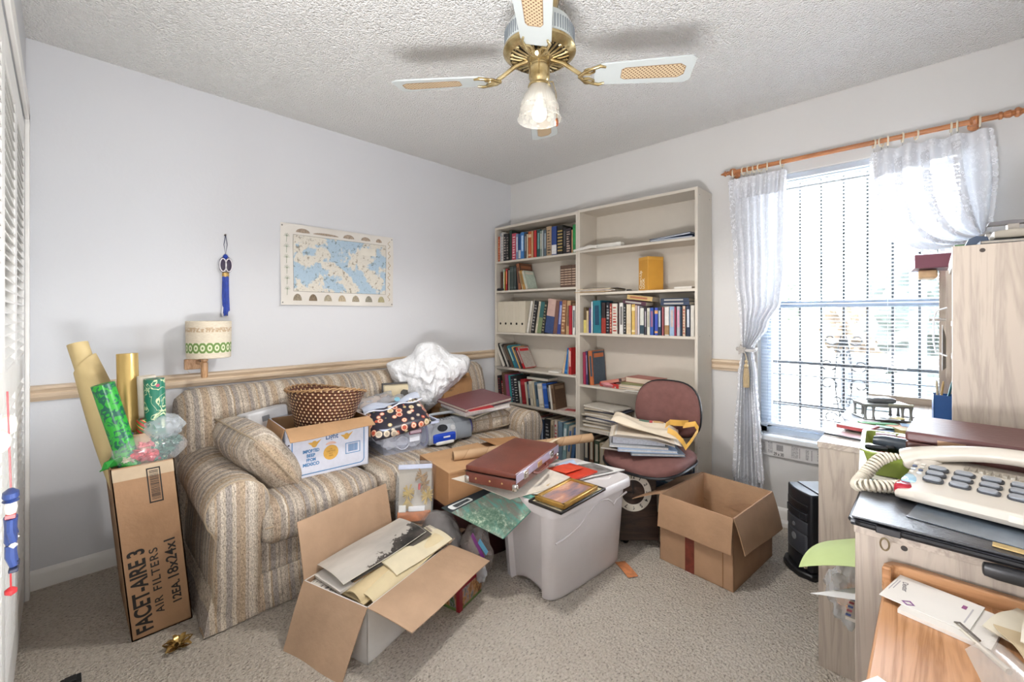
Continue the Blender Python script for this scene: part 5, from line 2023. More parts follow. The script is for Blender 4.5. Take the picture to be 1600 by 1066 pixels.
strap([(.11, -.085, -.005), (.15, -.10, -.02), (.185, -.11, -.055), (.20, -.105, -.085), (.235, -.07, -.045), (.265, -.02, -.005), (.25, .02, .015), (.19, .02, .0)], (.004, .012, .026), 'handle')
strap([(.10, -.07, .015), (.12, -.02, .022), (.17, .0, .018), (.215, .04, .012), (.20, .07, .0), (.14, .08, -.004)], (.006, .01, .028), 'handle')
# ------------------------------------------------------------ two bookcases on the window wall
case_m = M('#c6beb1', .5, vary=.02)
case_w = M('#cfcbc4', .45, vary=.02)


def bookcase(label, x0, x1, zs, top, wide_side=False):
    t_ = thing('bookcase', label, 'bookcase', (0, 0, 0))
    y0, y1 = -.25, -.016
    th = .018
    for x in (x0, x1 - th):
        o_ = MB().box((x, y0, 0), (x + th, y1, top)).build('side_panel', case_m, t_, smooth=0, bevel=.001)
        if x > x0:
            for z in (1.085, 1.96, .40):
                for y in (y0 + .03, y1 - .04):
                    MB().lathe([(0, 0), (.0035, 0), (.003, .0008), (0, .001)], 8).build('screw_cap', M('#8a8378', .4, .4), o_, loc=(x + th, y, z), rot=(0, R(90), 0))
    MB().box((x0 + th, y1 - .006, .06), (x1 - th, y1, top - .002)).build('back_panel', case_m, t_, smooth=0)
    MB().box((x0 + th, y0 + .002, top - .018), (x1 - th, y1 - .006, top)).build('top_panel', case_m, t_, smooth=0)
    MB().box((x0 + th, y0 + .012, 0), (x1 - th, y0 + .026, .062)).build('plinth', case_m, t_, smooth=0)
    for z in zs:
        MB().box((x0 + th, y0 + .001, z - .017), (x1 - th, y1 - .006, z)).build('shelf', case_m, t_, smooth=0, bevel=.0008)
    return t_


LZ = [.08, .463, .76, 1.067, 1.432, 1.692]
RZ = [.08, .376, .70, 1.085, 1.383, 1.70]
bookcase('cream bookcase full of books standing in the room corner beside the sofa', .045, .945, LZ, 1.995)
bookcase('cream bookcase with half empty shelves standing beside the lace curtain', .947, 1.835, RZ, 2.005)


def book_mesh(w, d, h, cover, band, style, pages='#cfc6b4'):
    b = MB()
    e = .0022
    b.box((e, e, .003), (w - e, d - .004, h - .003), 1)
    b.box((0, 0, 0), (w, e, h)).box((0, 0, 0), (e, d, h)).box((w - e, 0, 0), (w, d, h))
    q = -.0004
    if style == 't':
        b.box((w * .25, q, h * .30), (w * .75, e, h * .88), 2)
    elif style == 'b':
        b.box((w * .04, q, h * .78), (w * .96, e, h * .90), 2).box((w * .04, q, h * .08), (w * .96, e, h * .15), 2)
    elif style == 'h':
        b.box((-.0002, q, .0), (w + .0002, e, h * .5), 2)
    elif style == 'w':
        b.box((w * .04, q, h * .04), (w * .96, e, h * .36), 2)
    elif style == 'g':
        for k in range(7):
            b.box((w * .08, q, h * (.12 + .11 * k)), (w * .92, e, h * (.165 + .11 * k)), 2)
    elif style == 'm':
        rr = random.Random(int(h * 1e4) + int(w * 1e5))
        for k in range(9):
            b.box((w * .18, q, h * (.08 + .095 * k)), (w * rr.uniform(.5, .85), e, h * (.08 + .095 * k + rr.uniform(.02, .06))), 2)
    elif style == 'f':   # picture on the front board (faces +x)
        b.box((w * .25, q, h * .25), (w * .75, e, h * .85), 2)
        b.box((w - .0005, d * .02, h * .02), (w + .0004, d * .99, h * .98), 2)
        b.box((w - .0003, d * .12, h * .80), (w + .0007, d * .9, h * .92), 0)
    return b


BOOKS = {}


def row(shelf, shelf_words, x, z, spec, y=-.238, group=None, end=None, hs=1.0):
    """a row of single books; each line of SPEC: words | width mm | height mm | cover | tilt | style | band colour | depth mm"""
    prev = None
    rnd = random.Random(shelf)
    k_ = 1.0
    if end:
        tot = sum(float(q.split('|')[1]) / 1000 / cos(R(float(q.split('|')[4]))) for q in spec.strip().split('\n'))
        k_ = (end - x) / (tot + .0006 * len(spec.strip().split('\n')))
    for ln in spec.strip().split('\n'):
        f = [q.strip() for q in ln.split('|')]
        if f[0] == 'gap':
            x += float(f[1]) / 1000
            continue
        w, h, tilt = float(f[1]) / 1000 * k_, float(f[2]) / 1000 * hs, R(float(f[4]))
        style = f[5] if len(f) > 5 else 'p'
        band = f[6] if len(f) > 6 else '#d8d0be'
        d = float(f[7]) / 1000 if len(f) > 7 else min(.19, h * .72)
        lab = ('%s book beside the %s one, %s' % (f[0], prev, shelf_words)) if prev else ('%s book beginning the row, %s' % (f[0], shelf_words))
        b = book_mesh(w, d, h, None, None, style)
        step = w / cos(tilt)
        if tilt > 0:
            b.v = [v - Vector((w, 0, 0)) for v in b.v]
            loc = (x + step, y + rnd.uniform(0, .012), z)
        else:
            loc = (x, y + rnd.uniform(0, .012), z)
        o = b.build('book', [M(f[3], .5, vary=.1, scale=30), M('#c3b9a5', .85, vary=.12, scale=120), M(band, .5, vary=.15, scale=60)], None, loc=loc, rot=(0, tilt, 0), smooth=0)
        tag(o, lab, 'book', 'books on the ' + shelf)
        x += step + .0006
        prev = f[0]
    return x


row('corner top', 'corner bookcase top shelf', .068, LZ[5], '''
orange|24|225|#b1532f|0|m|#cf9a70
pale grey|18|255|#9fa5aa|0|t|#cfcfd0
white dotted|15|258|#d0cdc6|0|m|#8a8a8a
black lettered|28|240|#1d1d22|0|m|#a99f95
black speckled|28|238|#221f20|0|m|#8d8479
tall dark green|26|262|#24352c|0|p
pink red|46|232|#b04154|0|m|#d8b6b4
light blue|22|222|#6f86a6|0|t|#c7ced8
deep blue|25|220|#1f4277|0|w|#bfc2c6
bright blue|36|226|#3a74b0|0|t|#a9c4dd
dark grey|22|214|#4b4a4c|0|t|#8d8b88
cream|14|205|#cfc3a6|0|p
burnt orange|30|222|#b65a30|0|b|#d9b48f
tan|20|220|#c09468|0|p
white topped red|28|224|#b02c2b|0|p|#d8d5cd
dark teal|30|226|#1d4647|0|t|#6f9a97
sage grey|20|214|#7e8a80|0|t|#bdb9a9
silver grey|14|214|#a8adad|0|p
slate|22|212|#53616b|0|t|#98a3aa
mottled tan|46|236|#9c8569|0|m|#4e4134
royal blue|44|228|#27407d|0|w|#d0cfcf
gold banded black|48|230|#1a1917|0|g|#a98f55
plain black|26|205|#17171a|0|t|#4a4a4d
black figured|44|195|#2a2226|0|m|#b79f8e
peach|12|180|#c89873|0|p
emerald|27|215|#1f7a3f|0|t|#2c8d4c''', end=.924)
row('corner second', 'corner bookcase second shelf', .105, LZ[4], '''
dark brown|24|165|#4d2d22|0|p
mint grey|18|188|#9fb09a|0|t|#cfcdb8
yellow|10|172|#c3a23d|0|p
red|24|192|#a8262a|0|t|#d97a5a
black|14|185|#221e1e|0|p
ivory|11|178|#cbc3ad|0|p
green grey|28|205|#3b4743|0|b|#4f5a55
olive grey|28|206|#434c46|0|b|#55605a
charcoal|28|207|#39413f|0|b|#4b5350
wide black|20|222|#26242a|0|p
brown pictorial|34|226|#8f5a3c|-7|f|#553629|165
gap|10
buff|14|165|#c4ac83|-15|t|#8d7a55|130
gilt|24|168|#b58a45|-17|f|#8a6a3a|130
pale pictorial|24|165|#c6bfae|-19|f|#a9b6a8|130''')
row('corner second set', 'corner bookcase second shelf end', .765, LZ[4], '''
first brown patterned|38|172|#5a4336|0|g|#b29a84
second brown patterned|38|172|#5b4437|0|g|#b39b85
third brown patterned|38|172|#594235|0|g|#b19983
fourth brown patterned|38|172|#5c4538|0|g|#b49c86''')
row('corner third', 'corner bookcase third shelf', .405, LZ[3], '''
tall white|22|270|#cfcabf|11|p
stone grey|20|278|#9f9688|11|t|#bfb7a8
spiral black|30|268|#201e1f|10|m|#8d8a86
cream backed|20|262|#c6bda8|10|t|#a59c86
teal landscape|34|258|#2c5a5a|10|h|#6d7b58
dark olive|26|262|#2e2d26|9|m|#8a8468
wide blue and pink drawing|68|276|#b89a8f|8|h|#2e4069
maroon brown|34|262|#6a4a41|7|p
violet blue|30|258|#35407f|6|t|#8c95bd
rust figured|36|266|#8a5f41|4|m|#c0a27a
sand|30|262|#a78a66|3|f|#6a4f3c
crimson|24|225|#a11d2c|0|p
white covered|22|222|#cfccc6|0|f|#55565a''', end=.915)
row('corner fourth', 'corner bookcase fourth shelf', .130, LZ[2], '''
wide white|30|225|#cfc9bd|-29|p
thin black|14|228|#1f1d1e|-29|p
grey board|24|224|#a8a49c|-29|p
black backed|26|218|#25211f|-29|t|#6b6259
brown cloth|30|212|#544539|-29|p
sea blue|28|206|#2e7f8d|-29|t|#9dbdb4
steel blue|18|198|#3d6f8e|-29|p
yellow cream|22|200|#c9a86b|-29|p
dusky|20|196|#3a3236|-29|t|#766d6a
bright red|24|196|#b2212a|-29|f|#a39b92''')
row('corner fourth end', 'corner bookcase fourth shelf end', .775, LZ[2], '''
cream|26|178|#cdb293|16|p
strong blue|34|200|#2264a4|9|b|#3f7db6
thin white|8|190|#cfc9c0|3|p
scarlet|27|205|#a82a2c|0|t|#d9a49a''')
row('corner fifth', 'corner bookcase fifth shelf', .085, LZ[1], '''
black floral|26|215|#2b2324|-6|m|#8d3c3f
red lettered|20|170|#99282d|-6|m|#d8c8b8
dark tan|30|245|#6b4a37|-7|p
plum pink|26|232|#9c4e72|-8|p
aqua|20|228|#35a0a0|-8|p
navy mottled|28|225|#2a2c38|-8|m|#8d93a0
black titled|34|228|#1f2021|-8|m|#c9c9c4
grey mint|20|190|#a3aaa3|-8|t|#cfcdc4
dark red|40|208|#8e1f26|-8|b|#a83a3d
bone|16|190|#c4bba8|-8|p
thin navy|16|198|#27313e|-8|t|#8d98a4
off white|24|202|#cbc4b3|-8|t|#a59d8a
pale buff|18|190|#c7b99e|-8|p
blue grey|26|200|#5e7689|-8|t|#31424f
wide ivory|36|192|#cdc7ba|-8|b|#b6ae9c
cobalt|34|198|#2450a0|-8|b|#5a7dbd
ink black|20|194|#1f232d|-8|t|#7c8088
chalk white|16|192|#d0cbc0|-8|p
brown portrait|24|200|#77604a|-9|f|#4f3a2b''', end=.735)
row('corner bottom', 'corner bookcase bottom shelf', .42, LZ[0], '''
dark red|26|250|#8d2028|-3|p
soft grey|30|255|#9a958b|0|t|#bdb7aa
crimson topped|26|245|#93303a|0|h|#4a4f5c
pale blue|20|240|#a9b4bc|0|p
navy|24|244|#2b3950|0|t|#8d9ab0
black lettered|48|250|#1f2023|0|m|#8f8f8f
beige|24|248|#b8a78d|0|t|#7d6f5c
red white|24|252|#c3b6ac|0|m|#a83b3c
dusty blue|30|250|#6f8799|0|p
light teal|26|245|#7fa0a6|3|t|#cfd6d4
stone|24|235|#aaa397|6|t|#3c5f92
steel|22|230|#44658c|8|p''', end=.895, hs=1.2)

# magazine files
for k in range(5):
    x = .070 + k * .0655
    t = thing('magazine_file', ['cream magazine file with finger hole, first from the bookcase side panel', 'cream magazine file with finger hole, second from the bookcase side panel',
              'cream magazine file with finger hole, middle of its row of five', 'cream magazine file with finger hole, next to last before the books', 'cream magazine file with finger hole touching the leaning white book'][k], 'magazine file', (x, -.235, LZ[3] + .001), group='cream magazine files on the third shelf')
    cm = M('#c2b9a6', .6, vary=.03)
    b = MB()
    b.box((0, 0, 0), (.0645, .003, .268)).box((0, .003, 0), (.003, .19, .268)).box((.0615, .003, 0), (.0645, .19, .268)).box((.003, .003, 0), (.0615, .19, .003)).box((.003, .187, 0), (.0615, .19, .24))
    b.build('file_case', cm, t, smooth=0, bevel=.0008)
    MB().lathe([(0, 0), (.0105, 0), (.0105, .0008), (0, .0008)], 18).build('finger_hole', M('#231d18', .8), t, loc=(.032, -.0001, .075), rot=(R(90), 0, 0))

# small things on the corner bookcase
t = thing('spectacle_case', 'small black case at the front of the corner bookcase second shelf', 'case', (.10, -.225, LZ[4] + .001), R(8))
MB().softbox((0, 0, .012), (.08, .035, .022), .01, 5).build('case_body', M('#1b1a1b', .5), t)
t = thing('white_booklet', 'white booklet lying flat under the red book on the fourth shelf', 'booklet', (.70, -.20, LZ[2] + .001), R(3))
MB().box((-.05, -.035, 0), (.05, .10, .010)).build('pages', M('#d8d4cc', .7), t, smooth=0)
t = thing('loose_leaflet', 'grey leaflet overhanging the front of the corner bookcase fourth shelf', 'leaflet', (.12, -.228, LZ[2] + .0015), R(-5))
MB().box((-.07, -.04, 0), (.11, .08, .002)).build('paper_sheet', M('#a9a29c', .7), t, smooth=0)
t = thing('flat_book', 'pale paperback lying flat across the fifth shelf book tops', 'book', (.50, -.20, LZ[1] + .2135), R(2))
MB().box((-.11, 0, 0), (.11, .14, .018)).build('page_block', M('#bfb9ab', .7), t, smooth=0)
MB().box((-.111, -.001, .018), (.111, .141, .0195)).build('cover', M('#8d9490', .5), t, smooth=0)
t = thing('red_white_magazine', 'red and white magazine lying flat at the end of the fifth shelf', 'magazine', (.80, -.15, LZ[1] + .001), R(15))
MB().box((-.10, -.07, 0), (.10, .07, .006)).build('pages', M('#c8b8ae', .6, vary=.2, scale=25), t, smooth=0)
MB().box((-.03, -.05, .006), (.06, .02, .0066)).build('printed_red_block', M('#ab3a3d', .5), t, smooth=0)

# ---- the bookcase beside the curtain
t = thing('extension_lead', 'white extension lead and socket block hanging off the upper bookcase shelf', 'extension lead', (1.10, -.20, RZ[5] + .001))
lead = M('#d4d1c9', .4)
MB().box((-.015, -.02, 0), (.19, .035, .035)).build('socket_block', lead, t, bevel=.005)
for k in range(3):
    pts = [(-.01, .0, .02 + .004 * k), (-.06, -.03, .035 - .01 * k), (-.12, -.055, .012 + .004 * k), (-.19, -.062, .004 - .006 * k), (-.12, -.07, .0 + .004 * k), (-.03, -.05, .012 + .006 * k), (.02, -.045, .006 + .008 * k)]
    P = []
    for i in range(len(pts) - 1):
        for s in range(6):
            P.append(Vector(pts[i]).lerp(Vector(pts[i + 1]), s / 6))
    sm = [P[0]] + [(P[i - 1] + P[i] + P[i + 1]) / 3 for i in range(1, len(P) - 1)] + [P[-1]]
    MB().tube(sm, .0048, 7).build('cord', lead, t)
for k, (dz, rz, c) in enumerate(((0, 2, '#2a3f5f'), (.014, -3, '#1f3453'))):
    t = thing('flat_folder', ['navy folder lower on the upper bookcase shelf by the side panel', 'blue folder tilted over the navy one on the upper bookcase shelf'][k], 'folder', (1.66, -.14, RZ[5] + .001 + dz), R(rz))
    t.rotation_euler = (0, R(-3 * k), R(rz))
    MB().box((-.14, -.095, .002), (.13, .095, .011)).build('pages', M('#b9bcc2', .7), t, smooth=0)
    MB().box((-.145, -.10, 0), (.135, .10, .002)).box((-.145, -.10, .011), (.135, .10, .013)).build('cover', M(c, .4), t, smooth=0)
t = thing('yellow_carton', 'mustard yellow cardboard box with white lettering on the second bookcase shelf', 'box', (1.475, -.165, RZ[4] + .001), R(-30))
ye = M('#bf8a33', .55, vary=.06)
b = MB()
b.box((-.055, -.045, 0), (.055, .075, .225)).build('box_body', ye, t, bevel=.002)
MB().box((-.056, -.046, .205), (.056, .076, .2275)).build('tuck_lid', M('#c4923c', .55, vary=.06), t, bevel=.003)
for i, wd in enumerate(('Close-Up', 'LOOK')):
    text(wd, t, (-.018 + .034 * i, -.0456, .012), (0, 0, 1), (-1, 0, 0), .036, M('#ddd0b4', .6), bold=.0012, fit=(.125 if i == 0 else .07))
t = thing('dark_key', 'small black key on the shelf in front of the yellow box', 'key', (1.37, -.225, RZ[4] + .001), R(10))
MB().box((.0, -.004, 0), (.05, .004, .004)).build('key_blade', M('#3a3530', .4), t, smooth=0)
MB().softbox((-.01, 0, .006), (.035, .022, .012), .005, 4).build('key_bow', M('#1d1a19', .5), t)
t = thing('white_pad', 'small white pad on the second shelf by the bookcase side panel', 'pad', (1.73, -.18, RZ[4] + .001), R(2))
MB().box((-.055, -.04, 0), (.055, .05, .014)).build('page_block', M('#cfcac2', .7), t, smooth=0)
for k in range(6):
    t = thing('flat_document', ['buff folder lowest in the pile on the second bookcase shelf', 'tan paper second in the second shelf pile', 'white paper in the second shelf pile, skewed toward the yellow box',
              'pink grey folder in the second shelf paper pile', 'cream sheet near the top of the second shelf pile', 'dark edged photo topmost on the second shelf pile'][k], 'document',
              (1.05 + .02 * (k % 3), -.155 + .01 * (k % 2), RZ[4] + .001 + .0052 * k), R([-4, 3, 9, -6, 5, 12][k]))
    MB().box((-.13 + .02 * (k % 2), -.105, 0), (.15, .10, .0045)).build('sheet', M(['#b39a78', '#b79f86', '#cfcac0', '#a8938a', '#cdbfa5', '#58514c'][k], .7), t, smooth=0)
row('curtain third', 'curtain side bookcase third shelf', .985, RZ[3], '''
half yellow|22|190|#5a4a33|0|h|#c3b564
manila|18|165|#c1ac86|0|p
purple|18|185|#5b4a6e|0|h|#3b3f80
white edged|14|232|#ccd0d2|0|p
wide teal|60|238|#1f6b78|-1|f|#123a52|165
black red|30|222|#2a1f20|0|h|#8d2f24
black titled|26|225|#1d1e26|0|m|#9a9a9a
red patterned|16|215|#9d4038|0|m|#cfa08a
white red lettered|38|215|#cbc4b8|0|m|#a8423a
black and red|12|220|#3a2325|0|p
white LOOK|28|218|#d0cdc8|0|t|#6d6a68
dark figured|16|212|#2b2b2c|0|m|#a8a8a8
cream stamped|32|208|#cdbfa6|0|w|#c9b595
mustard|24|208|#c7a558|0|b|#e0d0a0
pink beige|15|200|#b89f94|0|p
lilac white|16|196|#c2bcc4|0|p
light figured|26|180|#c6c6bd|0|w|#2f4450
dark striped|14|180|#37343f|0|t|#a8a0a8
white classic|22|180|#cbc8bb|0|t|#a59f8c
mid blue|24|182|#2a4d97|0|t|#8d5d78
orange blue|22|182|#3c4fa8|0|b|#d09a62
deep navy|22|184|#20304b|0|t|#a4b0bc
rose|12|184|#a05a60|0|p
white sunset|28|186|#cfcdc9|0|w|#9a7a52
pale blue|30|188|#8ea6c0|0|t|#b5a6a0
ruby edged|10|186|#9d3350|0|p
grey pink|20|188|#a9aab0|0|t|#c58ea4
dark denim|12|188|#28384e|0|p
beige red|18|190|#bda792|0|m|#a05048
navy titled|24|192|#1f2a41|0|t|#c0c4cc
bone white|22|194|#c4bfb6|0|p''', end=1.812)
for k, (x, z, w, h, rz, c, lab, ty) in enumerate(((1.395, .205, .17, .026, 3, '#4a2836', 'maroon paperback lying tilted on top of the third shelf books', 7), (1.435, .234, .18, .03, 5, '#b99d68', 'tan paperback lying on the maroon one above the third shelf row', 7),
                                       (1.68, .196, .19, .022, -2, '#2b3850', 'navy paperback flat on third shelf books by the side panel', 0), (1.68, .219, .18, .022, 2, '#263247', 'topmost dark blue paperback on third shelf books by the side panel', 0))):
    t = thing('flat_book', lab, 'book', (x, -.225, RZ[3] + z), 0)
    t.rotation_euler = (0, R(ty), R(rz))
    MB().box((-w / 2, .001, .002), (w / 2, .12, h - .002)).build('page_block', M('#c3b9a5', .85), t, smooth=0)
    MB().box((-w / 2, 0, 0), (w / 2, .122, .002)).box((-w / 2, 0, h - .002), (w / 2, .122, h)).box((-w / 2, -.001, 0), (w / 2, .001, h)).build('cover', M(c, .5), t, smooth=0)
    MB().box((-w * .38, -.0016, h * .3), (w * .3, -.0009, h * .72)).build('spine_title', M('#a9a6a0' if k != 1 else '#9a5f3f', .5), t, smooth=0)
row('curtain fourth', 'curtain side bookcase fourth shelf', .985, RZ[2], '''
raspberry|26|240|#932c48|-1|p
violet|16|248|#4d3d68|-2|t|#8d7d9a
forest black|14|250|#2b2f2a|-3|p
orange backed pictorial|36|252|#b5653a|-4|f|#3a4a58|165''')
for k, (x, z, w, d, h, rz, c, lab) in enumerate(((1.20, .0, .17, .10, .03, -8, '#b8352f', 'red box lid leaning low against the orange backed book'), (1.36, .0, .22, .16, .012, 6, '#6f6a66', 'grey magazine lowest in the fourth shelf pile'),
                                                 (1.36, .013, .21, .15, .02, -3, '#cfc9c0', 'white book in the fourth shelf pile behind the chair'), (1.40, .034, .20, .15, .018, 4, '#7d7a55', 'olive book in the fourth shelf pile'),
                                                 (1.44, .053, .23, .15, .034, -6, '#a8665c', 'dusty pink book topmost on the fourth shelf pile'))):
    t = thing('flat_book', lab, 'book', (x, -.225, RZ[2] + .001 + z), R(rz))
    MB().box((-w / 2, .001, .002), (w / 2 - .003, d - .004, h - .002)).build('page_block', M('#cdbda8', .85), t, smooth=0)
    MB().box((-w / 2, 0, 0), (w / 2, d, .002)).box((-w / 2, 0, h - .002), (w / 2, d, h)).box((-w / 2, -.001, 0), (w / 2, .001, h) if k in (0, 3) else (-w / 2 + .002, .001, h)).build('cover', M(c, .5), t, smooth=0)
t = thing('pink_book', 'long coral pink book propped aslant on the fourth bookcase shelf', 'book', (1.225, -.238, RZ[2] + .036), 0)
t.rotation_euler = (0, R(-13), R(-4))
MB().box((-.085, .001, .002), (.09, .10, .020)).build('page_block', M('#c9b3a2', .8), t, smooth=0)
MB().box((-.087, 0, 0), (.092, .102, .002)).box((-.087, 0, .020), (.092, .102, .022)).box((-.087, -.001, 0), (.092, .001, .022)).build('cover', M('#c07a6a', .5), t, smooth=0)
MB().box((.07, -.0015, 0), (.092, .0, .022)).build('spine_end', M('#4d3a3a', .5), t, smooth=0)
t = thing('pink_cloth', 'crumpled pink cloth on the fourth bookcase shelf under the coral book', 'cloth', (1.19, -.215, RZ[2] + .018))
MB().blob((0, 0, 0), (.06, .03, .022), 51, .3, 1.8, 3, floor=-.017).build('cloth_lump', M('#b97a7d', .8), t, smooth=50)
t = thing('white_card', 'white card overhanging the fourth shelf edge beside the chair back', 'card', (1.40, -.225, RZ[2] + .0005), R(3))
MB().box((-.06, -.04, -.0), (.06, .0, .0012)).build('card', M('#d9d7d2', .7), t, smooth=0)
# piles on the low shelves
pc_ = ['#cfc8ba', '#a8987e', '#d2cdc4', '#8d8378', '#bfb4a1', '#6e6862', '#cdc6bb', '#4b4f62', '#c4b9a6', '#d6d0c6', '#9a8f80', '#3d3a3c', '#b8ac98', '#d0cabf']
nm = ['cream', 'tan', 'white', 'taupe', 'buff', 'grey', 'ivory', 'navy', 'sand', 'chalk', 'drab', 'black', 'khaki', 'pearl']
for k in range(14):
    t = thing('stacked_magazine', '%s magazine number %s from the bottom in the pile on the fifth bookcase shelf' % (nm[k], ['one', 'two', 'three', 'four', 'five', 'six', 'seven', 'eight', 'nine', 'ten', 'eleven', 'twelve', 'thirteen', 'fourteen'][k]), 'magazine',
              (1.13 + .03 * ((k * 5) % 4) / 4, -.15, RZ[1] + .001 + .0122 * k), R([-3, 2, 5, -6, 3, -2, 7, -4, 1, 6, -5, 2, 9, -8][k]))
    wv = .26 + .02 * (k % 3)
    MB().box((-wv / 2, -.10, 0), (wv / 2, .10, .0115)).build('pages', M(pc_[k], .7, vary=.12, scale=60), t, smooth=0)
    MB().box((-wv / 2, -.1006, .0098), (wv / 2, .1006, .0121)).build('cover', M(pc_[(k * 3 + 2) % 14], .5), t, smooth=0)
for k in range(5):
    t = thing('blue_file', ['navy file lowest in the pile by the bookcase side panel', 'teal file second in the low pile behind the chair', 'dark blue file in the middle of the low pile behind the chair', 'petrol blue file near the top of the low pile behind the chair', 'sky blue edged file topmost in the low pile behind the chair'][k], 'file', (1.66, -.14, RZ[0] + .001 + .052 * k), R([2, -4, 3, -2, 5][k]))
    MB().box((-.14, -.10, 0), (.14, .09, .05)).build('file_body', M(['#232f45', '#27566a', '#25375a', '#2c4f66', '#5f8cae'][k], .45, vary=.12), t, bevel=.003)
    MB().box((-.03, -.1006, .012), (.06, -.099, .038)).build('spine_label', M('#a9b2ba', .6), t, smooth=0)
for k in range(4):
    t = thing('standing_atlas', ['dark grey atlas on the bottom shelf by the divider', 'brown atlas on the bottom shelf, second from the divider', 'green atlas on the bottom shelf, third from the divider', 'beige atlas on the bottom shelf, fourth from the divider'][k], 'book', (.985 + .045 * k, -.225, RZ[0] + .001))
    b = book_mesh(.042, .18, .24 - .012 * k, None, None, 't')
    b.build('cover', [M(['#3b3c40', '#5a4030', '#3b4a3c', '#a39579'][k], .5), M('#c3b9a5', .85, vary=.12, scale=120), M('#a8a090', .5)], t, smooth=0)
# ------------------------------------------------------------ window, blind, curtains
alu = M('#b9c3cf', .4, .3, vary=.03)
w = MB()
yo0, yo1 = .07, .13
fw = .035
w.box((WX0, yo0, WZ0), (WX0 + fw, yo1, WZ1)).box((WX1 - fw, yo0, WZ0), (WX1, yo1, WZ1)).box((WX0, yo0, WZ0), (WX1, yo1, WZ0 + fw)).box((WX0, yo0, WZ1 - fw), (WX1, yo1, WZ1))
win = struct(w.build('window_1', alu, smooth=0, bevel=.002))
MB().box((WX0 + fw, yo0 + .005, 1.262), (WX1 - fw, yo0 + .045, 1.30)).build('meeting_rail', M('#7d8794', .4, .3), win, smooth=0)
for x in (WX0 + fw, WX1 - fw - .02):
    MB().box((x, yo0 + .01, WZ0 + fw), (x + .02, yo0 + .035, WZ1 - fw)).build('sash_stile', alu, win, smooth=0)
MB().box((WX0 + fw, yo0 + .01, WZ0 + fw), (WX1 - fw, yo0 + .035, WZ0 + fw + .03)).build('sash_rail', alu, win, smooth=0)
gl = NT('clear_window_glass')
tr = gl.n('ShaderNodeBsdfTransparent', ins={'Color': (.96, .98, 1, 1)})
gs = gl.n('ShaderNodeBsdfGlossy', ins={'Roughness': .02})
fr = gl.n('ShaderNodeFresnel', ins={'IOR': 1.35})
mx = gl.n('ShaderNodeMixShader', ins={0: fr.outputs[0], 1: tr.outputs[0], 2: gs.outputs[0]})
gl.t.links.new(mx.outputs[0], gl.t.nodes['Material Output'].inputs[0])
for z0, z1 in ((WZ0 + fw + .03, 1.262), (1.30, WZ1 - fw)):
    MB().box((WX0 + fw, yo0 + .02, z0), (WX1 - fw, yo0 + .024, z1)).build('pane', gl.m, win, smooth=0)
MB().box((WX0 - .03, -.045, WZ0 - .022), (WX1 + .03, yo0, WZ0 + .004)).build('sill', M('#dfe3e6', .35), win, smooth=0, bevel=.003)
MB().box((WX0 - .0, .0, WZ1 - .004), (WX1, yo0, WZ1)).build('head_lining', WHITE, win, smooth=0)

t = thing('printed_strip', 'printed white cardboard strip reading 29 x 30 fixed under the window sill', 'strip', (2.115, -.022, .385))
MB().box((0, 0, 0), (.62, .021, .088)).build('card', M('#d2d0ce', .7, vary=.05), t, bevel=.001)
text('29 x 30', t, (.075, -.0006, .006), (1, 0, 0), (0, 0, 1), .026, M('#4a4948', .7), bold=.0006, fit=.052)
gm2 = M('#b4b2b2', .8, vary=.5, scale=150)
for x0, x1, z0, z1 in ((.005, .03, .012, .075), (.045, .07, .015, .08), (.165, .20, .010, .078), (.235, .25, .012, .072), (.29, .33, .015, .075)):
    MB().box((x0, -.0005, z0), (x1, .0, z1)).build('printed_block', gm2, t, smooth=0)
for x, wd in ((.09, .034), (.205, .003), (.262, .0035)):
    MB().box((x, -.0006, .035 if wd > .01 else .012), (x + wd, .0, .07)).build('printed_barcode', M('#8f8d8d', .8, vary=.5, scale=260), t, smooth=0)

# venetian blind
t = thing('venetian_blind', 'white horizontal slat venetian blind lowered inside the window', 'blind', (WX0, .035, 0))
bm = M('#dfe4ea', .4, vary=.02)
MB().box((.006, -.018, WZ1 - .034), (WX1 - WX0 - .006, .018, WZ1 - .004)).build('head_rail', M('#b9c0ca', .4), t, bevel=.002)
sl = MB()
z = WZ0 + .075
while z < WZ1 - .05:
    y = [(-.0125, .0006), (-.006, -.0008), (.0, -.0013), (.006, -.0008), (.0125, .0006)]
    x0, x1 = .010, WX1 - WX0 - .010
    vs = [(x, a, z - b_ - a * .17) for x in (x0, x1) for a, b_ in y]
    sl.add(vs, [(i, i + 1, 6 + i, 5 + i) for i in range(4)])
    z += .0197


def slat_mat():
    a = NT('blind_slat')
    df = a.n('ShaderNodeBsdfDiffuse', ins={'Color': hexc('#dfe4ea')})
    tl = a.n('ShaderNodeBsdfTranslucent', ins={'Color': hexc('#dfe6f0')})
    mx_ = a.n('ShaderNodeMixShader', ins={0: .38, 1: df.outputs[0], 2: tl.outputs[0]})
    a.t.links.new(mx_.outputs[0], a.t.nodes['Material Output'].inputs[0])
    return a.m


sl.build('slat_panel', slat_mat(), t, smooth=60, recalc=False)
MB().box((.008, -.012, WZ0 + .055), (WX1 - WX0 - .008, .012, WZ0 + .068)).build('bottom_rail', M('#c9d0da', .4), t, bevel=.002)
for x in (.10, .60, .82):
    MB().tube([(x, -.0135, WZ0 + .06), (x, -.0135, WZ1 - .03)], .0009, 5).build('ladder_cord', M('#cfd2d6', .6), t)
MB().tube([(.045, -.02, WZ1 - .04), (.048, -.022, 1.15)], .003, 6).build('tilt_wand', M('#c9d3dc', .2, alpha=.7, vary=0), t)

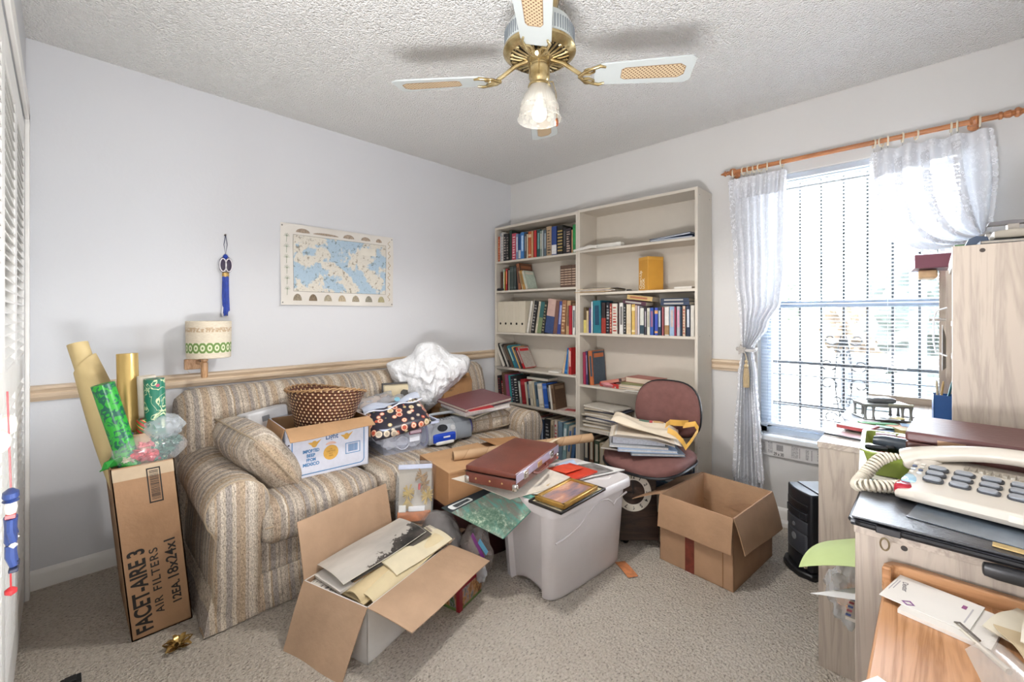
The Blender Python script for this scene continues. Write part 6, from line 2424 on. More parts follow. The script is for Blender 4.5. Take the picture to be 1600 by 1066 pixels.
# outdoors
lawn = NT('sunlit_ground')
n_ = lawn.noise(lawn.co(), 3, 5)
lawn.base(lawn.ramp(n_, [(.35, '#4a463d'), (.65, '#6b665a')]), .9)
struct(MB().box((-8, .2, -.12), (14, 18, -.02)).build('ground', lawn.m, smooth=0))
iron = M('#0c0e11', .5, vary=.05)
t = thing('window_grille', 'wrought iron security grille with scrolls outside the window', 'grille', (0, .24, 0))
for k in range(9):
    x = 2.058 + .1085 * k
    MB().box((x - .006, -.006, .50), (x + .006, .006, 2.10)).build('upright_bar', iron, t, smooth=0)
for z, h in ((.925, .022), (.845, .008), (.66, .022), (2.02, .02)):
    MB().box((2.02, -.008, z - h / 2), (3.08, .008, z + h / 2)).build('cross_bar', iron, t, smooth=0)


def scroll(cx, cz, r, a0, turns, s):
    pts = []
    for k in range(26):
        f = k / 25
        a = a0 + s * turns * 2 * pi * f
        rr = r * (1 - .62 * f)
        pts.append((cx + rr * cos(a), -.012, cz + rr * sin(a)))
    return pts


cx = 2.492
for s in (1, -1):
    for (dx, z, r, a0, tn) in ((.060, 1.075, .035, 200, .9), (.035, .985, .030, 60, .7), (.075, .925, .045, 150, 1.0), (.075, .81, .045, 210, -1.0), (.035, .72, .03, 300, -.7), (.060, .61, .035, 160, -.9)):
        a = R(a0) if s > 0 else pi - R(a0)
        MB().tube(scroll(cx + s * dx, z, r, a, tn, s), .005, 6).build('scroll', iron, t)
    MB().tube([(cx + s * (.012 + .028 * abs(sin(pi * k / 16))), -.012, .60 + .5 * k / 16) for k in range(17)], .004, 6).build('scroll_stem', iron, t)
for x in (2.035, 3.075):
    for z in (.925, 2.02):
        MB().box((x - .012, -.084, z - .012), (x + .012, .0, z + .012)).build('mounting_lug', iron, t, smooth=0)
for z in (1.055, .62):
    MB().box((cx - .022, -.018, z - .02), (cx + .022, -.004, z + .02)).build('collar', iron, t, smooth=0)
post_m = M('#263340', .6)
for k, x in enumerate((1.93, 2.79)):
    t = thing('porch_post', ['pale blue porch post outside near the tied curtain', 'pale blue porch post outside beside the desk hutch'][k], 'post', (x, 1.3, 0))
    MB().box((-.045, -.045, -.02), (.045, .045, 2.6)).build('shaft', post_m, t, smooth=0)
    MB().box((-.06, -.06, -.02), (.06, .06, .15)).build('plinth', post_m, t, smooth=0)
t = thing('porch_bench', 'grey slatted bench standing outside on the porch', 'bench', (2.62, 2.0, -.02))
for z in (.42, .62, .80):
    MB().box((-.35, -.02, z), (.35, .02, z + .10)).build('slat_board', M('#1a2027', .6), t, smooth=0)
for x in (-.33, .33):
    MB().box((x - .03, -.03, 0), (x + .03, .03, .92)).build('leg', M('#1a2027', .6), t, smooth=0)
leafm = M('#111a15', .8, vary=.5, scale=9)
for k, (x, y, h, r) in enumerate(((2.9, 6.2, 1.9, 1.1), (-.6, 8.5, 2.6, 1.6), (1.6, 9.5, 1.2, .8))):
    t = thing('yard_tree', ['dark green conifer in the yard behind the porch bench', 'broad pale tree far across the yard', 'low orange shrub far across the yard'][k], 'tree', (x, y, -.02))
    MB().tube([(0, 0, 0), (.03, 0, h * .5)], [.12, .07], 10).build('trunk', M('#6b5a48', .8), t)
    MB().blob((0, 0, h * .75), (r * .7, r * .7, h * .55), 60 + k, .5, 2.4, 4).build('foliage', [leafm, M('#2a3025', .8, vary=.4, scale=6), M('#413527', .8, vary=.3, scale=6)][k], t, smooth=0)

# curtain rod
t = thing('curtain_rod', 'turned wooden curtain rod with pointed finials over the window', 'curtain rod', (0, -.08, 2.096))
rodm = wood('#c07f4e', '#8f5530', 'z', 26, 10, .35)
x0, x1 = 1.975, 3.075
MB().lathe([(.0, x0), (.0125, x0), (.0125, x1), (0, x1)], 18).build('rod', rodm, t, rot=(0, R(90), 0))
fin = [(.012, 0), (.017, .004), (.017, .012), (.011, .016), (.015, .024), (.017, .036), (.012, .046), (.020, .052), (.021, .060), (.012, .072), (.006, .092), (0, .105)]
MB().lathe([(r * .8, z * .62) for r, z in fin], 18).build('finial', rodm, t, loc=(x0, 0, 0), rot=(0, R(-90), 0))
MB().lathe([(r, z * 1.0) for r, z in fin], 18).build('finial', rodm, t, loc=(x1, 0, 0), rot=(0, R(90), 0))
for x in (1.983, 3.005):
    o = MB().lathe([(.0, -.024), (.016, -.018), (.022, 0), (.016, .018), (0, .024)], 16).build('bracket_ball', rodm, t, loc=(x, 0, 0))
    MB().lathe([(.012, 0), (.010, .03), (.014, .055), (.022, .066), (.022, .078)], 16).build('bracket_arm', rodm, o, rot=(R(-90), 0, 0))
ring_m = M('#ddd3bd', .35, vary=.03)

LX = [1.986, 2.044, 2.072, 2.100, 2.131, 2.168, 2.246]
RXs = [2.653, 2.681, 2.706, 2.761, 2.811, 2.929, 2.950, 3.021]
wl = ['outermost by the small finial', 'just right of the rod bracket ball', 'third from the small finial', 'middle one over the tied curtain', 'fifth from the small finial', 'sixth from the small finial', 'innermost over the tied curtain']
wr = ['innermost over the swept curtain', 'second on the swept curtain', 'third on the swept curtain', 'fourth on the swept curtain', 'fifth on the swept curtain', 'sixth on the swept curtain', 'beside the large bracket ball', 'outermost beyond the large bracket ball']
for xs, words, g in ((LX, wl, 'rings of the tied curtain'), (RXs, wr, 'rings of the swept curtain')):
    for x, wd in zip(xs, words):
        t = thing('curtain_ring', 'cream curtain ring on the wooden rod, ' + wd, 'curtain ring', (x, -.08, 2.090), R(((x * 9177) % 50) - 25 + 90), group=g)
        MB().tube([(.0215 * cos(2 * pi * k / 24), 0, .0215 * sin(2 * pi * k / 24)) for k in range(24)], .0038, 8, closed=True).build('ring', ring_m, t)
        MB().tube([(0, 0, -.024), (.003, 0, -.034), (0, 0, -.042)], .0016, 5).build('clip', M('#9a9a98', .3, .7), t)


def sheer(name, base_a, lace_scale, lace_a, tint='#f0f1f4'):
    a = NT(name)
    v = a.co()
    d1 = a.vor(v, lace_scale)
    n1 = a.noise(v, lace_scale * .35, 3)
    mot = a.math('MULTIPLY', a.math('LESS_THAN', a.math('ABSOLUTE', a.math('SUBTRACT', d1, .34)), .12), a.math('GREATER_THAN', n1, .46))
    al = a.math('ADD', base_a, a.math('MULTIPLY', mot, lace_a))
    df = a.n('ShaderNodeBsdfDiffuse', ins={'Color': hexc(tint)})
    tl = a.n('ShaderNodeBsdfTranslucent', ins={'Color': hexc(tint)})
    m1 = a.n('ShaderNodeMixShader', ins={0: .26, 1: df.outputs[0], 2: tl.outputs[0]})
    tp = a.n('ShaderNodeBsdfTransparent')
    m2 = a.n('ShaderNodeMixShader', ins={0: al, 1: tp.outputs[0], 2: m1.outputs[0]})
    a.t.links.new(m2.outputs[0], a.t.nodes['Material Output'].inputs[0])
    return a.m


SH = sheer('sheer_voile', .74, 60, .10)
SH2 = sheer('sheer_header', .84, 46, .15)
LACE = sheer('lace_edging', .60, 60, .34)


def lerp(a, b, k):
    return a + (b - a) * k


def pw(k, pts):
    for (k0, v0), (k1, v1) in zip(pts, pts[1:]):
        if k <= k1:
            f = (k - k0) / (k1 - k0)
            f = f * f * (3 - 2 * f)
            return lerp(v0, v1, f)
    return pts[-1][1]


t = thing('tied_curtain', 'white sheer lace curtain panel tied with a star beside the bookcase', 'curtain', (0, 0, 0))
LL = [(2.05, 1.966), (1.9, 1.972), (1.5, 1.995), (1.16, 2.030), (1.01, 2.040), (.85, 2.020), (.5, 2.000), (.19, 1.988)]
LR = [(2.05, 2.258), (1.9, 2.250), (1.5, 2.245), (1.30, 2.225), (1.16, 2.16), (1.01, 2.085), (.85, 2.105), (.5, 2.128), (.19, 2.145)]
LL = [(-a, b) for a, b in LL]
LR = [(-a, b) for a, b in LR]


def cl(u, v, d=0.0):
    z = 2.05 - v * 1.86
    xl, xr = pw(-z, LL), pw(-z, LR)
    wd = xr - xl
    x = lerp(xl, xr, u) + .004 * sin(u * 40) * (1 if z > 1.2 else .4)
    amp = .020 * min(1, .06 / max(.02, wd) + .55)
    y = -.075 + amp * sin(u * 44 + .8 * sin(v * 4)) + .006 * sin(u * 17 + v * 9) + d
    if z > 2.0:
        y = lerp(y, -.08 + d, (z - 2.0) / .05 * .6)
    return (x, min(y, -.028), z + (.012 * sin(u * 60) if v > .98 else 0))


MB().sheet(lambda u, v: cl(u, v), 90, 60, .0008).build('curtain_panel', SH, t, smooth=80)
MB().sheet(lambda u, v: (cl(u, v * .066)[0] - .012 * (1 - u) * v, cl(u, v * .066)[1] - .010, cl(u, v * .066)[2]), 80, 8, .0008).build('top_hem', SH2, t, smooth=80)


def scallop(fn, n=70, wv=.03):
    return lambda u, v: fn(u, v)


MB().sheet(lambda u, v: tuple(p + q for p, q in zip(cl(1.0 - .0 * v, u * .98), (-.032 + v * (.040 + .006 * abs(sin(u * 120))), -.004, 0))), 160, 3, .0008).build('lace_edging', LACE, t, smooth=80)
MB().sheet(lambda u, v: tuple(p + q for p, q in zip(cl(0.0, u * .98), (.030 - v * (.036 + .006 * abs(sin(u * 120))), -.004, 0))), 160, 3, .0008).build('lace_edging', LACE, t, smooth=80)
MB().sheet(lambda u, v: tuple(p + q for p, q in zip(cl(u, 1.0), (0, -.004, .055 - v * (.060 + .008 * abs(sin(u * 40)))))), 80, 3, .0008).build('lace_hem', LACE, t, smooth=80)

t = thing('curtain_tieback', 'cloth tieback with silver star and beige tassel around the tied curtain', 'tieback', (2.058, -.105, 1.012))
MB().tube([(.052 * cos(2 * pi * k / 26), .03 + .046 * sin(2 * pi * k / 26), .006 * sin(4 * pi * k / 26)) for k in range(26)], .006, 6, closed=True, flat=1.6).build('band', M('#c8c4c0', .6), t)
pts = []
for k in range(10):
    a = pi / 2 + 2 * pi * k / 10
    r = .034 if k % 2 == 0 else .017
    pts.append((r * cos(a), r * sin(a)))
MB().poly(pts, 0, .010).build('star', M('#a8a29b', .5, vary=.2, scale=90, bump=.4, bscale=200), t, loc=(-.012, -.022, 0), rot=(R(90), R(-8), 0), bevel=.003)
bt = M('#c0ab86', .7, vary=.15, scale=90)
MB().tube([(.0, -.02, 0), (.012, -.022, -.04), (.014, -.022, -.06)], .002, 6).build('cord', bt, t)
MB().lathe([(0, 0), (.009, -.006), (.010, -.016), (.005, -.022), (.012, -.032), (.014, -.042), (.007, -.052), (0, -.053)], 14).build('bead', bt, t, loc=(.014, -.022, -.058))
b = MB()
for k in range(18):
    a = 2 * pi * k / 18
    b.tube([(.010 * cos(a), .010 * sin(a), 0), (.014 * cos(a), .014 * sin(a), -.055), (.014 * cos(a), .014 * sin(a), -.112)], .003, 5)
b.build('fringe', bt, t, loc=(.014, -.022, -.110))

t = thing('swept_curtain', 'white sheer lace curtain swept aside above the desk hutch', 'curtain', (0, 0, 0))


def bez(p0, p1, p2, k):
    return tuple((1 - k) ** 2 * a + 2 * k * (1 - k) * b_ + k * k * c for a, b_, c in zip(p0, p1, p2))


def cr(u, v, d=0.0):
    p0 = (2.653 + .392 * u, 2.048)
    p2 = (2.985 + .055 * u, 1.545 + .05 * u)
    c = (2.62 + .46 * u, 1.44 + .40 * u)
    x, z = bez(p0, c, p2, v)
    sag = .06 * sin(pi * v) * (1 - abs(2 * u - 1)) * .5
    y = -.082 + (.022 * (1 - .25 * v)) * sin(u * 30 + 1.0 + v * 1.5) + .006 * sin(u * 13 + v * 11) + d
    return (x, min(y, -.03), z - sag)


MB().sheet(cr, 80, 44, .0008).build('curtain_panel', SH, t, smooth=80)
MB().sheet(lambda u, v: tuple(p + q for p, q in zip(cr(u, v * .12), (0, -.008, 0))), 80, 8, .0008).build('top_hem', SH2, t, smooth=80)


def edge_r(u, v):
    p = Vector(cr(0.0, u))
    q = Vector(cr(0.0, min(1, u + .01))) - Vector(cr(0.0, max(0, u - .01)))
    n = Vector((q.z, 0, -q.x)).normalized()
    if n.x > 0:
        n = -n
    return p + n * (-.035 + v * (.045 + .008 * abs(sin(u * 42)))) + Vector((0, -.006, 0))


MB().sheet(edge_r, 150, 4, .0008).build('lace_edging', LACE, t, smooth=80)
MB().sheet(lambda u, v: tuple(p + q for p, q in zip(cr(1.0, u), (-.012 + v * (.022 + .006 * abs(sin(u * 50))), -.006, 0))), 110, 3, .0008).build('lace_edging', LACE, t, smooth=80)
for k in range(3):
    u0 = (.20, .44, .70)[k]
    MB().sheet(lambda u, v, u0=u0: tuple(p + q for p, q in zip(cr(u0 + .075 * v, .05 + .93 * u), (0, -.012, 0))), 40, 4, .0008).build('lace_band', LACE, t, smooth=80)
MB().sheet(lambda u, v: (2.985 + .055 * u + .04 * v * (u - .3), -.075 + .015 * sin(u * 26) , 1.56 - .66 * v + .03 * u), 30, 16, .0008).build('curtain_tail', SH, t, smooth=80)
MB().tube([(3.012 + .038 * cos(2 * pi * k / 20), -.078 + .036 * sin(2 * pi * k / 20), 1.565 + .02 * cos(2 * pi * k / 20)) for k in range(20)], .006, 6, closed=True).build('tie_band', M('#c8c4c0', .6), t)
# ------------------------------------------------------------ computer desk with hutch along the right wall
grey_oak = wood('#b3a698', '#9c8f83', 'z', 13, 14, .5, .42)
grey_oak_y = wood('#b7aa9c', '#978a7e', 'y', 11, 16, .42, .3)
grey_oak_x = wood('#b7aa9c', '#978a7e', 'x', 11, 16, .42, .3)
edge_w = M('#d3cdc6', .45)
DX0, DY0, DY1, DZ = 2.583, -1.12, -.05, .78
BX1 = RX - .02
t = thing('computer_desk', 'pale grey oak computer desk with a clear view under the window sill side', 'desk', (0, 0, 0))
t['label'] = 'pale grey oak computer desk in the corner beside the window'
MB().box((DX0, DY0, 0), (BX1, DY0 + .02, DZ - .02)).build('side_panel', grey_oak, t, smooth=0, bevel=.001)
MB().box((DX0, DY1 - .02, 0), (BX1, DY1, DZ - .02)).build('side_panel', grey_oak, t, smooth=0, bevel=.001)
MB().box((BX1 - .02, DY0 + .02, .20), (BX1, DY1 - .02, DZ - .02)).build('back_panel', grey_oak_y, t, smooth=0)
MB().box((DX0 - .003, DY0 - .002, DZ - .02), (BX1, DY1 + .004, DZ)).build('desk_top', grey_oak_y, t, smooth=0, bevel=.001)
MB().box((2.63, DY1 - .012, DZ), (BX1, DY1, DZ + .035)).build('rear_ledge', grey_oak_x, t, smooth=0)
# hutch
t = thing('desk_hutch', 'tall pale grey oak shelf hutch standing on the computer desk', 'hutch', (0, 0, 0))
HX0, HZ1 = 2.912, 1.422
MB().box((HX0, DY0, DZ), (BX1, DY0 + .018, HZ1)).build('side_panel', grey_oak, t, smooth=0, bevel=.001)
MB().box((HX0 - .0012, DY0, DZ), (HX0, DY0 + .018, HZ1)).build('edge_strip', edge_w, t, smooth=0)
MB().box((2.888, -.27, DZ), (BX1, -.252, HZ1)).build('side_panel', grey_oak, t, smooth=0, bevel=.001)
MB().box((HX0 + .004, DY0 + .018, HZ1 - .034), (BX1, -.27, HZ1 - .014)).build('top_shelf', grey_oak_y, t, smooth=0)
MB().box((HX0 + .001, DY0 + .018, HZ1 - .05), (HX0 + .005, -.27, HZ1 - .004)).build('edge_strip', edge_w, t, smooth=0)
for z in (1.18, 1.06):
    MB().box((HX0 + .006, DY0 + .018, z), (BX1, -.27, z + .016)).build('shelf', grey_oak_y, t, smooth=0)
MB().box((2.905, -.62, .98), (BX1, -.604, HZ1 - .034)).build('divider', grey_oak, t, smooth=0)
MB().box((BX1 - .012, DY0 + .018, DZ), (BX1, -.27, HZ1 - .034)).build('back_panel', grey_oak_y, t, smooth=0)
MB().lathe([(0, 0), (.006, 0), (.0055, .001), (0, .0012)], 14).build('screw_hole', M('#3a312b', .6), t, loc=(2.972, DY0, 1.405), rot=(R(90), 0, 0))

# wire letter rack in the hutch
t = thing('wire_file_rack', 'white bent wire rack hooked at the front of the hutch shelf', 'rack', (2.905, -.80, 1.075))
wm = M('#dfe2e6', .35)
for k in range(2):
    y = .03 * k
    MB().tube([(0, y, 0), (-.028, y, .012), (-.034, y, .05), (-.034, y, .13), (-.026, y, .16), (0, y, .17)], .003, 7).build('wire_loop', wm, t)
MB().sheet(lambda u, v: (-.012 + .01 * u, .0 + .10 * u, -.05 + .16 * v - .05 * u * v), 6, 6, .002).build('white_sheet', M('#d8dadd', .6), t)
t = thing('chrome_clip', 'small chrome rod clip projecting from the hutch shelf', 'clip', (2.91, -.42, 1.20))
MB().tube([(0, 0, 0), (-.05, .0, 0)], .006, 8).tube([(-.05, 0, 0), (-.052, 0, 0)], .010, 8).build('rod', M('#c9c7c4', .25, .8), t)

# pen cup
t = thing('blue_pen_cup', 'square blue desk cup of pens on the desk inside the hutch', 'pen cup', (2.898, -.43, DZ + .002), R(4))
bb = M('#2f5c9c', .35)
b = MB()
for lo, hi in (((-.03, -.035, 0), (.05, -.032, .11)), ((-.03, .032, 0), (.05, .035, .11)), ((-.03, -.035, 0), (-.027, .035, .11)), ((.047, -.035, 0), (.05, .035, .11)), ((-.03, -.035, 0), (.05, .035, .003))):
    b.box(lo, hi)
b.build('cup', bb, t, smooth=0, bevel=.001)
for k, (x, y, tx, ty, c, wd) in enumerate(((-.015, -.015, -4, 6, '#b79a68', 'tan pencil in the blue desk cup'), (.0, -.01, 8, 10, '#2f6f7a', 'teal pen leaning in the blue desk cup'), (.02, .0, 14, 12, '#b5382f', 'red ruler leaning in the blue desk cup'), (-.01, .012, -8, -3, '#c9bfa8', 'cream brush at the rear of the blue desk cup'))):
    p = thing('pen', wd, 'pen', (2.898 + x, -.43 + y, DZ + .008))
    p.rotation_euler = (R(-tx), R(ty), 0)
    if k == 2:
        MB().box((-.012, -.002, 0), (.012, .002, .165)).build('barrel', M(c, .4), p, smooth=0)
    else:
        MB().lathe([(0, 0), (.0042, .002), (.0042, .145), (.003, .16), (0, .165)], 8).build('barrel', M(c, .4), p)

# things on top of the hutch
t = thing('maroon_file_box', 'maroon box on hutch top overhanging its window end', 'box', (2.86, -.42, HZ1 - .0125), R(6))
MB().box((-.055, -.10, 0), (.16, .10, .055)).build('box_body', M('#6d3a48', .5), t, bevel=.003)
t = thing('straw_tray', 'tan open tray jutting out below the maroon box on the hutch', 'tray', (2.85, -.38, HZ1 - .05), R(4))
MB().box((-.03, -.08, 0), (.028, .06, .034)).build('tray_body', M('#c2a27c', .6, vary=.15, scale=40), t, bevel=.006)
specs = [('navy_folder', 'navy folder lowest in the pile on top of the desk hutch', 3.05, -.90, .000, 2, .20, .18, .016, '#232f42'),
         ('white_folder', 'pale folder second in the pile on top of the hutch', 3.06, -.90, .017, -2, .19, .18, .010, '#cdc3b6'),
         ('grey_folder', 'dark grey folder under the beige case on the hutch', 3.07, -.90, .028, 3, .20, .18, .010, '#55585e')]
for n_, lab, x, y, z, rz, w_, d_, h, c in specs:
    t = thing(n_, lab, 'folder', (x, y, HZ1 - .0135 + z), R(rz))
    MB().box((-w_ / 2, -d_ / 2, .001), (w_ / 2 - .004, d_ / 2 - .003, h - .002)).build('papers', M('#c8c2b8', .7), t, smooth=0)
    MB().box((-w_ / 2, -d_ / 2, 0), (w_ / 2, d_ / 2, .002)).box((-w_ / 2, -d_ / 2, h - .002), (w_ / 2, d_ / 2, h)).box((-w_ / 2, -d_ / 2, 0), (-w_ / 2 + .002, d_ / 2, h)).build('cover', M(c, .45), t, smooth=0)
t = thing('beige_case', 'rounded beige plastic case on the folder pile of the hutch', 'case', (3.11, -.90, HZ1 + .0255), R(0))
MB().softbox((0, 0, .016), (.22, .17, .031), .014, 6).build('case_body', M('#b9b1a3', .5), t)
t = thing('stapler', 'grey stapler perched on the beige case on the hutch', 'stapler', (3.045, -.93, HZ1 + .0575), R(5))
MB().box((-.012, -.012, 0), (.012, .012, .018)).build('pivot', M('#a9a29a', .4, .5), t, smooth=0)
MB().poly([(-.055, .016), (-.05, .028), (.0, .030), (.06, .024), (.062, .018), (.0, .017)], -.012, .012, 0, Matrix(((1, 0, 0, 0), (0, 0, 1, 0), (0, 1, 0, 0), (0, 0, 0, 1)))).build('arm', M('#6d6a6c', .4), t, bevel=.002)
t = thing('tape_dispenser', 'small slate blue tape dispenser beside the beige case on the hutch', 'tape dispenser', (2.975, -.88, HZ1 + .0255), R(5))
MB().poly([(-.03, 0), (-.022, .02), (-.005, .028), (.02, .024), (.026, 0)], -.012, .012, 0, Matrix(((1, 0, 0, 0), (0, 0, 1, 0), (0, 1, 0, 0), (0, 0, 0, 1)))).build('body', M('#5b6a82', .4), t, bevel=.002)
t = thing('green_box', 'little green and white box standing at the hutch top front', 'box', (2.935, -.80, HZ1 - .0135), R(0))
MB().box((-.012, -.03, 0), (.012, .03, .05)).build('box_body', M('#5f8a5c', .5), t, smooth=0)
MB().box((-.0135, -.031, 0), (-.012, .031, .05)).build('white_end', M('#d4d8d6', .5), t, smooth=0)
t = thing('paper_roll', 'pale rolled paper lying behind the beige case on the hutch top', 'paper', (3.12, -.72, HZ1 - .0135))
MB().lathe([(.0, -.12), (.045, -.12), (.045, .12), (0, .12)], 20).build('rolled_sheet', M('#d0ccc6', .6), t, loc=(0, 0, .046), rot=(0, R(90), 0))

# ---- clutter on the desk top
t = thing('desk_organizer', 'grey metal desk organizer with small columns under the window', 'organizer', (2.715, -.555, DZ + .001), R(28))
gmt = M('#8f918f', .35, .6, vary=.08)
MB().box((-.085, -.06, 0), (.085, .06, .010)).build('base_tray', gmt, t, bevel=.002)
MB().box((-.085, -.05, .058), (.085, .05, .070)).build('upper_tray', gmt, t, bevel=.002)
MB().softbox((-.0, .01, .080), (.09, .06, .022), .01, 5).build('rounded_cap', M('#777a7d', .35, .4), t)
MB().box((.0, -.052, .066), (.085, -.046, .074)).build('lip', M('#b9b9a6', .4, .3), t, smooth=0)
for x in (-.078, -.05, .05, .078):
    for y in (-.045, .045):
        MB().lathe([(.008, .010), (.005, .016), (.0042, .035), (.0055, .052), (.008, .058)], 10).build('column', gmt, t, loc=(x, y, 0))
t = thing('spider_toy', 'small black spider-like jack on the desk beside the organizer', 'toy', (2.826, -.675, DZ + .020))
bk3 = M('#15161a', .3)
MB().lathe([(0, -.008), (.008, 0), (0, .008)], 10).build('body', bk3, t)
for k in range(8):
    a = 2 * pi * k / 8
    MB().tube([(0, 0, 0), (.014 * cos(a), .014 * sin(a), .010), (.024 * cos(a), .024 * sin(a), -.017)], .0018, 5).build('leg', bk3, t)


def desk_flat(name, label, cat, c, rz, w_, l_, h, z, col, part='sheet', vary=.08):
    t_ = thing(name, label, cat, (c[0], c[1], DZ + .001 + z), R(rz))
    MB().box((-w_ / 2, -l_ / 2, 0), (w_ / 2, l_ / 2, h)).build(part, M(col, .55, vary=vary, scale=30), t_, smooth=0)
    return t_


desk_flat('blue_folder', 'pale blue folder flat on the far desk corner under the window', 'folder', (2.66, -.25, 0), 4, .13, .22, .003, 0, '#9fc0d2')
desk_flat('grey_magazine', 'grey magazine under loose papers at the desk front edge', 'magazine', (2.655, -.64, 0), 12, .12, .22, .004, 0, '#78808a', vary=.3)
desk_flat('white_page', 'white page beside the metal organizer on the desk', 'paper', (2.675, -.70, 0), 33, .10, .14, .001, .005, '#cfcdd2')
desk_flat('black_ruler', 'long dark ruler sticking out past the desk edge', 'ruler', (2.64, -.78, 0), 170, .22, .03, .003, .005, '#4a4a50')
desk_flat('red_notebook', 'small red notebook near the desk front edge', 'notebook', (2.665, -.855, 0), -14, .10, .10, .012, .009, '#a6484a')
desk_flat('pink_card', 'pink card on the desk behind the green tray', 'card', (2.665, -.965, 0), -16, .09, .05, .002, 0, '#b58a8e')
desk_flat('green_marker_strip', 'green strip lying on the desk papers before the organizer', 'marker', (2.715, -.745, 0), 118, .03, .12, .012, .006, '#4f9a55')
desk_flat('yellow_memo', 'yellow memo block on the desk beside the brown case', 'memo pad', (2.80, -.80, 0), 24, .06, .05, .02, .0, '#a6985c')
desk_flat('lilac_envelope', 'lilac envelope on the desk under the yellow memo side', 'envelope', (2.79, -.70, 0), -34, .07, .14, .002, .0, '#c2bcd0')
desk_flat('grey_envelope', 'grey beige envelope stretching toward the brown case on the desk', 'envelope', (2.76, -.87, 0), 50, .09, .15, .003, .0, '#a9a299')
desk_flat('coral_slip', 'coral paper slips scattered on the desk beside the green strip', 'paper', (2.70, -.80, 0), 30, .06, .05, .002, .010, '#c47f78', vary=.3)
desk_flat('blue_slip', 'steel blue slip under the coral ones on the desk', 'paper', (2.735, -.79, 0), -12, .07, .08, .002, .006, '#6d87a8')
desk_flat('white_booklet', 'white booklet on the far desk beside the pen cup', 'booklet', (2.80, -.36, 0), 8, .12, .15, .004, .0, '#d3d2d2')
desk_flat('black_pencil', 'thin dark pencil on the desk beside the pink card', 'pencil', (2.64, -1.01, 0), -12, .12, .006, .006, .0, '#2b2c2e')
random.seed(12)
for k in range(8):
    o = desk_flat('paper_scrap', ['pink scrap beside the lilac envelope on the desk', 'white scrap by the spider toy on the desk', 'green scrap near the organizer foot', 'orange scrap by the red notebook on the desk', 'blue scrap at the desk edge past the ruler', 'cream scrap between ruler and organizer', 'grey scrap by the grey envelope', 'yellow scrap by the green strip'][k], 'paper', (2.68 + .02 * k % .12 + .01 * k, -.86 + .037 * k, 0), k * 47 % 180, .04, .055, .001, .013 + .001 * k, ['#c58f9a', '#d6d6d8', '#7fa387', '#c58a5c', '#88a6c4', '#cfc6b0', '#9a9a9c', '#c9b86a'][k])

# ---- front cabinet with open side
FX0, FY0, FY1, FZ = 2.748, -1.745, -1.14, .765
t = thing('printer_cabinet', 'pale grey oak cabinet in front of the desk with papers poking from its open side', 'cabinet', (0, 0, 0))
MB().box((FX0, FY0, 0), (BX1, FY0 + .02, FZ - .02)).build('side_panel', grey_oak, t, smooth=0, bevel=.001)
MB().box((FX0, FY1 - .02, 0), (BX1, FY1, FZ - .02)).build('side_panel', grey_oak, t, smooth=0, bevel=.001)
MB().box((FX0 - .002, FY0 - .002, FZ - .02), (BX1, FY1, FZ)).build('cabinet_top', grey_oak_y, t, smooth=0, bevel=.001)
MB().box((FX0 + .005, FY0 + .02, .04), (BX1, FY1 - .02, .06)).build('shelf', grey_oak_y, t, smooth=0)
MB().box((FX0 + .005, FY0 + .02, .40), (BX1, FY1 - .02, .418)).build('shelf', grey_oak_y, t, smooth=0)
MB().box((BX1 - .015, FY0 + .02, .06), (BX1, FY1 - .02, FZ - .02)).build('back_panel', grey_oak_y, t, smooth=0)
MB().lathe([(0, 0), (.0055, 0), (.005, .001), (0, .0012)], 14).build('screw_hole', M('#2a221d', .6), t, loc=(2.828, FY0, .738), rot=(R(90), 0, 0))

# papers sticking out of the cabinet side
t = thing('green_folder', 'light green card folder curling out of the cabinet side', 'folder', (2.75, -1.46, .60))
MB().sheet(lambda u, v: (.03 - .165 * u * (1 - .50 * v * v), -.15 + .22 * v + .015 * u, .012 + .008 * sin(v * 4) - .055 * u ** 1.6 * (1.1 - v * .5) + .02 * v * (1 - v)), 16, 12, .0012).build('card_sheet', M('#adbd80', .6, vary=.04), t, smooth=60)
t = thing('folder_stack', 'kraft folders under the green folder inside the open cabinet', 'folders', (2.80, -1.45, .42))
b = MB()
for k in range(14):
    b.box((-.045 + .012 * ((k * 7) % 4) / 4, -.14 + .01 * ((k * 5) % 3), .001 + .011 * k), (.25, .15, .0095 + .011 * k))
b.build('page_block', M('#c2a47c', .75, vary=.15, scale=16), t, smooth=0)
t = thing('white_letter', 'white letter sheet jutting out of the cabinet toward the tower', 'letter', (2.75, -1.47, .545))
MB().sheet(lambda u, v: (.05 - .15 * u * (1 - .85 * v), -.16 + .20 * v - .02 * u, .008 - .03 * u - .012 * v), 12, 10, .001).build('sheet', M('#d9d8d8', .7, vary=.03), t, smooth=60)
t = thing('airmail_envelope', 'airmail envelope with red and blue edge marks poking from the cabinet', 'envelope', (2.735, -1.56, .50))
MB().box((-.02, -.05, -.03), (.06, .06, -.022)).build('paper', M('#cfc6bb', .7), t, smooth=0)
for k in range(5):
    MB().box((-.0205, -.045 + .02 * k, -.0305), (-.010, -.035 + .02 * k, -.0215)).build('printed_dash', M('#b5545c' if k % 2 else '#4d62a0', .6), t, smooth=0)
t = thing('clear_plastic_bag', 'crumpled clear plastic bag hanging from the cabinet side', 'bag', (2.705, -1.45, .45))
MB().blob((0, .02, 0), (.05, .075, .075), 71, .45, 1.8, 4).build('film', M('#c9cdd0', .08, vary=0, alpha=.42), t, smooth=60)
MB().blob((.015, .01, -.02), (.035, .06, .04), 72, .3, 1.8, 3).build('inner_papers', M('#c9a58a', .7, vary=.3, scale=14), t, smooth=40)
t = thing('plastic_scrap', 'scrap of clear film on the carpet at the cabinet foot', 'scrap', (2.66, -1.42, .004))
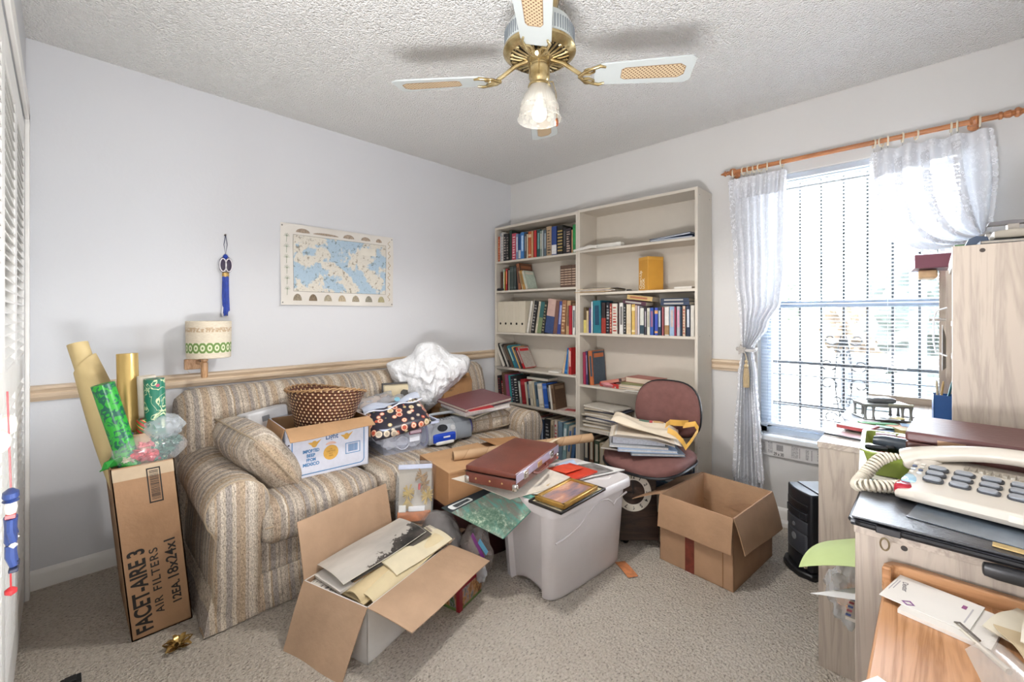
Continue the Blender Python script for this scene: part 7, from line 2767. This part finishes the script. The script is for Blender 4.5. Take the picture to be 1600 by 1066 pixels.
MB().sheet(lambda u, v: (-.05 + .10 * u, -.02 + .04 * v, .012 * sin(u * 4) * v), 8, 4, .001).build('film', M('#cfd0d0', .15, vary=0, alpha=.6), t, smooth=60)

# ---- things on the cabinet top, back to front
pcs = ['#cfc9c4', '#3c4456', '#cbbfae', '#a08d84', '#c9cdd2', '#b79f9a', '#d6d2cc']
for k in range(7):
    h = .0035
    t = thing('magazine', ['white magazine lowest in the pile under the green tray', 'dark navy magazine in the pile under the green tray', 'buff magazine in the pile under the green tray', 'brown magazine midway in the pile under the green tray',
                           'pale blue magazine in the pile under the green tray', 'pinkish magazine second from the top under the green tray', 'white magazine topmost in the pile under the green tray'][k], 'magazine', (2.83, -1.33, FZ + .001 + h * k), R(5), group='magazines under the green tray')
    MB().box((-.115 + .012 * ((k * 5) % 3), -.14, 0), (.22, .15, h - .0005)).build('pages', M(pcs[k], .6, vary=.15, scale=50), t, smooth=0)
TZ = FZ + .0275
t = thing('green_tray', 'olive green plastic tray of odds and ends on the paper pile', 'tray', (2.842, -1.315, TZ), R(4))
gp = M('#8a9a45', .4, vary=.03)
b = MB()
bo, to = rrect(.20, .235, .02), rrect(.235, .275, .025)
n = len(bo)
vs = [(x, y, 0) for x, y in bo] + [(x, y, .062) for x, y in to] + [(x * 1.05, y * 1.04, .062) for x, y in to] + [(x * 1.05, y * 1.04, .066) for x, y in to] + [(x * .97, y * .97, .066) for x, y in to] + [(x * .97, y * .97, .003) for x, y in bo]
fs = [tuple(range(n - 1, -1, -1)), tuple(5 * n + i for i in range(n))]
for k in range(5):
    fs += [(k * n + i, k * n + (i + 1) % n, (k + 1) * n + (i + 1) % n, (k + 1) * n + i) for i in range(n)]
b.add(vs, fs).build('tray_wall', gp, t, smooth=35)
MB().box((-.015, -.1335, .01), (.0, -.131, .055)).build('slot', M('#23261a', .5), t, smooth=0, bevel=.001)


def in_tray(name, label, cat, x, y, z, rz=0):
    return thing(name, label, cat, (2.842 + x, -1.315 + y, TZ + z), R(rz))


t = in_tray('black_case', 'rounded black spectacle case lying across the green tray', 'case', .045, -.055, .068, -8)
MB().lathe([(0, -.14), (.016, -.138), (.022, -.12), (.024, 0), (.022, .12), (.016, .138), (0, .14)], 20).build('case_body', M('#26303a', .35, vary=.1), t, rot=(0, R(90), 0))
t = in_tray('sunglasses', 'black sunglasses lens at the near corner of the green tray', 'sunglasses', -.085, -.075, .058, 10)
MB().softbox((0, 0, .004), (.05, .03, .014), .006, 5).build('lens', M('#23262c', .15), t)
MB().softbox((.03, .0, .008), (.02, .012, .01), .004, 4).build('bridge', M('#1a1b1e', .3), t)
t = in_tray('playing_card_box', 'pink card carton with red foot standing in the green tray', 'box', -.07, .02, .012, 8)
MB().box((-.022, -.006, 0), (.022, .008, .072)).build('carton', M('#d3bccb', .5), t, smooth=0)
MB().box((-.022, -.0066, 0), (.022, -.006, .03)).build('printed_red_foot', M('#b53a3c', .5), t, smooth=0)
t = in_tray('red_white_box', 'small red and white box beside the pink carton in the green tray', 'box', -.02, .035, .012, -10)
MB().box((-.025, -.018, 0), (.025, .018, .068)).build('carton', M('#b84540', .5), t, smooth=0, bevel=.002)
MB().box((-.024, -.017, .0665), (.024, .017, .0695)).build('white_top', M('#d6d2d2', .5), t, smooth=0)
t = in_tray('chain_tangle', 'tangle of gold chain and pins in the green tray', 'chain', .035, .02, .05)
for k in range(5):
    MB().tube([(.03 * cos(a * (1 + k % 2) + k), .02 * sin(a * 2 + k), .008 * sin(a * 3 + k)) for a in [2 * pi * j / 24 for j in range(24)]], .0014, 5, closed=True).build('chain', M('#a38d55' if k % 2 else '#8d8f92', .3, .7), t)
t = in_tray('black_marker', 'black marker pen lying along the back of the green tray', 'marker', .045, .075, .066, -6)
MB().lathe([(0, -.075), (.007, -.073), (.0075, .02), (.006, .07), (0, .075)], 12).build('barrel', M('#1b1c1f', .35), t, rot=(0, R(90), 0))
random.seed(3)
pn = ['blue', 'dark red', 'grey', 'green', 'yellow', 'black']
for k in range(6):
    a = random.uniform(-.6, .6)
    o = MB().lathe([(0, -.06), (.005, -.058), (.005, .05), (0, .06)], 8).build('pen', M(['#2b3a6b', '#8d2d2d', '#b9b7b2', '#2f6b4c', '#c9a24a', '#39393c'][k], .35), None, loc=(2.842 + random.uniform(-.03, .03), -1.315 + random.uniform(-.07, .07), TZ + .012 + .005 * k), rot=(0, R(90), a))
    tag(o, '%s pen lying loose in the bottom of the green tray' % pn[k], 'pen')

# brown wooden case
t = thing('brown_case', 'reddish brown lidded case with gold clasp behind the telephone', 'case', (3.02, -1.325, TZ + .066), R(-3))
t.rotation_euler = (R(2), 0, R(-4))
bc = wood('#5f3a34', '#42251f', 'x', 8, 10, .35, .2)
MB().box((-.195, -.10, 0), (.28, .12, .034)).build('case_bottom', bc, t, bevel=.004, seg=3)
MB().box((-.196, -.101, .035), (.281, .121, .060)).build('lid', M('#5d3b3a', .4, vary=.1, scale=6, bump=.2, bscale=90), t, bevel=.006, seg=3)
MB().box((-.135, -.1025, .016), (-.085, -.1, .048)).build('gold_label', M('#8f6f55', .4, .2), t, smooth=0)
MB().box((.155, -.104, .022), (.185, -.1, .046)).build('clasp', M('#c9a44f', .25, .8), t, bevel=.003)

# black zip portfolio
t = thing('black_portfolio', 'black leather zip portfolio lying over the front edge of the cabinet', 'portfolio', (0, 0, FZ + .001))
lb = M('#2b2c30', .32, vary=.12, bump=.3, bscale=130)
MB().softbox((3.02, -1.625, .010), (.56, .30, .020), .009, 8).build('leather_cover', lb, t)
MB().softbox((3.02, -1.629, .0235), (.55, .30, .007), .003, 6).build('leather_flap', lb, t)
MB().tube([(2.742, -1.50, .011), (2.742, -1.76, .011), (2.76, -1.777, .011), (3.30, -1.777, .011)], .005, 6).build('zip_edge', M('#141417', .5), t)
o = MB().box((2.785, -1.784, .004), (2.825, -1.774, .018)).build('zip_slider', M('#1c1c20', .3), t, bevel=.002)
MB().tube([(2.80 + .007 * cos(a), -1.786, -.014 + .012 * sin(a)) for a in [2 * pi * k / 16 for k in range(16)]], .0018, 6, closed=True).build('zip_ring', M('#8c7d62', .3, .8), o)
MB().softbox((2.99, -1.785, -.008), (.11, .022, .026), .008, 5).build('handle_tab', M('#1d1d20', .35), t)
t = thing('glossy_photo', 'dark glossy photograph sticking out beneath the telephone', 'photograph', (2.97, -1.66, FZ + .0285), R(-9))
MB().box((-.13, -.075, 0), (.18, .10, .0015)).build('print', M('#5b6570', .15, vary=.5, scale=7), t, smooth=0)
t = thing('gold_card', 'small gold rimmed card on the black portfolio front', 'card', (2.975, -1.755, FZ + .0285), R(-6))
MB().box((-.025, -.008, 0), (.028, .010, .0025)).build('card', M('#b49a62', .4, .3), t, smooth=0)

# telephone
t = thing('telephone', 'off-white corded desk telephone with big grey keys on the portfolio', 'telephone', (2.985, -1.545, FZ + .031), R(-9))
ph = M('#c0b9ae', .38, vary=.02)
X = Matrix(((0, 0, 1, 0), (1, 0, 0, 0), (0, 1, 0, 0), (0, 0, 0, 1)))
prof = [(-.105, .006), (-.112, .018), (-.108, .034), (-.06, .046), (.03, .062), (.09, .070), (.105, .064), (.108, .02), (.10, .004)]
b = MB()
# body: profile in (y,z) swept along x with a tapered nose on the left
xs = [-.165, -.16, -.13, -.08, .0, .10, .19, .20]
vs, fs = [], []
for i, x in enumerate(xs):
    k = {0: .55, 1: .68, 2: .90, 3: 1.0}.get(i, 1.0) if i < 6 else (1.0 if i == 6 else .96)
    for (y, z) in prof:
        vs.append((x, y * (k * .25 + .75), z * k))
n = len(prof)
for i in range(len(xs) - 1):
    for j in range(n):
        fs.append((i * n + j, (i + 1) * n + j, (i + 1) * n + (j + 1) % n, i * n + (j + 1) % n))
fs += [tuple(range(n)), tuple((len(xs) - 1) * n + j for j in range(n - 1, -1, -1))]
b.add(vs, fs).build('body', ph, t, smooth=35, bevel=.002)
# keypad plane: from (y=-.055,z=.047) to (y=.03,z=.062)
slope = math.atan2(.016, .09)


def key_at(x, y, w_, d_, col, h=.006, name='key'):
    zc = .046 + (y + .06) * (.016 / .09)
    o_ = MB().poly(rrect(w_, d_, min(w_, d_) * .42, 5), 0, h).build(name, M(col, .35, vary=.02), t, loc=(x, y, zc), rot=(slope, 0, 0), bevel=.0012)
    return o_


for r_ in range(4):
    for c in range(3):
        MB().poly(rrect(.035, .024, .009, 5), 0, .003).build('key_well', M('#3a3d42', .4), t, loc=(-.108 + r_ * .043, -.050 + c * .030, .0455 + (-.050 + c * .030 + .06) * .178), rot=(slope, 0, 0))
        key_at(-.109 + r_ * .043, -.0485 + c * .030, .029, .018, '#8d9299', .0065)
for r_ in range(2):
    for c in range(4):
        key_at(-.148 + r_ * .013, -.030 + c * .016, .009, .008, ['#cfcbc2', '#c4c9cf', '#55607a', '#cfcbc2'][(c + r_) % 4], .004, 'small_key')
MB().poly(rrect(.07, .075, .006, 4), 0, .0012).build('memo_card', M('#cfcdc4', .4), t, loc=(.105, -.012, .0555), rot=(slope, 0, 0))
MB().softbox((-.152, -.070, .022), (.034, .05, .026), .008, 5).build('red_visual_lamp', M('#9c2030', .15, vary=.1), t)
MB().softbox((-.148, -.035, .036), (.028, .06, .012), .005, 5).build('display_window', M('#9fc4da', .1, vary=.05), t)
MB().box((.01, -.1125, .016), (.03, -.1095, .030)).build('side_switch', M('#d4cec2', .4), t, bevel=.001)
MB().lathe([(0, 0), (.006, 0), (.006, .001), (0, .001)], 14).build('jack_socket', M('#1c1a18', .5), t, loc=(.10, -.1105, .020), rot=(R(90), 0, 0))
b = MB()
for k in range(10):
    b.box((-.07 + .012 * k, .036, .0625), (-.063 + .012 * k, .06, .0675))
b.build('speaker_ribs', M('#a39c8f', .4), t, smooth=0)
# handset arching along x, resting on both ends
hs = []
rad = []
for k in range(29):
    f = k / 28
    x = -.175 + .40 * f
    z = .052 + .052 * sin(pi * f) ** .75
    hs.append((x, .078, z))
    e = abs(2 * f - 1)
    rad.append(.0175 + .011 * e ** 4)
h = MB().tube(hs, rad, 16, flat=1.0)
h.v = [Vector((v.x, .078 + (v.y - .078) * 1.35, v.z)) for v in h.v]
hd = h.build('handset', ph, t, smooth=60)
for x in (-.145, .195):
    MB().softbox((x, .076, .052), (.075, .062, .040), .016, 6).build('ear_cup', ph, hd)
# coiled cord
P = []
path = [(-.178, .06, .062), (-.205, .05, .056), (-.225, .03, .045), (-.243, -.005, .012), (-.248, -.045, -.004), (-.232, -.075, .004), (-.205, -.075, .010), (-.18, -.055, .012), (-.155, -.02, .014)]


def catmull(p, n=10):
    q = [Vector(a) for a in p]
    q = [q[0] * 2 - q[1]] + q + [q[-1] * 2 - q[-2]]
    out = []
    for i in range(1, len(q) - 2):
        for k in range(n):
            s = k / n
            a, b_, c, d = q[i - 1], q[i], q[i + 1], q[i + 2]
            out.append(.5 * ((2 * b_) + (-a + c) * s + (2 * a - 5 * b_ + 4 * c - d) * s * s + (-a + 3 * b_ - 3 * c + d) * s ** 3))
    out.append(q[-2])
    return out


cl_ = catmull(path, 40)
acc, L = [0], 0
for a, b_ in zip(cl_, cl_[1:]):
    L += (b_ - a).length
    acc.append(L)
turns = int(L / .0088)
N = turns * 10
j = 0
for k in range(N + 1):
    s = L * k / N
    while j < len(acc) - 2 and acc[j + 1] < s:
        j += 1
    f = (s - acc[j]) / max(1e-6, acc[j + 1] - acc[j])
    p = cl_[j].lerp(cl_[j + 1], f)
    d = (cl_[j + 1] - cl_[j]).normalized()
    a_ = d.orthogonal().normalized() if abs(d.z) > .95 else d.cross(Vector((0, 0, 1))).normalized()
    b_ = d.cross(a_)
    th = 2 * pi * turns * k / N
    r_ = .0125 * min(1, s / .05 + .12) * min(1, (L - s) / .02 + .2)
    P.append(p + (a_ * cos(th) + b_ * sin(th)) * r_)
MB().tube(P, .0034, 6).build('coiled_cord', M('#cbc3b3', .4), t, smooth=60)

# ---- oak typing table in front
OZ = .685
OX0, OY1 = 2.80, -1.765
t = thing('oak_table', 'small honey oak tray table with raised back rim in the near corner', 'table', (0, 0, 0))
ok = wood('#b98a62', '#96683f', 'y', 16, 14, .32, .3)
okx = wood('#b98a62', '#8f6038', 'x', 16, 14, .35, .3)
OY1 = -1.765
pts = [(OX0, -2.40), (OX0, OY1 - .01)] + [(OX0 + .03 - .03 * cos(a), OY1 - .0 + .0 * a + .0) for a in (0.6, 1.2)] + [(OX0 + .04, OY1), (BX1, OY1), (BX1, -2.40)]
MB().poly([(OX0, -2.40), (BX1, -2.40), (BX1, OY1), (OX0, OY1)], OZ - .022, OZ - .0, 0).build('table_top', ok, t, smooth=0, bevel=.004)
b = MB()
b.poly([(OX0 - .004, OY1 - .035), (OX0 - .002, OY1 - .012), (OX0 + .008, OY1 + .006), (OX0 + .03, OY1 + .012), (BX1, OY1 + .012), (BX1, OY1 - .004), (OX0 + .03, OY1 - .006), (OX0 + .014, OY1 - .014), (OX0 + .010, OY1 - .035)], OZ - .022, OZ + .026)
b.build('raised_rim', okx, t, smooth=30, bevel=.003)
for x, y in ((OX0 + .03, OY1 - .04), (BX1 - .04, OY1 - .04), (OX0 + .03, -2.36), (BX1 - .04, -2.36)):
    MB().box((x - .02, y - .02, 0), (x + .02, y + .02, OZ - .022)).build('leg', okx, t, smooth=0, bevel=.003)


def on_oak(name, label, cat, c, rz, w_, l_, h, z, col):
    t_ = thing(name, label, cat, (c[0], c[1], OZ + .0005 + z), R(rz))
    MB().box((-w_ / 2, -l_ / 2, 0), (w_ / 2, l_ / 2, h)).build('card', M(col, .6, vary=.02), t_, smooth=0)
    return t_


t = on_oak('card_stack', 'thick stack of blank white cards under the printed one on the oak table', 'cards', (2.895, -1.862, 0), -13, .115, .125, .007, 0, '#d6d2cc')
t = on_oak('letterhead_card', 'white card printed with a purple mark, topmost on the oak table stack', 'card', (2.868, -1.842, 0), -13, .118, .112, .0015, .0075, '#d9d6d1')
text('Dexter', t, (-.048, .03, .0017), (.25, -1, 0), (1, .25, 0), .012, M('#4a4752', .6), depth=.0001, fit=.038)
for k in range(2):
    MB().box((-.056 + .004 * k - .0, -.02 + .01 * k, .0015), (-.0548 + .004 * k, .03, .0017)).build('printed_line', M('#9a98a0', .6), t, smooth=0)
b = MB()
b.add([(-.030, -.045, .0018), (-.020, -.034, .0018), (-.010, -.045, .0018), (-.020, -.054, .0018), (-.026, -.045, .0019), (-.020, -.039, .0019), (-.014, -.045, .0019), (-.020, -.050, .0019)], [(0, 4, 5, 1), (1, 5, 6, 2), (2, 6, 7, 3), (3, 7, 4, 0)])
b.build('printed_mark', M('#7d4f86', .6), t, recalc=False)
MB().box((.036, .018, .0015), (.042, .032, .0017)).build('printed_stamp', M('#8a4f7d', .6), t, smooth=0)
MB().box((.048, -.030, .0015), (.050, .030, .0017)).build('printed_line', M('#b0aeb2', .6), t, smooth=0)
t = thing('paper_clip_pen', 'slim chrome clip pen lying on the oak table beside the cards', 'pen', (2.925, -1.935, OZ + .006), R(-57))
MB().tube([(-.05, 0, 0), (.05, 0, 0)], .0045, 10).build('barrel', M('#c4bdb2', .3, .6), t)
MB().tube([(-.05, 0, .004), (-.04, 0, .010), (.0, 0, .009)], .0018, 6).build('clip', M('#8f8b86', .25, .8), t)
for k, (x, y, rz, w_, l_, c, lab) in enumerate(((3.03, -1.855, -22, .16, .14, '#cdc5b2', 'cream envelope lowest of the fan at the oak table rim'), (3.03, -1.92, 14, .15, .12, '#bba98a', 'tan envelope in the middle of the oak table fan'), (3.05, -1.885, -8, .15, .13, '#d3ccbc', 'pale envelope topmost of the fan on the oak table'))):
    t = thing('old_envelope', lab, 'envelope', (x, y, OZ + .004 + .010 * k), R(rz))
    MB().sheet(lambda u, v, w_=w_, l_=l_: ((u - .5) * w_, (v - .5) * l_, .014 * (1 - u) ** 2 + .006 * sin(v * 5) + .01 * u * v), 10, 10, .0015).build('paper', M(c, .75, vary=.06), t, smooth=60)
t = thing('clear_sleeve', 'curled clear plastic sleeve standing at the near edge of the oak table', 'sleeve', (2.965, -2.01, OZ + .003), R(20))
MB().sheet(lambda u, v: ((-.055 + .10 * u) * (1.1 - .45 * v), -.09 + .16 * v, .045 * sin(pi * u) * (1 - .5 * v) + .001), 18, 12, .001).build('plastic_sheet', M('#d6d1ca', .06, vary=0, alpha=.3), t, smooth=60)
t = thing('white_sheet', 'white paper sheet at the near left edge of the oak table', 'paper', (2.822, -2.172, OZ + .001), R(-28))
t['label'] = 'white paper sheet at the room side edge of the oak table'
MB().box((-.035, -.10, 0), (.09, .045, .0012)).build('sheet', M('#dcdad6', .7), t, smooth=0)
# ------------------------------------------------------------ ceiling fan
brassf = NT('polished_brass')
nb = brassf.noise(brassf.co(), 18, 3)
brassf.base(brassf.ramp(nb, [(.3, '#8f7440'), (.7, '#d9c79a')]), .24, .85)
BR = brassf.m
white_f = M('#b9bfbe', .35, vary=.01)
ANG = math.atan2(.719 * 0, 1)
# hub position and the direction of the blade that points along the picture's right
HUB = (1.793, -1.688)
t = thing('ceiling_fan', 'white and brass ceiling fan with four cane panel blades and one glass shade', 'ceiling fan', (HUB[0], HUB[1], 0), 0)
MB().lathe([(0, CH), (.075, CH), (.078, CH - .02), (.070, CH - .05), (.055, CH - .085), (.05, CH - .11), (.0, CH - .11)], 36).build('canopy', BR, t)
b = MB().lathe([(.05, 2.335), (.09, 2.33), (.118, 2.315), (.130, 2.29), (.132, 2.232), (.126, 2.222), (.0, 2.222)], 48)
b.build('motor_housing', white_f, t)
b = MB()
for k in range(72):
    a = 2 * pi * k / 72
    X = Matrix.Rotation(a, 4, 'Z')
    b.box((.1315, -.0022, 2.238), (.1335, .0022, 2.285), 0, X)
b.build('vent_slot_ring', M('#7d848a', .5), t, smooth=0)
b = MB().lathe([(.126, 2.232), (.136, 2.226), (.138, 2.214), (.128, 2.204), (.112, 2.196), (.114, 2.204), (.124, 2.212), (.120, 2.226)], 48)
b.build('brass_rim', BR, t)
MB().lathe([(0, 2.206), (.122, 2.206), (.122, 2.214), (0, 2.214)], 40).build('dark_underplate', M('#2a2722', .5), t)
b = MB()
for k in range(28):
    X = Matrix.Rotation(2 * pi * k / 28, 4, 'Z')
    b.tube([(.050, 0, 2.188), (.085, 0, 2.194), (.122, 0, 2.204)], .0042, 6, 0, X)
    if k % 2 == 0:
        b.tube([(.100 + .0, -.010, 2.198), (.112, -.004, 2.200), (.112, .004, 2.200), (.100, .010, 2.198)], .003, 5, 0, X)
b.build('openwork_grille', BR, t)
MB().lathe([(.0, 2.185), (.052, 2.185), (.056, 2.19), (.05, 2.198), (0, 2.198)], 32).build('hub_ring', BR, t)
a0 = math.atan2(-.124 * .719 + 1.107 * .695, 1.107 * .719 + .124 * .695)
BZ = 2.122
cane = NT('woven_cane')
cx_, cy_, cz_ = cane.sep(cane.co())[:3]
k1 = cane.math('SINE', cane.math('MULTIPLY', cx_, 2 * pi / .015))
k2 = cane.math('SINE', cane.math('MULTIPLY', cy_, 2 * pi / .015))
hole = cane.math('GREATER_THAN', cane.math('MULTIPLY', k1, k2), .30)
cane.base(cane.mix(hole, '#c5b08f', '#6d5038'), .6)
for k in range(4):
    a = a0 + k * pi / 2
    X = Matrix.Rotation(a, 4, 'Z')
    P = X @ Matrix.Translation((0, 0, BZ)) @ Matrix.Rotation(R(-11), 4, 'X')
    x0, x1 = .205, .562
    out = [(x0, -.042), (x0 + .03, -.052), (x1 - .02, -.066), (x1, -.052), (x1, .052), (x1 - .02, .066), (x0 + .03, .052), (x0, .042)]
    bl_ = MB().poly(out, -.003, .003).build('blade', white_f, t, smooth=30, bevel=.001)
    bl_.matrix_local = P
    ins = [(x0 + .10, -.020), (x0 + .112, -.028), (x1 - .05, -.033), (x1 - .030, -.018), (x1 - .030, .018), (x1 - .05, .033), (x0 + .112, .028), (x0 + .10, .020)]
    MB().poly(ins, -.0042, .0042).build('cane_panel', cane.m, bl_, smooth=0)
    b = MB()
    b.tube([Vector((p[0], p[1], -.0043)) for p in ins], .0012, 5, closed=True)
    b.build('panel_bead', M('#8f7354', .5), bl_)
    ir = MB()
    ir.tube([(.045, 0, 2.188), (.09, 0, 2.172), (.14, 0, 2.135), (.165, 0, 2.118)], [.010, .009, .008, .008], 8, 0, X)
    for s in (-1, 1):
        ir.tube([P @ Vector(p) for p in ((.150, 0, -.006), (.168, s * .022, -.008), (.195, s * .036, -.007), (.225, s * .047, -.006), (.245, s * .040, -.006))], [.007, .006, .006, .0065, .004], 8)
        ir.tube([P @ Vector(p) for p in ((.165, s * .012, -.007), (.185, s * .010, -.007), (.205, s * .022, -.007), (.205, s * .036, -.007))], [.005, .0045, .0045, .004], 6)
        ir.tube([P @ Vector((.185 + .018 * cos(q), s * .026 + .012 * sin(q), -.007)) for q in [2 * pi * j / 14 for j in range(14)]], .0035, 6, closed=True)
    ir.build('blade_iron', BR, t, smooth=60)
# light kit
MB().lathe([(.0, 2.190), (.034, 2.190), (.038, 2.180), (.036, 2.165), (.040, 2.160), (.040, 2.118), (.034, 2.108), (.030, 2.10), (.042, 2.094), (.044, 2.086), (.036, 2.080), (0, 2.080)], 32).build('light_fitter', BR, t)


def frosted():
    a = NT('frosted_etched_glass')
    v = a.co()
    x, y, z = a.sep(v)[:3]
    ribs = a.math('SINE', a.math('MULTIPLY', a.math('ARCTAN2', y, x), 44.0))
    d1 = a.vor(v, 46)
    mot = a.math('MULTIPLY', a.math('LESS_THAN', z, 2.012), a.math('LESS_THAN', d1, .42))
    al = a.math('ADD', a.math('ADD', .52, a.math('MULTIPLY', a.math('LESS_THAN', z, 2.005), -.22)), a.math('MULTIPLY', mot, .25))
    a.base('#e6e2d8', .18)
    a.set(a.b.inputs['Alpha'], al)
    a.b.inputs['Transmission Weight'].default_value = 0.0
    a.bump(ribs, .3, .003)
    return a.m


sh = [(.034, 2.092), (.040, 2.085), (.048, 2.070), (.062, 2.045), (.072, 2.018), (.076, 1.992), (.079, 1.972), (.084, 1.962), (.082, 1.960), (.076, 1.972), (.073, 1.992), (.069, 2.018), (.059, 2.045), (.045, 2.070), (.036, 2.083)]
MB().lathe(sh, 48).build('glass_shade', frosted(), t, smooth=60)
bu = NT('lamp_bulb_glass')
bu.base('#f4f1ea', .3)
bu.b.inputs['Emission Color'].default_value = (1, .95, .86, 1)
bu.b.inputs['Emission Strength'].default_value = .25
MB().lathe([(0, 1.955), (.014, 1.957), (.026, 1.968), (.030, 1.985), (.027, 2.0), (.018, 2.018), (.014, 2.035), (.014, 2.06), (0, 2.06)], 28).build('bulb', bu.m, t)
MB().tube([(.052, .02, 2.088), (.062, .024, 2.05), (.064, .025, 1.985), (.064, .025, 1.958)], .0012, 6).build('pull_chain', BR, t)
MB().lathe([(0, -.034), (.006, -.030), (.0075, -.018), (.004, -.004), (0, 0)], 12).build('chain_pull', M('#7d4528', .4), t, loc=(.064, .025, 1.958))
MB().tube([(.036, .014, 2.098), (.050, .02, 2.096), (.052, .02, 2.086)], .0018, 6).build('chain_outlet', BR, t)

# the fan's own lamp
lamp('fan_lamp', 'SPOT', (HUB[0], HUB[1], 1.93), (0, 0, 0), 30, (1.0, 0.97, 0.93), shadow_soft_size=0.08, spot_size=R(172), spot_blend=0.35)
